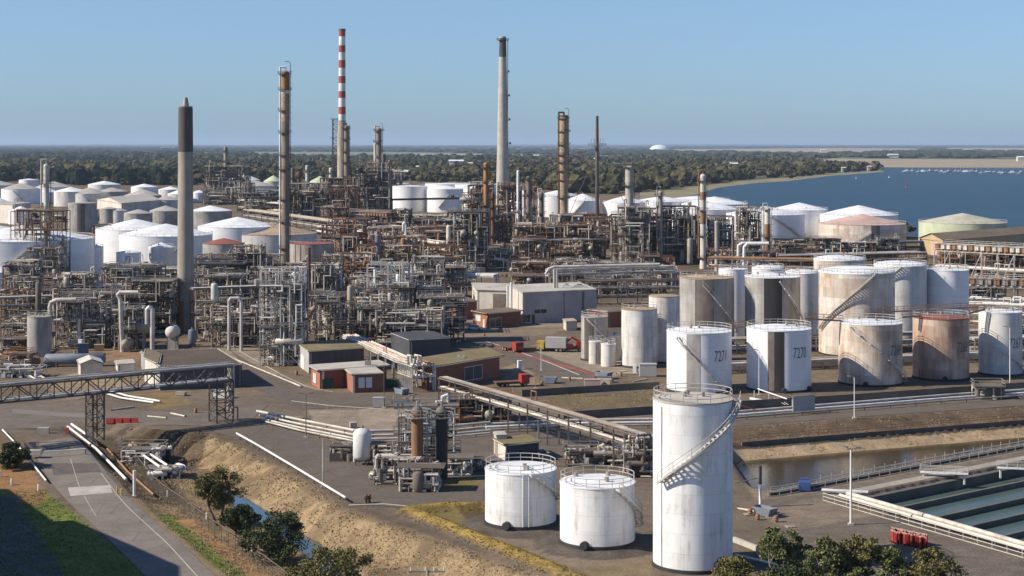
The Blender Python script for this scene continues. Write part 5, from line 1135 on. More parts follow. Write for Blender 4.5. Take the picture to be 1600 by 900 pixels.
for x, y, w, lb in [(918, 234.5, 50, 'long white shed on the horizon right of the rusty twin column'), (975, 234.5, 40, 'long white shed on the horizon left of the huge dome'), (262, 233.5, 20, 'white works on the horizon left of the grey chimney')]:
    c = P(x, y); k = c[1] / F; T = thing('far_shed', lb, 'shed', tuple(c)); mb = MB(); mb.box(c + [0, 0, 1.4 * k], (w * k, 6 * k, 2.8 * k)); mb.out('wall', M['white'], T, smooth=False); mb = MB(); mb.box(c + [0, 0, 3.2 * k], (w * k * 1.02, 6.2 * k, 0.8 * k)); mb.out('roof', M['white_roof'], T, smooth=False)

# ---------------------------------------------------------------- pipe bridge over the gate road
A0, A1 = P(-60, 704, 0), P(357, 658, 0)
def bridge():
    T = thing('pipe_bridge', 'long trussed pipe bridge on two lattice towers crossing above the gate yard', 'pipe bridge', tuple(A0))
    d = A1 - A0; L = np.linalg.norm(d); d = d / L; s = np.array([-d[1], d[0], 0]); s /= np.linalg.norm(s)
    zb, zt = 7.4, 10.0; n = 17; q = A0 + d * np.linspace(0, L, n)[:, None]; w = 1.5
    for k, nm in ((-1, 'near'), (1, 'far')):
        mb = MB()
        for z in (zb, zt): mb.beam([A0 + s * k * w + [0, 0, z]], [A1 + s * k * w + [0, 0, z]], 0.28)
        mb.beam(q + s * k * w + [0, 0, zb], q + s * k * w + [0, 0, zt], 0.16)
        a = q[:-1] + s * k * w; b = q[1:] + s * k * w; od = np.arange(n - 1) % 2 == 0
        mb.beam(np.where(od[:, None], a, b) + [0, 0, zb], np.where(od[:, None], b, a) + [0, 0, zt], 0.17)
        mb.out('truss', M['steel_dark'], T)
    mb = MB()
    for z in (zb, zt): mb.beam(q - s * w + [0, 0, z], q + s * w + [0, 0, z], 0.16)
    mb.out('cross_beam', M['steel_dark'], T)
    for k, (o, z, rad, m_) in enumerate([(-1.0, zb + 0.35, 0.2, 'white'), (-0.3, zb + 0.3, 0.15, 'cream_pipe'), (0.5, zb + 0.3, 0.16, 'galv'), (1.1, zb + 0.3, 0.14, 'cream_pipe'), (-1.1, zt + 0.35, 0.2, 'galv_light'), (-0.2, zt + 0.3, 0.16, 'galv'), (0.8, zt + 0.33, 0.18, 'cream_pipe'), (0.2, zt + 0.55, 0.12, 'galv_light')]):
        mb = MB(); e = [A1 + s * o + [0, 0, z], A1 + s * o + d * 0.4 + [0, 0, z], A1 + s * o + d * 0.4 + [0, 0, 1.0 + 0.3 * k]]; mb.tube([A0 + s * o + [0, 0, z]] + e, rad, 8); mb.out('pipe', M[m_], T)
    for f_, th in ((0.475, 2.0), (0.97, 3.2)):
        b = A0 + d * L * f_; g = 0 if f_ > 0.6 else -0.6; mb = MB(); cs = [(-th / 2, -w), (th / 2, -w), (th / 2, w), (-th / 2, w)]
        cs = [d * a + s * o for a, o in cs]
        for o in cs: mb.beam([b + o + [0, 0, g]], [b + o + [0, 0, zb]], 0.26)
        zz = np.linspace(g, zb, 5)
        for i in range(4):
            o, p = cs[i], cs[(i + 1) % 4]
            for j in range(4): mb.beam([b + o + [0, 0, zz[j + 1]]], [b + p + [0, 0, zz[j + 1]]], 0.14); mb.beam([b + (o if j % 2 else p) + [0, 0, zz[j]]], [b + (p if j % 2 else o) + [0, 0, zz[j + 1]]], 0.12)
        mb.out('lattice_leg', M['steel_dark'], T)
bridge()
mb = MB(); b = P(371, 655); mb.tube([b, b + [0, 0, 2.2], b + [-1.6, 0, 2.2]], 0.16, 8); tag(mb.out('bent_pipe', M['steel_dark']), 'dark bent pipe standing beside the right tower of the pipe bridge', 'pipe')

# ---------------------------------------------------------------- pipe racks of the works
rack('pale pipe rack marching from the brick workshop towards the tall front tank', P(694, 640), P(1006, 742), 2.2, [4.2, 6.0], 5, 'steel_mid', ('galv', 'rust_light', 'steel_mid', 'cream_pipe'), every=7.0, pr=(0.08, 0.14), seed=3)
rack('reddish pipe rack running down beside the concrete block building', P(546, 558), P(640, 604), 3.2, [4.6, 5.0], 6, 'cream_pipe', ('salmon', 'rust_light', 'cream_pipe', 'creamwall'), every=6.0, pr=(0.12, 0.2), seed=4)
rack('short stand of upright pipes at the lower end of the reddish rack', P(640, 604), P(662, 612), 5.0, [3.0, 5.2], 7, 'cream_pipe', ('cream_pipe', 'rust_light', 'creamwall'), every=1.2, seed=5)
rack('grey overhead pipe rack at the left edge behind the beige tank', P(-30, 502), P(120, 496), 4, [4, 6.4], 6, 'steel_mid', seed=6)
rack('overhead pipe rack behind the grey chimney base, left side', P(100, 505), P(270, 498), 4, [4.5, 7.5, 10], 5, 'steel_mid', seed=7)
rack('overhead pipe rack right of the grey chimney', P(300, 520), P(470, 512), 4, [5, 8, 11.5], 5, 'steel_mid', seed=8)
rack('dark three level rack in front of the grey panelled building roof', P(905, 476), P(1062, 474), 6, [2.5, 5, 7.2], 6, 'steel_mid', ('steel_mid', 'galv', 'steel_dark'), seed=9)
rack('pair of thick white pipes on stilts above the grey panelled building', P(855, 462), P(1052, 456), 3, [6.6, 8.2], 2, 'galv_light', ('cream_pipe', 'white'), every=10, pr=(0.3, 0.4), seed=10)
rack('long thin overhead pipe on slender posts in the centre right', P(800, 408), P(968, 404), 3, [8.6], 3, 'galv_light', ('galv_light', 'cream_pipe'), every=7, seed=11)
rack('white pipes running down from the rusty fin cooler towards the cream annex', P(505, 372), P(790, 418), 8, [3.5, 6], 8, 'rust_light', ('cream_pipe', 'white', 'rust', 'cream_pipe'), every=12, pr=(0.2, 0.4), seed=12)
rack('white roofed pipe rack leading to the cream annex', P(640, 462), P(775, 466), 6, [4, 7], 8, 'galv_light', ('white', 'cream_pipe', 'galv'), every=6, pr=(0.15, 0.3), seed=13, deck='white_roof')
rack('rack of pipes in front of the tan roofed grey tank', P(390, 350), P(525, 372), 9, [5, 8.5], 7, 'steel_mid', ('cream_pipe', 'beige', 'galv'), every=14, pr=(0.25, 0.5), seed=14)
rack('rack of pipes left of the banded stack', P(380, 335), P(530, 352), 9, [5, 10], 6, 'steel_mid', ('cream_pipe', 'beige', 'galv'), every=14, pr=(0.25, 0.5), seed=15)
rack('dark pipe crossing in front of the white centre tanks', P(612, 338), P(770, 334), 3, [11], 2, 'steel_dark', ('steel_dark', 'insul_black'), every=25, pr=(0.5, 0.7), seed=16)
rack('long low rack behind the tall grey tanks, bay side', P(1110, 428), P(1290, 432), 7, [3, 6], 7, 'galv', ('cream_pipe', 'white', 'galv', 'rust_light'), every=9, pr=(0.2, 0.4), seed=17)
rack('covered dark walkway rack in front of the stained tanks by the bay', P(1205, 408), P(1440, 402), 4, [4, 6.5], 4, 'steel_dark', ('bluegrey', 'galv', 'steel_mid'), every=9, pr=(0.3, 0.5), seed=18, deck='bluegrey')
rack('rusty racks behind the domed tanks, bay side', P(1210, 420), P(1440, 414), 8, [2.5, 5], 9, 'rust', ('rust_light', 'cream_pipe', 'rust', 'white'), every=8, pr=(0.15, 0.3), seed=19)
rack('low pipes between the white tanks of the numbered row', P(1060, 585), P(1600, 560), 5, [0.8, 1.7], 7, 'galv', ('cream_pipe', 'beige', 'white', 'rust_light'), every=7, pr=(0.1, 0.25), seed=20)
rack('pipes running along the back of the numbered tanks', P(1060, 555), P(1620, 535), 5, [1.2, 3.2], 7, 'galv', ('cream_pipe', 'beige', 'white', 'steel_mid'), every=7, pr=(0.1, 0.25), seed=21)
# fin fan cooler banks at the right edge
def cooler(label, p0, p1, width, z, seed, mat='cream_pipe', lv=2, fans=True):
    T = rack(label, p0, p1, width, [z * 0.55, z], 7, mat, ('cream_pipe', 'white', 'beige', 'galv', 'rust_light'), every=6, pr=(0.12, 0.28), seed=seed, name='fin_fan_cooler', cat='cooler', brace=True)
    d = np.asarray(p1) - np.asarray(p0); L = np.linalg.norm(d); d = d / L; s = np.array([-d[1], d[0], 0]); a = math.atan2(d[1], d[0]); n = int(L / 2.2)
    for i in range(n):
        c = np.asarray(p0) + d * (i + 0.5) * L / n + [0, 0, z + 1.5]; mb = MB(); mb.box(c, (L / n * 0.62, width * 1.05, 1.5), a); mb.box(c + [0, 0, 0.85], (L / n * 0.8, width * 1.1, 0.12), a); mb.out('cooler_bay', M[mat if i % 3 else 'rust_light'], T, smooth=False)
    e = MB()
    for k in (-1, 1):
        for dz in (2.9, 3.5): e.beam([p0 + s * k * width * 0.6 + [0, 0, z + dz]], [p1 + s * k * width * 0.6 + [0, 0, z + dz]], 0.09)
        q = p0 + d * np.linspace(0, L, n)[:, None] + s * k * width * 0.6; e.beam(q + [0, 0, z + 0.2], q + [0, 0, z + 3.5], 0.09)
    e.out('handrail', M['galv_light'], T)
    return T
cooler('upper bank of fin fan coolers at the right edge, behind the numbered tanks', P(1468, 446), P(1700, 462), 7, 12.5, 31)
cooler('lower nearer bank of fin fan coolers at the right edge', P(1515, 492), P(1700, 500), 6, 8.5, 32, 'galv')
cooler('rusty fin fan cooler bank below the beige clamped column', P(532, 362), P(615, 366), 10, 9.5, 33, 'rust_light')
rack('stacked pipe gallery at the right edge, above the pale grey tank', P(1500, 520), P(1700, 526), 6, [2.5, 5, 7.5], 6, 'galv', ('cream_pipe', 'orange_rust', 'white', 'galv'), every=6, pr=(0.15, 0.3), seed=34, brace=True)
rack('stacked pipe gallery between tank 7267 and the right edge', P(1516, 560), P(1680, 556), 5, [2, 4.5], 6, 'galv', ('cream_pipe', 'white', 'galv'), every=5, pr=(0.12, 0.25), seed=35)
# named open steel structures
unit('pale open steel structure left of the concrete block building, several decks high', 440, 572, 9.5, 8, 21, 5, 'pale', 901, npipe=120, rails=True, fill=1.6)
unit('white painted open frame standing in the middle pipe tangle', 607, 520, 11, 7, 18.5, 3, 'pale', 902, npipe=40, fill=0.6, thick=1.9)
unit('grey pipe tangle around the feet of the white painted frame', 640, 545, 16, 9, 9, 2, 'grey', 903, npipe=150, fill=1.4)
unit('thicket of fine scaffold pipes left of the parked white car', 690, 535, 11, 9, 11, 4, 'grey', 904, npipe=170, fill=0.5)
unit('black steel platform on tall legs beside the silver column', 58, 440, 19, 9, 25, 4, 'rusty', 905, npipe=60, fill=0.7)
unit('dark tower of pipes under the thick pale grey column', 992, 415, 13, 11, 23, 6, 'grey', 906, npipe=150, fill=1.2)
# beige tank, drums and vessels in the left front
tank('tall beige rusty tank at the left edge of the jumble', 43, 79, 494, 556, 'tk_grey', 'beige', apex=0.03, ring=False, z=0, cat='tank', rail=True)
bpy.data.objects['storage_tank'].name = 'storage_tank'
def drum(label, x, yb, L, r, zc, mat, ang=0.0, legs=True, name='horizontal_drum', cat='vessel'):
    c = P(x, yb); T = thing(name, label, cat, tuple(c)); p = c + [0, 0, zc]
    mb = MB(); mb.lathe(p, [(0.02, -L / 2 - r * 0.5), (r * 0.6, -L / 2 - r * 0.38), (r, -L / 2), (r, L / 2), (r * 0.6, L / 2 + r * 0.38), (0.02, L / 2 + r * 0.5)], 20, axis='x', rz=ang); mb.out('shell', M[mat], T)
    u = np.array([math.cos(ang), math.sin(ang), 0]); 
    for s_ in (-0.32, 0.32):
        mb = MB(); q = c + u * L * s_; mb.box(q + [0, 0, (zc - r * 0.6) / 2], (0.4, r * 1.5, max(0.2, zc - r * 0.6)), ang); mb.out('saddle', M['concrete'], T, smooth=False)
    mb = MB(); mb.segs([p + [0, 0, r * 0.9]], [p + [0, 0, r + 0.7]], 0.25, 10); mb.out('nozzle', M['galv'], T)
    return T
drum('long blue grey drum lying on the ground in front of the left jumble', 117, 572, 12.5, 1.25, 1.6, 'bluegrey', 0.12)
drum('beige drum on saddles in the left front jumble', 212, 545, 6.5, 1.35, 5.0, 'beige')
drum('rusty round ended drum low in the left front jumble', 198, 549, 3.0, 1.2, 2.0, 'beige', 1.45)
drum('cream round ended drum on a stand left of the grey chimney foot', 270, 552, 3.0, 1.4, 5.2, 'creamwall', 1.45)
drum('white upright cylinder lying behind the pale open steel structure', 520, 560, 4, 0.8, 1.5, 'galv')
def vessel(label, x, yt, yb, wpx, mat, z=None, name='vertical_vessel', legs=True):
    c = P(x, yb) if z is None else P(x, yb, z); k = c[1] / F; h = (yb - yt) * k; r = wpx * k / 2; T = thing(name, label, 'vessel', tuple(c)); l = min(1.0, h * 0.15) if legs else 0
    mb = MB(); mb.lathe(c, [(r * 0.3, l - 0.15), (r * 0.8, l), (r, l + r * 0.4), (r, h - r * 0.6), (r * 0.8, h - r * 0.2), (r * 0.3, h), (0, h + 0.02)], 28); mb.out('shell', M[mat], T)
    for a in np.arange(4) * math.pi / 2 + 0.6:
        mb = MB(); q = c + [r * 0.8 * math.sin(a), -r * 0.8 * math.cos(a), 0]; mb.beam([q], [q + [0, 0, l + r * 0.3]], 0.2); mb.out('leg', M['steel_mid'], T)
    mb = MB(); mb.segs([c + [0, 0, h - 0.05]], [c + [0, 0, h + 0.45]], 0.16, 8); mb.out('nozzle', M['galv'], T)
    return T
vessel('white upright gas bottle shaped tank with a domed top, left of the brown pump column', 566, 669, 726, 29, 'white', 0.0)
mb = MB(); c = P(553.5, 722); mb.tube([c, c + [0, 0, 4.6], c + [0.7, 0, 5.0]], 0.16, 8); tag(mb.out('riser_pipe', M['white']), 'white riser pipe hugging the left side of the white domed tank', 'pipe')
vessel('blue grey upright vessel at the foot of the grey chimney', 300, 514, 542, 12, 'bluegrey', 0.0)
vessel('grey upright vessel with a conical top behind the white painted frame', 530, 410, 458, 17, 'galv', 0.0)
vessel('pale upright vessel with a domed head in front of the dark centre frames', 694, 388, 426, 10, 'cream_pipe', 0.0)
vessel('small white vessel on the centre right slab, left one', 848, 388, 405, 4, 'white', 0.0); vessel('small white vessel on the centre right slab, right one', 879, 388, 405, 4, 'white', 0.0)
vessel('upright grey vessel in front of the striped rusty roofed tank', 664, 432, 470, 9, 'galv', 0.0)
# big bent pipes in the left front
def bent(label, px, rad, mat='cream_pipe', depth=None):
    """px: (x, y) list; all in one upright plane at the depth where the last one meets the ground"""
    Y = P(*px[-1])[1] if depth is None else depth; pts = [[(x - 800) * Y / F, Y, zat(y, Y)] for x, y in px]
    mb = MB(); mb.tube(np.array(pts), rad, 12); return tag(mb.out('bent_pipe', M[mat]), label, 'pipe', )
bent('thick cream pipe bending twice above the beige tank', [(118, 468), (88, 469), (80, 473), (78, 480), (78, 546)], 0.55)
bent('cream pipe with a small elbow right of the beige tank', [(94, 500), (80, 500), (78, 503), (79, 552)], 0.4, depth=P(79, 546)[1])
bent('tall inverted U pipe in front of the beige drum', [(230, 505), (230, 484), (234, 480), (238, 484), (238, 553)], 0.55, 'galv_light')
bent('cream pipe with a square elbow left of the inverted U pipe', [(215, 457), (188, 457), (184, 461), (188, 468), (191, 550)], 0.5)
bent('pale pipe arch right of the grey chimney', [(358, 546), (358, 470), (361, 466), (373, 466), (377, 472), (377, 548)], 0.4, 'galv_light')
bent('black bent flue pipe beside the tall steel column foot', [(446, 412), (438, 414), (420, 414), (408, 418), (400, 470)], 0.5, 'steel_dark', depth=P(400, 450)[1])
bent('large grey pipe elbow over the grey panelled building roof', [(853, 428), (858, 420), (866, 417), (1030, 413)], 0.45, 'galv_light', depth=P(860, 480)[1])
bent('pair of grey stacks on the grey panelled building, left one', [(866, 420), (866, 470)], 0.35, 'galv_light', depth=P(866, 498)[1]); bent('pair of grey stacks on the grey panelled building, right one', [(870, 421), (870, 470)], 0.35, 'galv_light', depth=P(870, 498)[1])
bent('white stacks beside the annex, left pipe', [(793, 446), (793, 500)], 0.3, 'white', depth=P(793, 502)[1]); bent('white stacks beside the annex, right pipe', [(799, 441), (799, 500)], 0.35, 'white', depth=P(799, 502)[1])
bent('white pipe rising from the rusty racks like a walking stick', [(634, 400), (634, 352), (632, 348), (630, 350), (630, 360)], 0.5, 'white', depth=P(634, 405)[1])
bent('pale twin down pipes behind the tall grey tanks, left one', [(1200, 380), (1160, 380), (1154, 384), (1153, 415)], 0.6, 'white', depth=P(1153, 428)[1]); bent('pale twin down pipes behind the tall grey tanks, right one', [(1200, 381), (1168, 381), (1163, 386), (1162, 418)], 0.6, 'white', depth=P(1162, 430)[1])
drum('orange red drum in the rusty racks right of the fin cooler', 585, 372, 9.5, 1.8, 4.5, 'stack_red', 0.1)

unit('dense brown pipe gallery in front of the tan gabled warehouse', 1515, 432, 20, 9, 9, 3, 'rusty', 941, npipe=140, fill=1.2)
unit('dense brown pipe gallery at the right edge in front of the tan gabled warehouse', 1585, 436, 20, 9, 9, 3, 'rusty', 942, npipe=140, fill=1.2)
unit('pipes and steel between the clean white tank and the fin fan coolers', 1535, 470, 15, 8, 7, 2, 'grey', 943, npipe=110, fill=1.2)
unit('pipes and steel at the right edge below the fin fan coolers', 1595, 545, 13, 8, 6, 2, 'grey', 944, npipe=90, fill=1.0)
# plant on the flat roofs
for i, (x, y, yb, w, h, mt, lb) in enumerate([(905, 452, 498, 3.2, 1.6, 'galv_light', 'pale air handling unit on the grey panelled building, right one'), (885, 450, 498, 2.6, 1.3, 'white', 'white air handling unit on the grey panelled building, left one'), (765, 456, 488, 2.4, 1.5, 'white', 'white roof unit on the cream annex'), (575, 567, 604, 1.2, 0.7, 'galv', 'small vent box on the brick office roof'), (720, 560, 598, 1.5, 0.7, 'galv_light', 'pale vent box on the brick workshop roof'), (300, 556, 575, 1.4, 0.8, 'galv', 'grey vent on the dark ribbed shed roof'), (530, 543, 575, 1.2, 0.6, 'steel_mid', 'dark vent on the mossy roof of the block building')]):
    Y = P(x, yb)[1] + 3; z = zat(y, Y); c = np.array([(x - 800) * Y / F, Y, z]); T = thing('roof_unit', lb, 'roof unit', tuple(c)); mb = MB(); mb.box(c, (w, w * 0.7, h * 1.6)); mb.out('housing', M[mt], T, smooth=False); mb = MB(); mb.segs([c + [0, 0, h * 0.75]], [c + [0, 0, h * 0.95]], w * 0.25, 12); mb.out('fan', M['steel_mid'], T)

for (x, yb, w, d, h, lv, st, lb) in [(112, 512, 9, 8, 14, 4, 'dark', 'tall dark deck tower above the beige tank'), (254, 478, 10, 8, 11, 3, 'grey', 'tall grey deck tower just left of the grey chimney'), (385, 474, 10, 8, 17, 4, 'dark', 'tall dark deck tower right of the grey chimney'), (502, 508, 10, 8, 16, 4, 'grey', 'tall grey deck tower behind the concrete block building'), (560, 474, 11, 8, 15, 4, 'rusty', 'tall rusty deck tower left of the white painted frame'), (668, 474, 10, 8, 14, 3, 'grey', 'tall grey deck tower right of the white painted frame'), (30, 470, 10, 8, 12, 3, 'dark', 'dark deck tower at the left edge below the silver column'), (735, 425, 13, 9, 22, 5, 'dark', 'high dark tower of decks left of the tapered pale chimney foot'), (905, 405, 12, 9, 14, 4, 'rusty', 'rusty deck tower right of the rusty twin column'), (1060, 412, 16, 10, 22, 5, 'dark', 'high dark deck tower left of the cream column')]:
    unit(lb, x, yb, w, d, h, lv, st, int(x * 7 + yb), npipe=120, fill=1.3, thick=1.5 if yb > 430 else 2.0, solid=2.2)
for i, (x, yt, yb, w, mt, lb) in enumerate([(150, 436, 508, 13, 'galv', 'grey upright vessel in the left front jumble'), (262, 452, 512, 17, 'beige', 'beige upright vessel touching the grey chimney from the left'), (335, 442, 522, 11, 'galv_light', 'pale upright vessel right of the grey chimney'), (418, 458, 542, 9, 'galv', 'slim grey vessel left of the pale open steel structure'), (507, 424, 505, 12, 'galv', 'grey vessel with platforms behind the black vent stack'), (547, 446, 524, 9, 'beige', 'beige slim vessel above the concrete block building'), (622, 428, 512, 7, 'white', 'white pipe like vessel inside the white painted frame'), (652, 444, 516, 9, 'steel_mid', 'dark vessel right of the white painted frame'), (575, 392, 440, 11, 'galv', 'grey vessel with a flat head in the rusty racks'), (630, 372, 420, 8, 'rust_light', 'rust mottled vessel in the rusty racks'), (190, 452, 500, 10, 'galv_light', 'silver vessel left of the cream pipe with a square elbow'), (60, 440, 500, 9, 'steel_mid', 'dark vessel under the black platform'), (786, 380, 418, 9, 'steel_mid', 'dark vessel right of the cream vessel column'), (930, 368, 404, 8, 'beige', 'beige vessel by the long thin overhead pipe'), (1078, 372, 416, 9, 'galv', 'grey vessel left of the cream column')]):
    vessel(lb, x, yt, yb, w, mt, 0.0)
# ---------------------------------------------------------------- pump unit with two dark columns
def pump_unit():
    k = P(650, 735)[1] / F
    for (x, yt, yb, w, mat, lb) in [(652, 634, 752, 19, 'salmon', 'brown upright column of the pump unit with a rounded cap'), (690, 634, 748, 19, 'insul_black', 'black clad upright column of the pump unit, right of the brown one')]:
        c = P(x, yb); kk = c[1] / F; h = (yb - yt) * kk; r = w * kk / 2; T = thing('adsorber_column', lb, 'column', tuple(c))
        mb = MB(); mb.lathe(c, [(r, 0), (r, h - 0.9)], 24); mb.out('shell', M['rust_light' if mat == 'salmon' else mat], T); mb = MB(); mb.lathe(c, [(r, h - 0.9), (r * 0.8, h - 0.4), (r * 0.4, h - 0.1), (0.02, h)], 24); mb.out('head', M['steel_mid'], T)
        ring_platform(T, c, r, h - 1.6, 0.9, 'galv'); mb = MB(); mb.segs([c + [0, 0, h - 0.1]], [c + [0, 0, h + 0.7]], 0.15, 8); mb.out('nozzle', M['galv'], T)
    c0 = P(672, 735)
    for (x, yb, w, h, lv, sty, sd, lb, f_) in [(666, 732, 8.6, 9.6, 4, 'pale', 911, 'pale lattice frame carrying the two dark pump unit columns', 0.5), (622, 757, 6.5, 3.6, 1, 'grey', 912, 'low cluster of pumps and pipes in front of the white domed tank', 1.5), (655, 768, 5.5, 3.2, 1, 'grey', 913, 'low cluster of pumps and pipes below the brown column', 1.6),
                                     (715, 742, 4.2, 2.2, 1, 'pale', 914, 'low grey pipe stand right of the black column', 0.8), (603, 728, 3.6, 3.0, 1, 'grey', 915, 'small manifold between the white domed tank and the frame', 1.2), (736, 735, 3.2, 1.4, 1, 'grey', 916, 'ankle high pipes behind the squat tank with a roof rail', 0.8), (532, 720, 3.0, 2.2, 1, 'grey', 917, 'tangle of hoses and valves left of the white domed tank', 1.0)]:
        unit(lb, x, yb, w, 3.4, h, lv, sty, sd, npipe=90, fill=f_, rails=lv > 2, thick=0.85 if lv > 2 else 0.6, braces=lv > 2, name='pump_skid' if lv == 1 else 'steel_frame')
pump_unit()
unit('cluttered pipe yard under the pale rack, left of its posts', 745, 660, 12, 6, 4.0, 1, 'rusty', 921, npipe=90, fill=1.2, thick=0.7)
unit('pipe manifold standing by the left flank of the tall front tank', 1000, 745, 4.5, 5, 5.5, 2, 'grey', 922, npipe=60, fill=0.8, thick=0.7)
unit('low pipework behind the two squat tanks', 930, 728, 9, 5, 2.2, 1, 'grey', 923, npipe=60, fill=0.7, thick=0.6)
unit('small pipe yard at the left edge beside the beige tank', 20, 575, 8, 6, 2.6, 1, 'rusty', 924, npipe=60, fill=0.8, thick=0.6)
unit('low pipe clutter in front of the dark ribbed roof shed', 30, 590, 9, 5, 2.0, 1, 'pale', 925, npipe=50, fill=0.6, thick=0.6)
# ---------------------------------------------------------------- pipelines over the ground
def gl(pts, dz): return np.array([PG(x, y) + [0, 0, dz] for x, y in pts])
pipeline('white pipe on short supports along the top of the yellow embankment', gl([(370, 684), (400, 701), (460, 737), (540, 786)], 0.75), 0.17, 'white', every=4)
pipeline('white pipe along the right edge of the gate road, outer one', gl([(106, 672), (150, 706), (197, 755)], 0.6), 0.22, 'white', every=4); pipeline('white pipe along the right edge of the gate road, inner one', gl([(112, 668), (135, 684), (150, 696)], 0.6), 0.22, 'white', every=4)
pipeline('rusty pipe in the ditch right of the gate road', gl([(168, 706), (200, 742), (240, 778)], 0.5), 0.18, 'rust_light', every=4)
pipeline('white guard pipe along the left edge of the gate road', gl([(4, 676), (30, 703), (72, 756)], 0.5), 0.14, 'white', every=3)
for i, (y0, dz, r_, m_) in enumerate([(0, 0.9, 0.24, 'galv_light'), (4, 0.6, 0.18, 'cream_pipe'), (9, 0.5, 0.2, 'galv_light'), (13, 0.5, 0.15, 'cream_pipe')]):
    pipeline(['thick pale pipe crossing the yard towards the pump unit', 'cream pipe beside the thick pale pipe across the yard', 'pale grey pipe in the bundle crossing the yard', 'thin cream pipe, nearest of the bundle crossing the yard'][i], gl([(402 + y0, 650 + y0), (470, 664 + y0), (560, 682 + y0), (640, 680 + y0), (765, 668 + y0)], dz), r_, m_, every=5)
for i, (y0, r_, m_) in enumerate([(0, 0.25, 'galv_light'), (5, 0.22, 'white'), (9, 0.16, 'galv')]):
    pipeline(['pale grey pipe from the pump yard along the bund road', 'white pipe along the bund road below the bund wall', 'thin grey pipe nearest the bund road'][i], gl([(760, 668 + y0), (880, 662 + y0), (1020, 660 + y0), (1145, 649 + y0), (1330, 634 + y0), (1490, 621 + y0), (1640, 611 + y0)], 0.6), r_, m_, every=6)
pipeline('two tone pipes lying left of the pump yard, upper', gl([(166, 612), (200, 622), (250, 630)], 0.4), 0.2, 'white', every=4); pipeline('two tone pipes lying left of the pump yard, lower', gl([(150, 613), (190, 625), (240, 632)], 0.4), 0.2, 'white', every=4)
pipeline('white pipe lying along the street beside the dark shed, upper', gl([(340, 552), (420, 585), (470, 606)], 0.3), 0.16, 'cream_pipe', every=5)
pipeline('pipe with expansion bend at the left yard edge', gl([(0, 556), (30, 580), (60, 598)], 0.4), 0.2, 'cream_pipe', every=3); pipeline('second pipe with rust at the left yard edge', gl([(14, 556), (46, 580), (80, 600)], 0.4), 0.2, 'salmon', every=3)
# ---------------------------------------------------------------- walls
wall('bund_wall', 'long dark concrete bund wall in front of the numbered tanks', [P(1140, 644), P(1330, 632), P(1660, 608)], -0.2, 2.0, 0.35, M['bund'])
wall('bund_wall', 'dark concrete bund wall behind the mossy plot left of the tall front tank', [P(815, 620), P(1030, 607)], 0, 1.4, 0.35, M['bund'])
wall('bund_wall', 'dark concrete bund wall in front of the mossy plot left of the tall front tank', [P(880, 656), P(1035, 646)], 0, 1.5, 0.35, M['bund'])
wall('bund_wall', 'low wall behind the street with the red kerb', [P(905, 546), P(800, 550)], 0, 0.9, 0.3, M['bund'])
wall('culvert_wall', 'pale sloping concrete wall of the culvert right of the tall front tank', [P(1146, 846), P(1186, 862), P(1232, 884)], -1.2, 0.6, 0.5, M['concrete_pale'])
pipeline('white pipes in the culvert at the foot of the pale sloping wall', gl([(1150, 872), (1200, 884), (1240, 893)], 0.4), 0.14, 'white', every=3)
# ---------------------------------------------------------------- fences and rails
def fence(name, label, pts, h, every, mat='galv', rails=(0.5, 1.0), pw=0.07, mesh=None, cat='fence', indiv=True, group=None, dz=0.0):
    pts = np.array([np.append(p, 0.0)[:3] for p in pts], float); T = thing(name, label, cat, tuple(pts[0]), group); cum = np.concatenate([[0], np.cumsum(np.linalg.norm(np.diff(pts[:, :2], axis=0), axis=1))])
    n = max(2, int(cum[-1] / every) + 1); s = np.linspace(0, cum[-1], n); q = np.stack([np.interp(s, cum, pts[:, 0]), np.interp(s, cum, pts[:, 1]), np.zeros(n)], 1); q[:, 2] = hgt(q[:, 0], q[:, 1]) + dz
    for p in q[:95]:
        mb = MB(); mb.beam([p - [0, 0, 0.1]], [p + [0, 0, h]], pw); mb.out('post', M[mat], T, smooth=False)
    for f_ in rails:
        mb = MB(); mb.segs(q[:-1] + [0, 0, h * f_], q[1:] + [0, 0, h * f_], 0.035, 4); mb.out('rail', M[mat], T, smooth=False)
    if mesh:
        mb = MB(); qq = np.concatenate([q[:-1] + (q[1:] - q[:-1]) * t for t in (0.25, 0.5, 0.75)]); mb.segs(qq, qq + [0, 0, h], 0.012, 4)
        for f_ in np.arange(0.15, 1.0, 0.16): mb.segs(q[:-1] + [0, 0, h * f_], q[1:] + [0, 0, h * f_], 0.010, 4)
        mb.out('wire_mesh', M[mesh], T, smooth=False)
    return T
def line_w(a, d, n, s0, s1, off): return [a + d * s0 + n * off, a + d * s1 + n * off]
fence('railing', 'rusty railing along the far canal bank below the bund road', line_w(RA, RD, RN, -2, 75, 5.4), 0.9, 2.0, 'rust_light', group=None)
wall('trench_wall', 'low dark trench wall along the far canal bank', line_w(RA, RD, RN, -2, 75, 6.45), -2.5, -1.35, 0.3, M['bund'])
fence('railing', 'railing on the water side of the canal path', line_w(NA, ND, NN, 18, 85, 0.6), 1.1, 2.4, 'cream_pipe', rails=(0.55,))
fence('railing', 'railing on the basin side of the canal path', line_w(NA, ND, NN, 4, 85, 3.6), 1.15, 2.4, 'galv_light')
fence('railing', 'railing along the foot of the dark basin side wall', line_w(NA, ND, NN, 2, 85, 4.9), 1.1, 2.4, 'galv_light', rails=(0.1, 0.55, 1.0))
wall('path_wall', 'black kerb wall below the canal path railings', line_w(NA, ND, NN, 3, 90, 4.4), -1.6, 0.25, 0.25, M['black'])
c0 = BF0 - BV * 2.5 - BU * 2.0
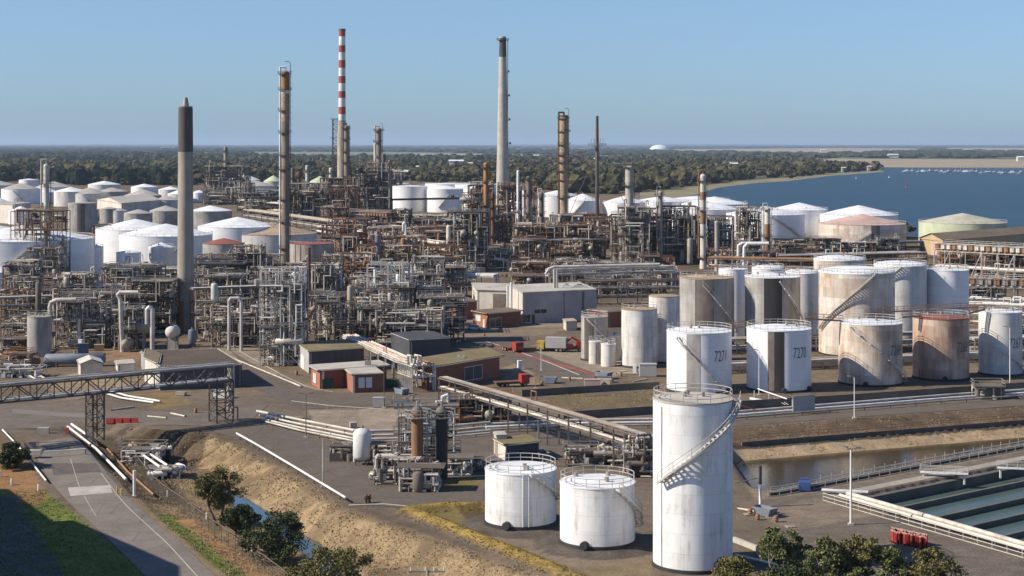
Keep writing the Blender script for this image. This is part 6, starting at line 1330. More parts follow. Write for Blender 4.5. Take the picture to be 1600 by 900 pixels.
fence('railing', 'pale railing in front of the basin end pipes, nearest the trees', [BF0 - BU * 5.2 - BV * 1.5, BF0 - BU * 4.2 + BV * 48], 1.05, 2.4, 'creamwall', rails=(0.05, 0.55, 1.0))
fence('railing', 'railing on the water side of the basin end pipes', [BF0 - BU * 0.5 + BV * 1, BF0 - BU * 0.2 + BV * 48], 1.1, 3.2, 'galv', rails=(0.55, 1.0))
for i, (o, r_, m_, lb) in enumerate([(-1.5, 0.34, 'cream_pipe', 'thick pale pipe along the basin end wall'), (-3.1, 0.24, 'creamwall', 'cream pipe in front of the thick pale pipe at the basins')]):
    a, b = BF0 + BU * o, BF0 + BU * o + BV * 48; pipeline(lb, [[*a, 0.75], [*b, 0.75]], r_, m_, every=4)
mb = MB(); a, b = BF0 + BU * -2.2 - BV * 1.0, BF0 + BU * -2.2 + BV * 48; mb.segs([[*a, 0.22]], [[*b, 0.22]], 0.9, 4); tag(mb.out('pipe_plinth', M['concrete_pale'], smooth=False), 'low concrete plinth carrying the basin end pipes', 'plinth') if False else None
a = BF0 + BU * 2.0
drape('basin_strip', [BF0 - BU * 2 - BV * 3.8, BF0 + BU * 110 - BV * 3.8], [BF0 - BU * 2 - BV * 1.7, BF0 + BU * 110 - BV * 1.7], M['concrete'], 0.05, 2, 3)
fence('security_fence', 'dark wire security fence on the bank between the green verge and the creek', gl([(190, 700), (240, 768), (262, 785), (330, 835), (400, 886), (450, 925)], 0), 2.2, 3.0, 'steel_mid', rails=(1.0,), mesh='steel_mid', pw=0.08)
fence('railing', 'low post rail along the right edge of the pump yard street', gl([(455, 632), (520, 640), (600, 645)], 0), 0.8, 3.0, 'cream_pipe', rails=(0.9,))
# skimmer bridges on the basins
for i, (x, y, L, lb) in enumerate([(1475, 742, 7, 'white steel walkway bridge on the canal path'), (1590, 735, 6, 'white steel walkway bridge at the right edge of the basins'), (1320, 770, 6.5, 'white slab cover beside the blue utility vehicle')]):
    p = P(x, y, 0.3); T = thing('walkway_bridge', lb, 'walkway', (p[0], p[1], -0.4)); a = math.atan2(-0.25, 1)
    mb = MB(); mb.box(p + [0, 0, 0.3], (L, 1.1, 0.12), a); mb.out('deck', M['white'], T, smooth=False); u = np.array([math.cos(a), math.sin(a), 0]); s = np.array([-u[1], u[0], 0])
    for k in (-1, 1):
        mb = MB(); q = p + s * k * 0.5 + u * np.linspace(-L / 2, L / 2, 5)[:, None] + [0, 0, 0.35]
        if i < 2: mb.segs(q, q + [0, 0, 0.9], 0.04, 4); mb.segs(q[:1] + [0, 0, 0.9], q[-1:] + [0, 0, 0.9], 0.04, 4); mb.segs(q[:1] + [0, 0, 0.45], q[-1:] + [0, 0, 0.45], 0.03, 4); mb.out('handrail', M['galv_light'], T)
        mb = MB(); q = p + u * k * L * 0.42; mb.beam([q + [0, 0, -1.3]], [q + [0, 0, 0.3]], 0.25); mb.out('leg', M['white'], T)
# ---------------------------------------------------------------- poles and lamps
def lamp(label, x, yt, yb, heads=1, rad=0.09, mat='galv_light', z=None, name='lamp_post', cat='lamp post', foot=True):
    p = PG(x, yb) if z is None else P(x, yb, z); h = (yb - yt) * p[1] / F; T = thing(name, label, cat, tuple(p))
    mb = MB(); mb.segs([p], [p + [0, 0, h]], rad, 8, r1=rad * 0.7); mb.out('pole', M[mat], T)
    if foot: mb = MB(); mb.box(p + [0, 0, 0.12], (0.7, 0.7, 0.24)); mb.out('footing', M['concrete_pale'], T, smooth=False)
    for a in ([0.0, 2.2, 4.2] if heads == 3 else [2.6] if heads == 1 else [0.0, 3.14]):
        u = np.array([math.cos(a), math.sin(a), 0]); mb = MB(); mb.segs([p + [0, 0, h]], [p + u * 0.7 + [0, 0, h + 0.15]], 0.05, 6); mb.box(p + u * 1.0 + [0, 0, h + 0.2], (0.75, 0.32, 0.14), a); mb.out('lamp_head', M['steel_mid'], T)
    return T
lamp('tall white lamp post with three heads beside the basin end pipes', 1329.5, 702, 820, 3, 0.17, 'white')
lamp('white lamp post on the slope edge of the bund road', 1335, 590, 654, 1, 0.11, 'white')
lamp('white lamp post in front of tank 7267', 1578, 512, 612, 1, 0.11, 'white')
lamp('grey lamp post beside the white pipe on the embankment', 504.5, 686, 762, 1, 0.1)
lamp('brown pole with a crossbar in the pump yard street', 478, 616, 684, 2, 0.1, 'steel_mid')
lamp('thin pole in front of the brick office', 600, 556, 638, 1, 0.07, 'steel_mid')
lamp('lamp post on the kerb of the street with the red line', 845.5, 538, 580, 1, 0.09, 'white')
lamp('rusty pole behind the mossy plot', 837, 560, 608, 1, 0.08, 'rust_light')
lamp('lamp post in the middle of the pump yard', 841, 652, 707, 2, 0.09, 'galv')
lamp('slim post beside the tank number 7270', 1186, 548, 618, 1, 0.1, 'white')
lamp('dark topped thick post at the canal gate', 1188, 728, 790, 2, 0.22, 'white', foot=False) if False else None
p = PG(1188, 792); T = thing('gate_post', 'thick post with a black upper half at the canal gate', 'post', tuple(p)); h = 64 * p[1] / F
mb = MB(); mb.segs([p], [p + [0, 0, h * 0.55]], 0.2, 12); mb.out('shaft', M['white'], T); mb = MB(); mb.segs([p + [0, 0, h * 0.55]], [p + [0, 0, h]], 0.21, 12); mb.out('dark_top', M['black'], T); mb = MB(); mb.segs([p + [0, 0, h * 0.72]], [p + [-3.6, -1.0, h * 0.62]], 0.07, 6); mb.out('arm', M['steel_mid'], T)
p = PG(210, 776); T = thing('marker_post', 'short fat white marker post beside the gate road', 'post', tuple(p)); mb = MB(); mb.segs([p], [p + [0, 0, 3.9]], 0.24, 12); mb.out('shaft', M['white'], T); mb = MB(); mb.box(p + [0, 0, 0.1], (0.8, 0.8, 0.2)); mb.out('footing', M['concrete'], T)
for i, (x, y) in enumerate([(183, 772), (190, 775)]):
    p = PG(x, y); mb = MB(); mb.lathe(p, [(0.14, 0), (0.14, 1.0), (0.10, 1.12), (0, 1.15)], 10); tag(mb.out('bollard', M['yellow']), ['yellow bollard by the gate road, left of its pair', 'yellow bollard by the gate road, right of its pair'][i], 'bollard', 'yellow bollards by the gate road')
for i, (x, y) in enumerate([(262, 776), (323, 812), (394, 862), (18, 758), (60, 767), (0, 745)]):
    p = PG(x, y); mb = MB(); mb.lathe(p, [(0.13, 0), (0.13, 0.95), (0.08, 1.0), (0, 1.0)], 8); tag(mb.out('marker_post', M['white']), ['white marker post at the top end of the security fence', 'white marker post midway along the security fence', 'white marker post at the lower end of the security fence', 'white marker post in the orange dirt by the gate road', 'white marker post on the green verge by the gate road', 'white marker post at the left edge above the shadow'][i], 'marker post', 'white marker posts')
# gate with boom
p0, p1 = PG(46, 716), PG(134, 710); T = thing('boom_gate', 'white boom gate with a cabinet across the gate road', 'boom gate', tuple(p0))
mb = MB(); mb.box(p0 + [1.0, 0, 0.95], (1.9, 0.9, 0.8)); mb.out('cabinet', M['galv_light'], T, smooth=False); mb = MB(); mb.segs([p0 + [1.6, 0, 1.0]], [p1 + [0, 0, 0.9]], 0.10, 8); mb.out('boom', M['white'], T)
for q in (p0 + [0.3, 0, 0], p0 + [1.7, 0, 0], p1): mb = MB(); mb.beam([q], [q + [0, 0, 0.9]], 0.16); mb.out('leg', M['galv'], T)
p0, p1 = PG(38, 704), PG(118, 700); T = thing('swing_gate', 'grey mesh swing gate just behind the boom gate', 'gate', tuple(p0)); mb = MB(); mb.box(p0 + [1.0, 0, 0.9], (1.9, 0.3, 1.0)); mb.out('sign_panel', M['galv'], T, smooth=False)
mb = MB(); mb.tube([p0, p0 + [0, 0, 1.2], p1 + [0, 0, 1.2], p1], 0.05, 6); mb.segs([p0 + [0, 0, 0.6]], [p1 + [0, 0, 0.6]], 0.04, 6); mb.out('frame', M['galv'], T)
for i, (x, y, L, a) in enumerate([(191, 661, 5.6, 0.08), (105, 676, 0.6, 0)]):
    p = PG(x, y); n = 4 if i == 0 else 1; T = thing('traffic_barrier', ['row of red plastic barriers across the yard road', 'single red barrier at the corner of the gate road'][i], 'barrier', tuple(p))
    for k in range(n):
        c = p + [(k - (n - 1) / 2) * (L / n + 0.02), (k - (n - 1) / 2) * 0.1, 0]; mb = MB(); w = L / n * 0.49
        mb.add([c + np.array(v) for v in [[-w, -0.3, 0], [w, -0.3, 0], [w, 0.3, 0], [-w, 0.3, 0], [-w, -0.12, 0.9], [w, -0.12, 0.9], [w, 0.12, 0.9], [-w, 0.12, 0.9]]], [[0, 3, 2, 1], [4, 5, 6, 7], [0, 1, 5, 4], [1, 2, 6, 5], [2, 3, 7, 6], [3, 0, 4, 7]]); mb.out('barrier_block', M['red'], T, smooth=False)
p = PG(68, 677); T = thing('concrete_block', 'grey concrete block on the yard edge left of the red barrier', 'block', tuple(p)); mb = MB(); mb.box(p + [0, 0, 0.5], (2.0, 0.8, 1.0)); mb.out('body', M['greypanel'], T, smooth=False)
# pipe junction pit with wrapped pipes at the embankment foot
p = PG(222, 728); unit('fenced pit of pipes and valves at the foot of the embankment', 222, 722, 6.5, 6.5, 2.4, 1, 'pale', 931, npipe=45, fill=0.6, thick=0.5, rails=True, cx=p)
p = PG(256, 748); unit('small pipe header with torn white wrapping beside the fenced pit', 258, 748, 4.5, 3.5, 1.6, 1, 'pale', 932, npipe=30, fill=0.5, thick=0.5, rails=False, cx=p)
mb = MB(); r_ = np.random.RandomState(5); p = PG(280, 742); gxx, gyy = np.meshgrid(np.linspace(-1.3, 1.3, 9), np.linspace(-0.8, 0.8, 6)); zz = 1.5 + 0.35 * np.sin(gxx * 2 + gyy * 3) - 0.35 * gxx ** 2 + 0.12 * r_.randn(*gxx.shape)
ii = (np.arange(5)[:, None] * 9 + np.arange(8)[None]).reshape(-1); mb.add(np.stack([gxx, gyy, zz], -1).reshape(-1, 3) + p, np.stack([ii, ii + 1, ii + 10, ii + 9], 1)); 
o = mb.out('plastic_sheet', M['white']); tag(o, 'torn white plastic sheet draped over the pipes at the embankment foot', 'sheet'); md = o.modifiers.new('thick', 'SOLIDIFY'); md.thickness = 0.04
for i, (pts, lb) in enumerate([([(214, 722), (250, 748)], 'white pipe over the fenced pit, left one'), ([(224, 720), (262, 746)], 'white pipe over the fenced pit, right one')]): pipeline(lb, gl(pts, 1.9), 0.2, 'white', every=3)
mb = MB(); p = PG(210, 700); mb.lathe(p - [0, 0, 0.3], [(2.2, 0), (1.2, 0.9), (0.0, 1.7)], 7); tag(mb.out('soil_heap', M['tanwall']), 'tan soil heap in the dark ditch by the embankment', 'soil heap')
# white notice board and stair frame by the bund wall
p = P(1239, 648); q = P(1273, 645); T = thing('notice_board', 'white notice board at the bund road in front of tank 7270', 'sign', tuple(p)); d = (q - p); a = math.atan2(d[1], d[0]); c = (p + q) / 2
mb = MB(); mb.box(c + [0, 0, 1.95], (np.linalg.norm(d), 0.12, 2.9), a); mb.out('board', M['greypanel'], T, smooth=False)
mb = MB(); mb.box(c + [-0.1, -0.09, 3.0], (1.0, 0.04, 0.14), a); mb.out('heading', M['black'], T, smooth=False)
for k in (0.1, 0.9): mb = MB(); mb.beam([p + d * k], [p + d * k + [0, 0, 0.6]], 0.12); mb.out('leg', M['galv'], T)
T = thing('loading_gantry', 'white pipe gantry with a stair left of the notice board', 'gantry', tuple(P(1190, 640))); b = P(1172, 632); e = P(1238, 640)
mb = MB(); mb.segs([b + [0, 0, 1.2]], [b + (e - b) * 0.62 + [0, 0, 0.9]], 0.2, 4); mb.out('platform', M['white'], T); mb = MB(); mb.segs([b + [1.5, 0, 3.0]], [e + [-1, 0, 2.0]], 0.13, 8); mb.out('overhead_pipe', M['white'], T)
for f_ in (0.1, 0.45, 0.8, 1.0): mb = MB(); g = b + (e - b) * f_; mb.beam([g], [g + [0, 0, 2.9 - f_]], 0.14); mb.out('post', M['white'], T)
mb = MB(); g0, g1 = b + (e - b) * 0.6 + [0, -0.2, 1.0], b + (e - b) * 0.85 + [0, -1.2, 0.05]
for o_ in (-0.3, 0.3): mb.segs([g0 + [o_, 0, 0]], [g1 + [o_, 0, 0]], 0.06, 4); mb.segs([g0 + [o_, 0, 0.9]], [g1 + [o_, 0, 0.9]], 0.04, 4)
for t_s in np.linspace(0, 1, 7): g = g0 + (g1 - g0) * t_s; mb.segs([g - [0.3, 0, 0]], [g + [0.3, 0, 0]], 0.05, 4)
mb.out('stairway', M['galv_light'], T)
bent('red pipe handrail beside the bund wall left of the gantry', [(1155, 640), (1155, 634), (1160, 634), (1182, 641), (1190, 642)], 0.07, 'red', depth=P(1155, 650)[1])
T = unit('white scaffold like pipe stand at the bund road, right edge', 1545, 624, 5, 3, 2.4, 1, 'pale', 936, npipe=25, fill=0.3, thick=0.5)
# walkway bridges between tank tops
for (x0, y0, x1, y1, yb, lb) in [(1258, 498, 1318, 502, 600, 'steel walkway joining the tops of tanks 7270 and 7269'), (1136, 513, 1172, 511, 605, 'steel walkway joining the tops of tanks 7271 and 7270'), (1410, 496, 1440, 494, 594, 'steel walkway joining the tops of tanks 7269 and 7268'), (1505, 492, 1540, 484, 588, 'steel walkway joining the tops of tanks 7268 and 7267'), (1380, 488, 1535, 480, 560, 'long steel walkway behind the tops of the numbered tanks')]:
    Y = P(x0, yb)[1]; a = np.array([(x0 - 800) * Y / F, Y, zat(y0, Y)]); b = np.array([(x1 - 800) * Y / F, Y + 0.3, zat(y1, Y)]); T = thing('walkway_bridge', lb, 'walkway', tuple(a), 'walkways between tank tops')
    mb = MB(); mb.segs([a], [b], 0.14, 4); mb.segs([a + [0, 0.7, 0]], [b + [0, 0.7, 0]], 0.14, 4); mb.segs([a + [0, .35, 0.1]], [b + [0, .35, 0.1]], 0.1, 4); mb.out('deck', M['steel_mid'], T); mb = MB()
    n = max(2, int(np.linalg.norm(b - a) / 1.5)); q = a + (b - a) * np.linspace(0, 1, n)[:, None]
    for o_ in (0, 0.7): mb.segs([a + [0, o_, 1.1]], [b + [0, o_, 1.1]], 0.035, 4); mb.segs([a + [0, o_, .55]], [b + [0, o_, .55]], 0.03, 4); mb.segs(q + [0, o_, 0], q + [0, o_, 1.1], 0.035, 4)
    mb.out('handrail', M['rust_light'], T)
# ---------------------------------------------------------------- vehicles
def wheel(T, c, r=0.36, w=0.24, axis=(0, 1, 0)):
    a = np.asarray(axis, float); mb = MB(); mb.segs([c - a * w / 2], [c + a * w / 2], r, 16); o = mb.out('wheel', M['tyre'], T); mb = MB(); mb.segs([c - a * (w / 2 + 0.02)], [c + a * (w / 2 + 0.02)], r * 0.55, 12); s = mb.out('rim', M['galv'], T); s.parent = o; ORG[s.name] = ORG[T.name]
def car(label, x, y, a, mat, ute=False, name='parked_car', cat='car'):
    p = PG(x, y); T = thing(name, label, cat, tuple(p)); ca, sa = math.cos(a), math.sin(a)
    def tr(v): v = np.asarray(v, float); return np.stack([v[:, 0] * ca - v[:, 1] * sa, v[:, 0] * sa + v[:, 1] * ca, v[:, 2]], 1) + p
    def loft(prof, w0, w1, nm, mm):
        k = len(prof); pr = np.array(prof); mb = MB(); top = pr[:, 1].max(); lo = pr[:, 1].min(); w = w0 + (w1 - w0) * (pr[:, 1] - lo) / (top - lo)
        L = np.column_stack([pr[:, 0], -w, pr[:, 1]]); Rr = np.column_stack([pr[:, 0], w, pr[:, 1]]); i = np.arange(k); j = (i + 1) % k
        mb.add(tr(np.concatenate([L, Rr])), np.stack([i, j, j + k, i + k], 1), i[None, ::-1], (i + k)[None]); return mb.out(nm, M[mm], T, ang=30)
    loft([(-2.2, 0.35), (2.2, 0.35), (2.25, 0.75), (1.3, 0.95), (-2.2, 0.98)], 0.88, 0.82, 'body', mat)
    if ute: loft([(-0.3, 0.97), (1.25, 0.94), (0.7, 1.62), (-0.2, 1.65)], 0.8, 0.66, 'cabin', 'glass'); loft([(-0.2, 1.62), (0.68, 1.6), (0.6, 1.72), (-0.15, 1.73)], 0.68, 0.64, 'roof', mat); loft([(-2.15, 0.98), (-0.35, 0.98), (-0.4, 1.6), (-2.05, 1.55)], 0.82, 0.75, 'canopy', mat)
    else: loft([(-1.9, 0.97), (1.25, 0.94), (0.55, 1.42), (-1.2, 1.42)], 0.8, 0.62, 'cabin', 'glass'); loft([(-1.22, 1.40), (0.55, 1.40), (0.45, 1.50), (-1.1, 1.50)], 0.64, 0.58, 'roof', mat)
    ax = np.array([-sa, ca, 0])
    for u in (-1.35, 1.4):
        for v in (-0.78, 0.78): wheel(T, tr([[u, v, 0.36]])[0], axis=ax)
    for v in (-0.6, 0.6): mb = MB(); mb.box(tr([[2.2, v, 0.66]])[0], (0.12, 0.3, 0.14), a); mb.out('headlight', M['white'], T)
    return T
car('white car parked beside the orange brick hut', 742, 516, -0.25, 'white')
car('blue utility vehicle with a canopy parked on the canal path', 1257, 766, 1.4, 'blue_paint', True, 'utility_vehicle', 'utility vehicle')
def truck(label, x, y, a, mat, cargo, name='parked_truck'):
    p = PG(x, y); T = thing(name, label, 'truck', tuple(p)); ca, sa = math.cos(a), math.sin(a); u = np.array([ca, sa, 0]); s = np.array([-sa, ca, 0])
    mb = MB(); mb.box(p + u * 2.6 + [0, 0, 1.55], (1.7, 2.2, 1.9), a); mb.out('cab', M[mat], T, smooth=False); mb = MB(); mb.box(p + u * 3.46 + [0, 0, 1.9], (0.05, 1.9, 0.8), a); mb.out('windscreen', M['glass'], T)
    mb = MB(); mb.box(p + [0, 0, 0.75], (7.0, 1.0, 0.3), a); mb.out('chassis', M['steel_dark'], T)
    if cargo == 'box': mb = MB(); mb.box(p - u * 1.2 + [0, 0, 2.2], (5.0, 2.4, 2.5), a); mb.out('box_body', M['greypanel'], T, smooth=False)
    elif cargo == 'tray':
        mb = MB(); mb.box(p - u * 1.2 + [0, 0, 1.05], (5.0, 2.3, 0.2), a); mb.out('tray', M['rust'], T, smooth=False)
    else:
        mb = MB(); mb.box(p - u * 0.8 + [0, 0, 1.3], (3.4, 2.2, 0.9), a); mb.out('body', M[mat], T, smooth=False); mb = MB(); mb.tube([p - u * 1 + [0, 0, 1.8], p + u * 0.6 + [0, 0, 3.4], p + u * 2.8 + [0, 0, 2.3]], 0.25, 6); mb.out('boom', M[mat], T)
    for k in (-2.4, -1.4, 2.5):
        for v in (-0.95, 0.95): wheel(T, p + u * k + s * v + [0, 0, 0.48], 0.48, 0.3, s)
truck('red truck parked at the top of the street with the red kerb', 800, 549, -1.0, 'red', 'tray'); truck('grey box truck with a yellow cab parked by the low wall', 862, 549, 2.9, 'yellow', 'box'); truck('red crane truck parked beside the narrow dark tank', 889, 549, 0.1, 'red', 'crane'); truck('red tractor like truck on the street below the brick workshop', 800, 604, 0.3, 'red', 'tray')
# waste bins, crates, skips scattered on the yards
r_ = np.random.RandomState(11)
SC = [(345, 622, 'white skip at the foot of the right bridge tower', 'white', (2.6, 1.6, 1.4)), (283, 618, 'grey crate in the yard behind the bridge truss', 'galv', (2.0, 1.2, 0.6)), (592, 636, 'white cabinet in the yard below the brick office', 'greypanel', (2.2, 1.4, 1.7)), (530, 545, 'green skip', None, None), (512, 607, 'dark green container at the brick office wall', 'green_paint', (2.4, 1.2, 1.8)), (612, 606, 'dark green container right of the brick porch', 'green_paint', (2.2, 1.4, 1.6)),
      (925, 604, 'brown crate pile at the mossy plot wall, left', 'salmon', (3.2, 1.6, 1.4)), (944, 602, 'brown crate pile at the mossy plot wall, right', 'beige', (3.0, 1.6, 1.2)), (1012, 588, 'grey crate stack below the stained white tank', 'greypanel', (3.6, 2.2, 2.6)), (812, 577, 'white upright drum on the street corner', 'white', (0.9, 0.9, 1.8)), (745, 425, 'white cooling unit on the pale roofed rack end', 'white', (3, 2, 1.8)), (130, 552, 'blue and white cabinet in the left front jumble', 'bluegrey', (2.4, 1.2, 2.2)), (126, 548, 'white slim cabinet in the left front jumble', 'white', (0.9, 0.9, 2.6)), (1245, 640, 'x', None, None), (552, 668, 'pale box valve pit in the yard', 'concrete_pale', (1.2, 1.0, 0.8)), (155, 548, 'tan cabinet under the dark frames, left front', 'tanwall', (2.2, 1.2, 1.4)), (992, 583, 'white stool like tank stand by the stained tank', 'white', (0.8, 0.8, 1.6)), (735, 640, 'pale concrete basin wall under the pale rack', 'concrete_pale', (4.0, 0.6, 1.6)), (785, 655, 'beige transformer cabinet under the pale rack', 'beige', (2.2, 1.6, 2.6))]
for (x, y, lb, mm, sz) in SC:
    if mm is None: continue
    p = PG(x, y); T = thing('site_cabinet' if 'cabinet' in lb else 'crate' if 'crate' in lb else 'container', lb, 'container', tuple(p)); a = r_.uniform(-0.3, 0.3)
    mb = MB(); mb.box(p + [0, 0, sz[2] / 2 + 0.08], (sz[0], sz[1], sz[2] - 0.05), a); mb.out('body', M[mm], T, smooth=False); mb = MB(); mb.box(p + [0, 0, sz[2] + 0.1], (sz[0] * 1.06, sz[1] * 1.06, 0.1), a); mb.out('lid', M[mm], T, smooth=False)
# stack of orange red safety barriers near the basins
proto = None
for i in range(26):
    p = PG(1394 + (i % 13) * 4.3 + rng.uniform(-1, 1), 842 + (i // 13) * 5 + (i % 13) * 0.9 + rng.uniform(-1, 1)); 
    if proto is None:
        proto = thing('safety_barrier', 'orange red upright safety barrier in the packed group beside the basins', 'barrier', tuple(p), 'orange red barriers packed beside the basins')
        mb = MB(); mb.box(p + [0, 0, 0.75], (0.12, 0.85, 1.3)); mb.out('panel', M['red'], proto, smooth=False); mb = MB(); mb.box(p + [0, 0, 1.42], (0.16, 0.9, 0.1)); mb.out('top_bar', M['salmon'], proto, smooth=False)
        for s_ in (-0.35, 0.35): mb = MB(); mb.box(p + [0, s_, 0.05], (0.6, 0.08, 0.1)); mb.out('foot', M['tyre'], proto, smooth=False)
    else: dup(proto, tuple(p), rng.uniform(-0.6, 0.6))
# hydrants on the shoulder
for i, (x, y, m_) in enumerate([(572, 787, 'steel_dark'), (577, 786, 'rust')]):
    p = PG(x, y); T = thing('hydrant', ['dark hydrant on the shoulder of the embankment road', 'rusty hydrant beside the dark one on the embankment road'][i], 'hydrant', tuple(p)); mb = MB(); mb.lathe(p, [(0.2, 0), (0.2, 0.9), (0.28, 0.95), (0.28, 1.05), (0.15, 1.25), (0, 1.28)], 12); mb.out('barrel', M[m_], T); mb = MB(); mb.segs([p + [-0.35, 0, 0.7]], [p + [0.35, 0, 0.7]], 0.1, 8); mb.out('outlet', M[m_], T)
# street pole top with insulators at the bottom edge
p = P(668, 893, 6.0); T = thing('power_pole', 'power pole top with a crossarm poking in at the bottom edge', 'power pole', (p[0], p[1], gz(p[0], p[1]))); g = ORG[T.name]
mb = MB(); mb.segs([g], [p + [0, 0, 0.2]], 0.16, 10); mb.out('pole', M['concrete'], T); mb = MB(); mb.box(p, (3.6, 0.16, 0.16)); mb.out('crossarm', M['galv'], T, smooth=False)
for k in (-1.7, -0.2, 0.7, 1.7): mb = MB(); mb.lathe(p + [k, 0, 0.08], [(0.06, 0), (0.1, 0.1), (0.05, 0.2), (0.09, 0.3), (0, 0.42)], 8); mb.out('insulator', M['white'], T)
# unseen building added outside the frame on the left: its roof edge throws the shadow across the gate road

# drums, pallets and short pipes standing about the yards
def proto_drum(p):
    T = thing('oil_drum', 'rusty oil drum standing in the works yards', 'drum', tuple(p), 'oil drums about the yards'); mb = MB(); mb.lathe(p, [(0.29, 0), (0.30, 0.3), (0.315, 0.31), (0.30, 0.32), (0.30, 0.6), (0.315, 0.61), (0.30, 0.62), (0.29, 0.9), (0.27, 0.9), (0.27, 0.87), (0, 0.87)], 14); mb.out('body', M['rust_light'], T); return T
def proto_pallet(p):
    T = thing('pallet', 'grey wooden pallet lying in the works yards', 'pallet', tuple(p), 'pallets about the yards')
    for k in range(5): mb = MB(); mb.box(p + [0, (k - 2) * 0.26, 0.14], (1.2, 0.16, 0.04)); mb.out('board', M['beige'], T, smooth=False)
    for k in (-0.5, 0, 0.5): mb = MB(); mb.box(p + [k, 0, 0.06], (0.12, 1.2, 0.115)); mb.out('bearer', M['beige'], T, smooth=False)
    return T
def proto_pipe(p):
    T = thing('spare_pipe', 'spare pipe length lying in the works yards', 'pipe', tuple(p), 'spare pipes lying about the yards'); mb = MB(); mb.segs([p + [-2.4, 0, 0.16]], [p + [2.4, 0, 0.16]], 0.15, 10); mb.out('tube', M['cream_pipe'], T)
    for k in (-2.4, 2.4): mb = MB(); mb.segs([p + [k - 0.05, 0, 0.19]], [p + [k + 0.05, 0, 0.19]], 0.21, 10); mb.out('flange', M['steel_mid'], T)
    return T
def proto_bin(p):
    T = thing('skip_bin', 'steel skip bin parked in the works yards', 'skip', tuple(p), 'skip bins about the yards'); mb = MB(); a = np.array([[-1.2, -0.8, 0.1], [1.2, -0.8, 0.1], [1.2, 0.8, 0.1], [-1.2, 0.8, 0.1], [-1.7, -0.9, 1.3], [1.7, -0.9, 1.3], [1.7, 0.9, 1.3], [-1.7, 0.9, 1.3], [-1.1, -0.75, 0.35], [1.1, -0.75, 0.35], [1.1, 0.75, 0.35], [-1.1, 0.75, 0.35]]) + p
    mb.add(a, [[0, 3, 2, 1], [0, 1, 5, 4], [1, 2, 6, 5], [2, 3, 7, 6], [3, 0, 4, 7], [4, 5, 9, 8], [5, 6, 10, 9], [6, 7, 11, 10], [7, 4, 8, 11], [8, 9, 10, 11]]); mb.out('body', M['bluegrey'], T, smooth=False); return T
YD = [(20, 340, 580, 600), (395, 470, 560, 600), (620, 650, 615, 640), (700, 900, 515, 545), (800, 960, 592, 604), (790, 990, 690, 735), (650, 760, 655, 690), (1150, 1240, 800, 830), (60, 330, 630, 655), (880, 1010, 580, 600), (1020, 1140, 440, 470)]
for mk, nn in ((proto_drum, 26), (proto_pallet, 16), (proto_pipe, 9), (proto_bin, 9)):
    first = None
    for i in range(nn):
        a = YD[rng.randrange(len(YD))]; p = PG(rng.uniform(a[0], a[1]), rng.uniform(a[2], a[3]))
        if first is None: first = mk(p)
        else: dup(first, tuple(p), rng.uniform(-1.5, 1.5), None, None, rng.uniform(0.9, 1.15))
# ---------------------------------------------------------------- unseen building added and shaped to throw the shadow across the gate road
zt = 24.0
def cast(x, y, z=-2.5):
    p = P(x, y, z); return (p + to_sun * (zt - z) / to_sun[2])[:2]
cs = [cast(20, 768), cast(86, 816), cast(115, 812), cast(280, 884), cast(282, 960)]
cs += [cs[-1] - [45, 0], cs[0] - [45, 0]]
T = thing('warehouse', 'tall warehouse outside the left edge whose shadow crosses the gate road', 'building', (cs[3][0], cs[3][1], -2.5))
mb = MB(); mb.prism(cs, -3, zt - 0.4); mb.out('wall', M['greypanel'], T, smooth=False); mb = MB(); mb.prism(cs, zt - 0.4, zt); mb.out('roof', M['grey_roof'], T, smooth=False)

# ---------------------------------------------------------------- trees
def leaf_mat(name, c1, c2, c3):
    m, t, b = new_mat(name); g = t.nodes.new('ShaderNodeNewGeometry')
    r = ramp(t, g.outputs['Random Per Island'], [(0.0, c1), (0.55, c2), (1.0, c3)])
    t.links.new(r.outputs[0], b.inputs['Base Color']); b.inputs['Roughness'].default_value = 0.75; b.inputs['Specular IOR Level'].default_value = 0.15; return m
M['leaf_olive'] = leaf_mat('olive_leaves', (0.075, 0.07, 0.022), (0.135, 0.12, 0.042), (0.22, 0.185, 0.075))
M['leaf_dark'] = leaf_mat('dark_leaves', (0.03, 0.042, 0.02), (0.055, 0.072, 0.03), (0.09, 0.10, 0.045))
M['leaf_gum'] = leaf_mat('gum_leaves', (0.07, 0.085, 0.032), (0.125, 0.135, 0.05), (0.20, 0.19, 0.08))
M['leaf_green'] = leaf_mat('green_leaves', (0.05, 0.085, 0.015), (0.08, 0.125, 0.022), (0.12, 0.16, 0.04))
M['bark'] = plain('bark', (0.16, 0.125, 0.10), (0.09, 0.07, 0.055), 2.0, 0.95, amt=0.5)
M['bark_pale'] = plain('pale_gum_bark', (0.36, 0.29, 0.22), (0.20, 0.15, 0.115), 1.5, 0.9, amt=0.5)
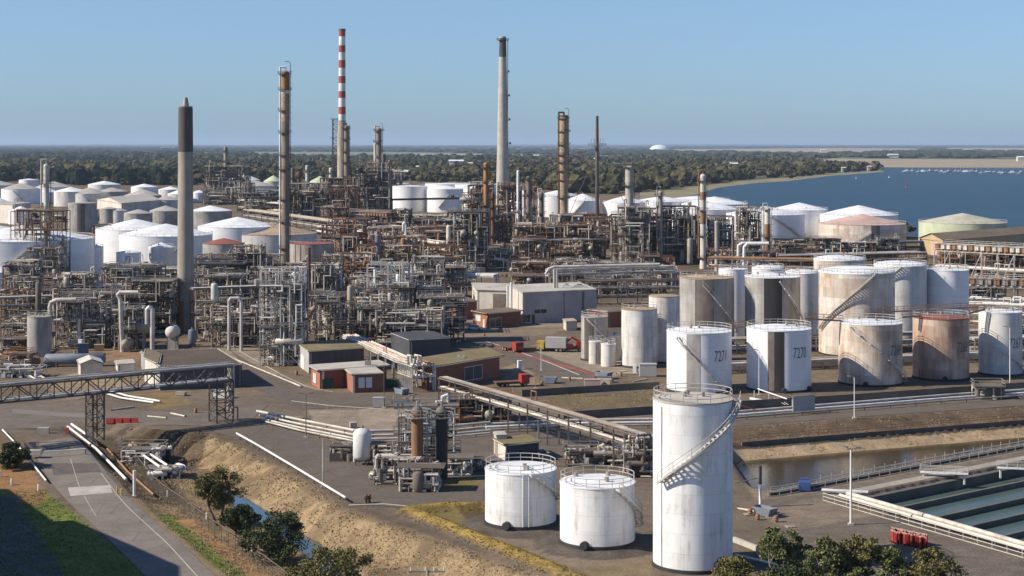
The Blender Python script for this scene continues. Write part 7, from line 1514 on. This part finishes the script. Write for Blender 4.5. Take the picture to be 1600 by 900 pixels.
def tree(label, c, h, w, leaf, bark, seed, low=0.25, n=46, per=120, ls=0.20, name='tree', cat='tree', group=None, stems=1):
    r = np.random.RandomState(seed); c = np.asarray(c, float); T = thing(name, label, cat, tuple(c), group)
    # clumps spread through an uneven crown
    cl = []
    while len(cl) < n:
        u = r.uniform(-1, 1, 3)
        q = np.linalg.norm(u)
        if q > 1 or q < 0.25: continue
        lob = 1 + 0.36 * math.sin(3 * math.atan2(u[1], u[0]) + seed) + 0.15 * r.randn()
        cl.append([u[0] * w / 2 * lob, u[1] * w / 2 * lob, h * (low + (1 - low) * (0.5 + 0.5 * u[2] * (1 - 0.25 * abs(u[0]))))])
    cl = np.array(cl)
    tr = MB(); br = MB()
    for s_ in range(stems):
        base = np.array([0.35 * s_, 0.2 * s_, 0.0]); fork = np.array([r.uniform(-0.1, 0.1) * w + (s_ - (stems - 1) / 2) * w * 0.22, r.uniform(-0.1, 0.1) * w, h * max(0.22, low * 1.1)]); tr_r = 0.035 * h / math.sqrt(stems)
        mid = (base + fork) / 2 + r.uniform(-0.12, 0.12, 3) * [1, 1, 0]
        tr.segs([c + base - [0, 0, 0.3], c + mid], [c + mid, c + fork], [tr_r * 1.2, tr_r], 8, r1=[tr_r, tr_r * 0.75], ext=0.1)
        pick = cl[r.choice(n, min(n, 9), False)]
        for p in pick:
            m = fork + (p - fork) * 0.5 + [0, 0, 0.08 * h]; tr.segs([c + fork, c + m], [c + m, c + p], [tr_r * 0.55, tr_r * 0.35], 6, r1=[tr_r * 0.35, tr_r * 0.1], ext=0.1)
    tr.out('trunk', M[bark], T)
    cs_ = w * (0.15 if leaf == 'leaf_gum' or low > 0.2 else 0.17)
    P0 = np.repeat(cl, per, 0); g = r.randn(len(P0), 3); g /= np.linalg.norm(g, axis=1, keepdims=True); rad = cs_ * r.rand(len(P0), 1) ** 0.5 * np.repeat(r.uniform(0.6, 1.3, (n, 1)), per, 0)
    P0 = P0 + g * rad * [1, 1, 0.75]
    a = r.randn(len(P0), 3); a /= np.linalg.norm(a, axis=1, keepdims=True); b = np.cross(a, r.randn(len(P0), 3)); b /= np.linalg.norm(b, axis=1, keepdims=True)
    s = ls * r.uniform(0.6, 1.3, (len(P0), 1)); a, b = a * s, b * s * 0.55
    V = np.stack([P0 - a, P0 - b, P0 + a, P0 + b], 1).reshape(-1, 3) + c
    mb = MB(); mb.add(V, np.arange(len(V)).reshape(-1, 4)); mb.out('crown', M[leaf], T, smooth=False)
    return T
for i, (x, yt, yb, xl, xr, leaf, bark, low, stems, name, lb) in enumerate([
    (340, 731, 822, 298, 372, 'leaf_olive', 'bark', 0.30, 2, 'tree', 'olive leaved tree with a bare dark trunk on the creek bank'),
    (376, 787, 835, 350, 402, 'leaf_dark', 'bark', 0.02, 1, 'bush', 'dark bush between the olive leaved tree and the big dark tree'),
    (435, 796, 880, 392, 476, 'leaf_dark', 'bark', 0.05, 1, 'tree', 'big dark green tree on the creek bank'),
    (520, 832, 935, 468, 585, 'leaf_olive', 'bark', 0.05, 2, 'tree', 'wide olive green tree at the bottom edge right of the big dark tree'),
    (478, 868, 935, 446, 512, 'leaf_gum', 'bark', 0.05, 1, 'bush', 'greener bush in front of the wide olive tree at the bottom edge'),
    (19, 694, 731, -4, 42, 'leaf_dark', 'bark', 0.02, 1, 'bush', 'round dark bush at the left edge by the gate'),
    (1218, 826, 930, 1180, 1256, 'leaf_gum', 'bark_pale', 0.42, 3, 'tree', 'pale stemmed gum tree, leftmost of the trees at the lower right'),
    (1146, 872, 930, 1112, 1180, 'leaf_olive', 'bark', 0.02, 2, 'bush', 'olive bush at the foot of the tallest white tank'),
    (1343, 823, 930, 1308, 1384, 'leaf_olive', 'bark_pale', 0.25, 2, 'tree', 'tallest pointed tree of the lower right group'),
    (1288, 842, 935, 1240, 1330, 'leaf_gum', 'bark_pale', 0.10, 2, 'tree', 'broad gum tree between the pale stemmed one and the pointed one'),
    (1398, 858, 940, 1362, 1440, 'leaf_gum', 'bark', 0.05, 2, 'tree', 'bushy tree just right of the pointed one at the lower right'),
    (1452, 852, 940, 1412, 1500, 'leaf_olive', 'bark', 0.08, 2, 'tree', 'rounded tree in front of the orange red barriers'),
    (1235, 880, 945, 1200, 1275, 'leaf_dark', 'bark', 0.02, 2, 'bush', 'dark undergrowth below the pale stemmed gum tree'),
    (1330, 882, 945, 1290, 1372, 'leaf_gum', 'bark', 0.02, 2, 'bush', 'undergrowth below the tallest pointed tree'),
    (792, 889, 922, 752, 832, 'leaf_green', 'bark', 0.02, 1, 'bush', 'bright green shrub at the bottom edge below the bund')]):
    c = PG(x, yb) if yb < 900 else P(x, yb, -2.6 if x < 600 else 0.0); c = np.array([c[0], c[1], gz(c[0], c[1])]); k = c[1] / F
    tree(lb, c, (yb - yt) * k, (xr - xl) * k * 0.92, leaf, bark, 40 + i, low, n=46 if leaf != 'leaf_dark' else 52, per=190 if leaf == 'leaf_dark' else 180, ls=0.17, name=name, cat=name, stems=stems)
# blobs for far trees
def ico(sub):
    t = (1 + 5 ** 0.5) / 2; v = [(-1, t, 0), (1, t, 0), (-1, -t, 0), (1, -t, 0), (0, -1, t), (0, 1, t), (0, -1, -t), (0, 1, -t), (t, 0, -1), (t, 0, 1), (-t, 0, -1), (-t, 0, 1)]
    f = [(0, 11, 5), (0, 5, 1), (0, 1, 7), (0, 7, 10), (0, 10, 11), (1, 5, 9), (5, 11, 4), (11, 10, 2), (10, 7, 6), (7, 1, 8), (3, 9, 4), (3, 4, 2), (3, 2, 6), (3, 6, 8), (3, 8, 9), (4, 9, 5), (2, 4, 11), (6, 2, 10), (8, 6, 7), (9, 8, 1)]
    v = [np.array(x) / np.linalg.norm(x) for x in v]
    for _ in range(sub):
        c = {}; nf = []
        def m(a, b):
            k = (min(a, b), max(a, b))
            if k not in c: q = v[a] + v[b]; v.append(q / np.linalg.norm(q)); c[k] = len(v) - 1
            return c[k]
        for a, b, d in f: x, y, z = m(a, b), m(b, d), m(d, a); nf += [(a, x, z), (b, y, x), (d, z, y), (x, y, z)]
        f = nf
    return np.array(v), np.array(f)
def blobs(mb, C, S_, sub, r, jit=0.28):
    v, f = ico(sub); n = len(C); k = len(v)
    V = v[None] * (1 + jit * r.randn(n, k, 1)); V = V * np.asarray(S_)[:, None, :] + np.asarray(C)[:, None, :]
    mb.add(V.reshape(-1, 3), (f[None] + (np.arange(n) * k)[:, None, None]).reshape(-1, 3))
def far_leaf(name, c1, c2, c3):
    m, t, b = new_mat(name); g = t.nodes.new('ShaderNodeNewGeometry'); f = noise(t, pos(t), 0.22, 5, 0.7)
    a = ramp(t, g.outputs['Random Per Island'], [(0, c1), (0.6, c2), (1, c3)]); x = mixc(t, 1.0, a.outputs[0], ramp(t, f, [(0.35, (0.45,) * 3), (0.65, (1.5,) * 3)]).outputs[0], 'MULTIPLY')
    t.links.new(x, b.inputs['Base Color']); b.inputs['Roughness'].default_value = 1; b.inputs['Specular IOR Level'].default_value = 0.0; return m
M['forest'] = far_leaf('forest_leaves', (0.040, 0.038, 0.020), (0.062, 0.056, 0.029), (0.115, 0.098, 0.052))
M['forest_dark'] = far_leaf('windbreak_leaves', (0.013, 0.018, 0.014), (0.018, 0.024, 0.018), (0.026, 0.03, 0.02))
M['forest_far'] = far_leaf('distant_leaves', (0.032, 0.036, 0.024), (0.045, 0.048, 0.03), (0.06, 0.06, 0.036))
r_ = np.random.RandomState(3)
def in_px(X, Y, poly, z=0.0):
    return inside(800 + X * F / Y, HY + F * (H - z) / Y, np.array(poly, float))
# fields and shores far off
def far_sheet(name, px, z, mat): return sheet(name, pl(px), z, mat)
M['f_tan'] = plain('dry_paddock', (0.36, 0.28, 0.18), (0.27, 0.215, 0.14), 0.004, 1.0, amt=0.6); M['f_pale'] = plain('stubble_paddock', (0.46, 0.38, 0.26), (0.36, 0.30, 0.20), 0.003, 1.0, amt=0.6); M['f_green'] = plain('grey_green_paddock', (0.20, 0.205, 0.11), (0.16, 0.165, 0.09), 0.004, 1.0, amt=0.6); M['f_beach'] = plain('shore_sand', (0.30, 0.24, 0.15), (0.16, 0.15, 0.07), 0.02, 1.0, amt=0.6)
far_sheet('field', [(1278, 250.5), (1300, 247.5), (1420, 248.5), (1700, 249), (1700, 262), (1420, 261.5), (1360, 261), (1330, 258.5), (1282, 256)], 0.06, M['f_tan'])
far_sheet('field', [(1030, 233.5), (1180, 232.5), (1290, 231.5), (1420, 232), (1460, 236), (1400, 239), (1290, 241), (1160, 238.5), (1040, 237)], 0.06, M['f_tan'])
far_sheet('field', [(1470, 231.5), (1720, 231), (1720, 238), (1560, 239), (1480, 236)], 0.06, M['f_tan']); far_sheet('field', [(1080, 244.5), (1160, 243.5), (1200, 246.5), (1120, 247.5)], 0.06, M['f_pale'])
far_sheet('field', [(300, 239), (420, 237.5), (640, 238), (800, 241), (780, 245.5), (600, 246), (430, 244.5), (310, 242.5)], 0.06, M['f_green']); far_sheet('field', [(640, 240.2), (800, 241.4), (870, 243.5), (780, 244.2), (660, 242)], 0.10, M['f_pale'])
far_sheet('field', [(660, 232.2), (820, 231.8), (1000, 233), (1010, 234.3), (820, 234.2), (670, 233.6)], 0.06, M['f_tan']); far_sheet('field', [(880, 242), (985, 243.5), (970, 247), (890, 246)], 0.06, M['f_tan']); far_sheet('field', [(170, 242.5), (260, 241.5), (280, 244), (190, 245)], 0.06, M['f_green']); far_sheet('field', [(20, 231), (120, 230.6), (140, 231.4), (30, 232)], 0.06, M['f_tan'])
far_sheet('shore', [(1000, 300), (1068, 294), (1110, 288), (1180, 281), (1228, 277.5), (1290, 271.5), (1352, 268), (1378, 266.5), (1382, 268.8), (1340, 271.8), (1296, 275), (1232, 283), (1180, 286.2), (1121, 293.5), (1086, 304.5), (1040, 313), (1000, 318)], 0.14, M['f_beach'])
FIELDS = [[(1270, 247), (1720, 247), (1720, 264), (1330, 262), (1276, 257)], [(1030, 233), (1290, 231), (1430, 231.5), (1470, 236), (1290, 241.5), (1035, 237.5)], [(1470, 231), (1720, 230.5), (1720, 239), (1480, 236.5)], [(300, 238.5), (420, 237), (640, 237.5), (870, 241), (870, 245), (600, 246.5), (430, 245)], [(1075, 244), (1200, 243), (1205, 247), (1110, 248)], [(660, 231.8), (1010, 232.5), (1010, 234.5), (670, 234)], [(885, 242), (985, 243), (970, 247), (890, 246)]]
SEA = [(1090, 305), (1120, 292), (1232, 284), (1300, 274.5), (1378, 269), (1384, 266), (1352, 262.5), (1420, 261.5), (1800, 262), (1800, 420), (1040, 420)]
FOREST = [(-60, 288), (60, 282), (140, 289), (300, 290), (420, 286), (470, 286), (600, 284), (640, 283), (800, 292), (880, 302), (960, 304), (1010, 300), (1070, 292), (1130, 284.5), (1200, 279), (1235, 280), (1262, 275), (1330, 269.5), (1375, 267), (1345, 262.5), (1300, 260), (1262, 252), (1200, 248), (1080, 247.5), (900, 252), (860, 253), (700, 253), (600, 252.5), (430, 252), (330, 250), (300, 244), (-60, 243)]
rows = []
y = 304.0
while y > 242.5:
    Y = F * H / (y - HY); sp = 11.0 + Y * 0.0022; xs = np.arange(-0.33 * Y, 0.24 * Y, sp); xs = xs + r_.uniform(-0.5, 0.5, len(xs)) * sp; rows.append(np.stack([xs, np.full(len(xs), Y) + r_.uniform(-1, 1, len(xs)) * 30], 1)); y -= max(0.55, 26 / Y * (y - HY))
tp = np.concatenate(rows); k = in_px(tp[:, 0], tp[:, 1], FOREST)
for gp_ in ([(330, 260), (430, 258), (450, 265), (350, 266)], [(640, 262), (740, 260), (730, 268), (660, 269)], [(90, 252), (230, 251), (250, 257), (110, 258)], [(900, 256), (1010, 255), (990, 263), (910, 264)], [(1080, 256), (1200, 254), (1190, 261), (1100, 262)], [(180, 262), (260, 262), (250, 268), (190, 268)]):
    k &= ~in_px(tp[:, 0], tp[:, 1], gp_); far_sheet('field', gp_, 0.05, M['f_green'])
tp = tp[k]
gap = wob(tp[:, 0], tp[:, 1], 90.0, 2) + 0.35 * r_.randn(len(tp)); tp = tp[gap > -0.45]
hh = r_.uniform(5, 16, len(tp)) * (1 + 0.25 * wob(tp[:, 0], tp[:, 1], 60)); ww = hh * r_.uniform(0.42, 0.75, len(tp))
mb = MB()
C = np.column_stack([tp, hh * 0.55]); blobs(mb, C, np.column_stack([ww, ww, hh * 0.5]), 1, r_)
C2 = C + np.column_stack([r_.uniform(-0.6, 0.6, (len(tp), 2)) * ww[:, None], -hh * 0.12]); blobs(mb, C2, np.column_stack([ww * 0.7, ww * 0.7, hh * 0.38]), 1, r_)
tag(mb.out('forest', M['forest'], smooth=False), 'dark eucalypt forest behind the tank farm and along the near shore', 'forest', kind='stuff')
print('forest', len(tp))
# dark windbreak at the back of the left tank farm
mb = MB()
for (xa, xb, y) in ((-30, 28, 283), (80, 285, 289)):
    xs = np.arange(xa, xb, 2.4); c = np.array([P(x + rng.uniform(-1, 1), y + rng.uniform(-1, 0.5) - abs(math.sin(x * 0.05)) * 1.5) for x in xs]); h_ = np.array([rng.uniform(15, 19) for _ in xs]); blobs(mb, c + np.column_stack([0 * h_, 0 * h_, h_ * 0.5]), np.column_stack([h_ * 0.38, h_ * 0.4, h_ * 0.55]), 1, r_, 0.16)
tag(mb.out('windbreak', M['forest_dark'], smooth=False), 'very dark windbreak hedge at the back of the left tank farm', 'windbreak', kind='stuff')
# far belts of trees up to the horizon
mb = MB(); Y = 5200.0
while Y < 46000:
    sp = Y * 0.0042; xs = np.arange(-0.34 * Y, 0.34 * Y, sp); xs += r_.uniform(-0.5, 0.5, len(xs)) * sp; yy = np.full(len(xs), Y) + r_.uniform(-0.02, 0.02, len(xs)) * Y
    k = ~in_px(xs, yy, SEA)
    for f_ in FIELDS: k &= ~in_px(xs, yy, f_)
    k &= (np.sin(xs / (Y * 0.05) + Y * 0.01) + r_.randn(len(xs)) * 0.6) > -0.75 + (0.5 if Y < 9000 else 0)
    xs, yy = xs[k], yy[k]
    if len(xs):
        h_ = r_.uniform(9, 17, len(xs)) * (1 + Y / 60000); blobs(mb, np.column_stack([xs, yy, h_ * 0.4]), np.column_stack([np.full(len(xs), sp * 0.75), np.full(len(xs), Y * 0.012), h_ * 0.6]), 0, r_, 0.2)
    Y *= 1.045
tag(mb.out('distant_woods', M['forest_far'], smooth=False), 'belts of distant trees on the plain up to the horizon', 'woods', kind='stuff')
mb = MB(); xs = np.linspace(-18000, 18000, 240); zz = 28 + 26 * (np.sin(xs / 2600) * 0.4 + np.sin(xs / 900 + 1) * 0.2 + 0.4 * r_.rand(240)) * (xs < 9000); a = np.column_stack([xs, np.full(240, 47000.0), zz]); b = np.column_stack([xs, np.full(240, 44800.0), np.full(240, -2.0)]); c = np.column_stack([xs, np.full(240, 50000.0), np.full(240, -2.0)])
i = np.arange(239); mb.add(np.concatenate([b, a, c]), np.stack([i, i + 1, i + 241, i + 240], 1), np.stack([i + 240, i + 241, i + 481, i + 480], 1)); tag(mb.out('hills', M['forest_far']), kind='structure')
# single trees one can tell from the wood: along the shore and before the forest edge
def far_tree(label, c, h, group, seed):
    r = np.random.RandomState(seed); T = thing('tree', label, 'tree', tuple(c), group); c = np.asarray(c, float); mb = MB(); mb.segs([c - [0, 0, 0.2]], [c + [0, 0, h * 0.5]], 0.035 * h, 6, r1=0.02 * h); mb.out('trunk', M['bark'], T)
    mb = MB(); n = 7; C = c + np.column_stack([r.uniform(-0.26, 0.26, (n, 2)) * h, r.uniform(0.38, 0.8, n) * h]); s = r.uniform(0.14, 0.26, n) * h; blobs(mb, C, np.column_stack([s, s, s * 0.85]), 1, r, 0.22); mb.out('crown', M['forest'], T, smooth=False); return T
PR = [far_tree('dark single tree on the wooded shore of the bay', P(1255 + 12 * i, 274 - i), 12.0, 'single trees along the near shore of the bay', 60 + i) for i in range(4)]
for i in range(64):
    if i < 34: u = i / 33.0; x = 1090 + 285 * u + rng.uniform(-4, 4); y = np.interp(x, [1090, 1130, 1180, 1232, 1290, 1375], [292, 284.5, 280, 277, 270.5, 266.8]) - rng.uniform(0, 3); lb, gp = 'dark single tree on the wooded shore of the bay', 'single trees along the near shore of the bay'
    else: u = (i - 34) / 29.0; x = 625 + 380 * u + rng.uniform(-5, 5); y = np.interp(x, [600, 800, 880, 960, 1010], [286, 293, 302, 304, 301]) - rng.uniform(0, 6); lb, gp = 'dark single tree at the forest edge behind the centre tanks', 'single trees at the forest edge behind the centre tanks'
    dup(PR[i % 4], tuple(P(x, y)), rng.uniform(0, 6), lb, gp, rng.uniform(0.7, 1.25))
for x, y, s, lb in [(1422, 368, 0.55, 'dark tree between the stained tank and the pale green tank'), (1412, 362, 0.5, 'dark tree right behind the stained tank by the bay'), (57, 345, 0.5, 'tree growing beside the silver column'), (46, 348, 0.4, 'smaller tree left of the one beside the silver column'), (1385, 352, 0.3, 'shrub at the bay edge behind the stained tank')]: dup(PR[0], tuple(P(x, y)), rng.uniform(0, 6), lb, 'trees among the tanks', s)
# ---------------------------------------------------------------- yachts and buoys
def yacht(c, L, seed, label):
    T = thing('yacht', label, 'yacht', tuple(c), 'white yachts moored across the bay'); c = np.asarray(c, float); mb = MB()
    st = np.array([[-0.5, 0.13, 0.0], [-0.3, 0.17, 0], [0.0, 0.18, 0], [0.3, 0.12, 0], [0.5, 0.005, 0]]); k = len(st); bot = np.column_stack([st[:, 0] * L * 0.94, -st[:, 1] * L * 0.75, np.zeros(k)]); top = np.column_stack([st[:, 0] * L, -st[:, 1] * L, np.full(k, 0.12 * L) + st[:, 0] * 0.04 * L]); bot2, top2 = bot * [1, -1, 1], top * [1, -1, 1]
    i = np.arange(k - 1); mb.add(np.concatenate([bot, top, top2, bot2]) + c, np.stack([i, i + 1, i + 1 + k, i + k], 1), np.stack([i + k, i + 1 + k, i + 1 + 2 * k, i + 2 * k], 1), np.stack([i + 2 * k, i + 1 + 2 * k, i + 1 + 3 * k, i + 3 * k], 1), [[0, k, 2 * k, 3 * k]]); mb.out('hull', M['white'], T, smooth=False)
    mb = MB(); mb.box(c + [-0.05 * L, 0, 0.17 * L], (0.4 * L, 0.2 * L, 0.12 * L)); mb.out('cabin', M['white'], T, smooth=False); mb = MB(); mb.segs([c + [0.05 * L, 0, 0.1 * L]], [c + [0.05 * L, 0, 1.25 * L]], 0.012 * L, 6); mb.segs([c + [0.05 * L, 0, 0.3 * L]], [c + [-0.4 * L, 0, 0.3 * L]], 0.012 * L, 6); mb.out('mast', M['galv_light'], T); return T
Yp = None
for i in range(30):
    x = 1412 + i * 7.2 + rng.uniform(-3, 3); p = P(x, 268.5 + rng.uniform(-1.2, 1.8) + i * 0.06); p[2] = 0.1; lb = 'white moored yacht in the row across the bay'
    if Yp is None: Yp = yacht(p, 11.0, 1, lb)
    else: dup(Yp, tuple(p), rng.uniform(-0.5, 0.5) + (math.pi if rng.random() < 0.4 else 0), lb, None, rng.uniform(0.75, 1.3))
for x, y, lb in [(1338, 279.5, 'orange channel marker in the bay nearest the wooded point'), (1389, 278, 'channel marker in the bay left of the moored yachts'), (1416, 294, 'lone red buoy in the middle of the bay')]:
    p = P(x, y); p[2] = 0.1; T = thing('channel_marker', lb, 'buoy', tuple(p)); mb = MB(); mb.lathe(p, [(1.2, 0), (1.2, 0.8), (0.5, 1.2), (0.3, 4.2), (0, 4.4)], 10); mb.out('body', M['red'] if 'channel marker in' not in lb else M['galv_light'], T); mb = MB(); mb.box(p + [0, 0, 3.4], (1.0, 1.0, 1.2)); mb.out('topmark', M['red'], T)

# dry grass on the embankment, weeds on the verges
def tufts(name, label, n, box_, test, mat, hmin, hmax, seed):
    r = np.random.RandomState(seed); X = r.uniform(box_[0], box_[1], n * 6); Y = r.uniform(box_[2], box_[3], n * 6); k = test(X, Y); X, Y = X[k][:n], Y[k][:n]; m = len(X)
    Z = hgt(X, Y); B = 5; a = r.uniform(0, 6.28, (m, B)); h_ = r.uniform(hmin, hmax, (m, 1)) * r.uniform(0.6, 1.2, (m, B)); w_ = 0.05 + 0.12 * h_
    c = np.stack([X, Y, Z - 0.03], 1)[:, None] + np.stack([0.10 * np.cos(a * 3), 0.10 * np.sin(a * 3), 0 * a], -1); d = np.stack([np.cos(a), np.sin(a), 0 * a], -1); s = np.stack([-np.sin(a), np.cos(a), 0 * a], -1)
    V = np.stack([c - s * w_[..., None], c + s * w_[..., None], c + d * h_[..., None] * 0.5 + np.stack([0 * a, 0 * a, h_], -1)], 2).reshape(-1, 3)
    mb = MB(); mb.add(V, np.arange(len(V)).reshape(-1, 3)); tag(mb.out(name, M[mat], smooth=False), label, 'grass', kind='stuff')
M['dry_leaf'] = leaf_mat('dry_grass_blades', (0.25, 0.19, 0.115), (0.34, 0.265, 0.165), (0.43, 0.345, 0.22)); M['grass_leaf'] = leaf_mat('green_grass_blades', (0.11, 0.15, 0.03), (0.17, 0.205, 0.05), (0.24, 0.25, 0.085)); M['ochre_leaf'] = leaf_mat('ochre_grass_blades', (0.20, 0.14, 0.04), (0.28, 0.205, 0.06), (0.34, 0.26, 0.09))
def t_bank(X, Y):
    d, s = sdist(X, Y, E_LINE); q, _ = sdist(X, Y, RR_LINE); return (d > 0.6) & (-q > 1.0) & (np.abs(sdist(X, Y, CREEK)[0]) > 2.3) & (wob(X, Y, 1.3, 4) > -0.3) & ~((s < 72) & (d < 8) & (np.abs(np.sin(s * 0.62 + 1.3 * np.sin(s * 0.23) + d * 0.30)) < 0.5))
tufts('dry_grass', 'dry yellow grass on the embankment and the creek bank', 13000, (-64, 25, 188, 288), t_bank, 'dry_leaf', 0.07, 0.24, 21)
def t_verge(X, Y): q, _ = sdist(X, Y, RR_LINE); return (-q > 1.2) & (-q < 3.8) & (wob(X, Y, 1.0, 2) > -0.5)
tufts('verge_grass', 'green grass on the verge right of the gate road', 900, (-62, -28, 188, 240), t_verge, 'grass_leaf', 0.08, 0.28, 22)
def t_left(X, Y): return inside(X, Y, pl([(x, y, -2.2) for x, y in [(0, 742), (60, 760), (120, 800), (170, 845), (255, 905), (-60, 905), (-60, 742)]])) & (wob(X, Y, 1.0, 2) > -0.6)
tufts('lawn_grass', 'green grass left of the gate road', 4500, (-85, -40, 188, 250), t_left, 'grass_leaf', 0.06, 0.24, 23)
def t_ridge(X, Y): d, _ = sdist(X, Y, B_LINE); return (np.abs(d) < 2.0) & (wob(X, Y, 0.8, 1) > -0.5)
tufts('ochre_grass', 'ochre moss and grass on the bund ridge', 5000, (-16, 25, 175, 236), t_ridge, 'ochre_leaf', 0.05, 0.18, 24)
def t_plot(X, Y): return inside(X, Y, pl([(880, 614), (1025, 603), (1025, 638), (870, 643), (840, 630)])) & (wob(X, Y, 1.6, 1) > 0.1)
tufts('plot_weeds', 'weeds on the mossy plot between the two bund walls', 900, (0, 40, 300, 345), t_plot, 'dry_leaf', 0.06, 0.25, 25)
def t_sand(X, Y): t = (X - RA[0]) * RN[0] + (Y - RA[1]) * RN[1]; return (t > 0.3) & (t < 11) & (wob(X, Y, 1.2, 1) > 0.05)
tufts('bank_weeds', 'dry weeds on the far canal bank', 3500, (38, 110, 270, 330), t_sand, 'dry_leaf', 0.06, 0.25, 26)
# ---------------------------------------------------------------- air
mb = MB(); mb.box((0, 34000, 80), (100000, 72000, 0)) if False else None
v = np.array([[x, y, z] for z in (-12, 230) for (x, y) in ((-47000, -400), (47000, -400), (47000, 72000), (-47000, 72000))], float)
mb = MB(); mb.add(v, [[0, 3, 2, 1], [4, 5, 6, 7], [0, 1, 5, 4], [1, 2, 6, 5], [2, 3, 7, 6], [3, 0, 4, 7]])
hm = bpy.data.materials.new('air'); hm.use_nodes = True; t_ = hm.node_tree; t_.nodes.clear()
oo = t_.nodes.new('ShaderNodeOutputMaterial'); pv = t_.nodes.new('ShaderNodeVolumePrincipled'); pv.inputs['Density'].default_value = 3.4e-5; pv.inputs['Color'].default_value = (0.62, 0.80, 1.0, 1); pv.inputs['Anisotropy'].default_value = 0.1
t_.links.new(pv.outputs[0], oo.inputs['Volume'])
tag(mb.out('haze', hm, smooth=False), kind='stuff')
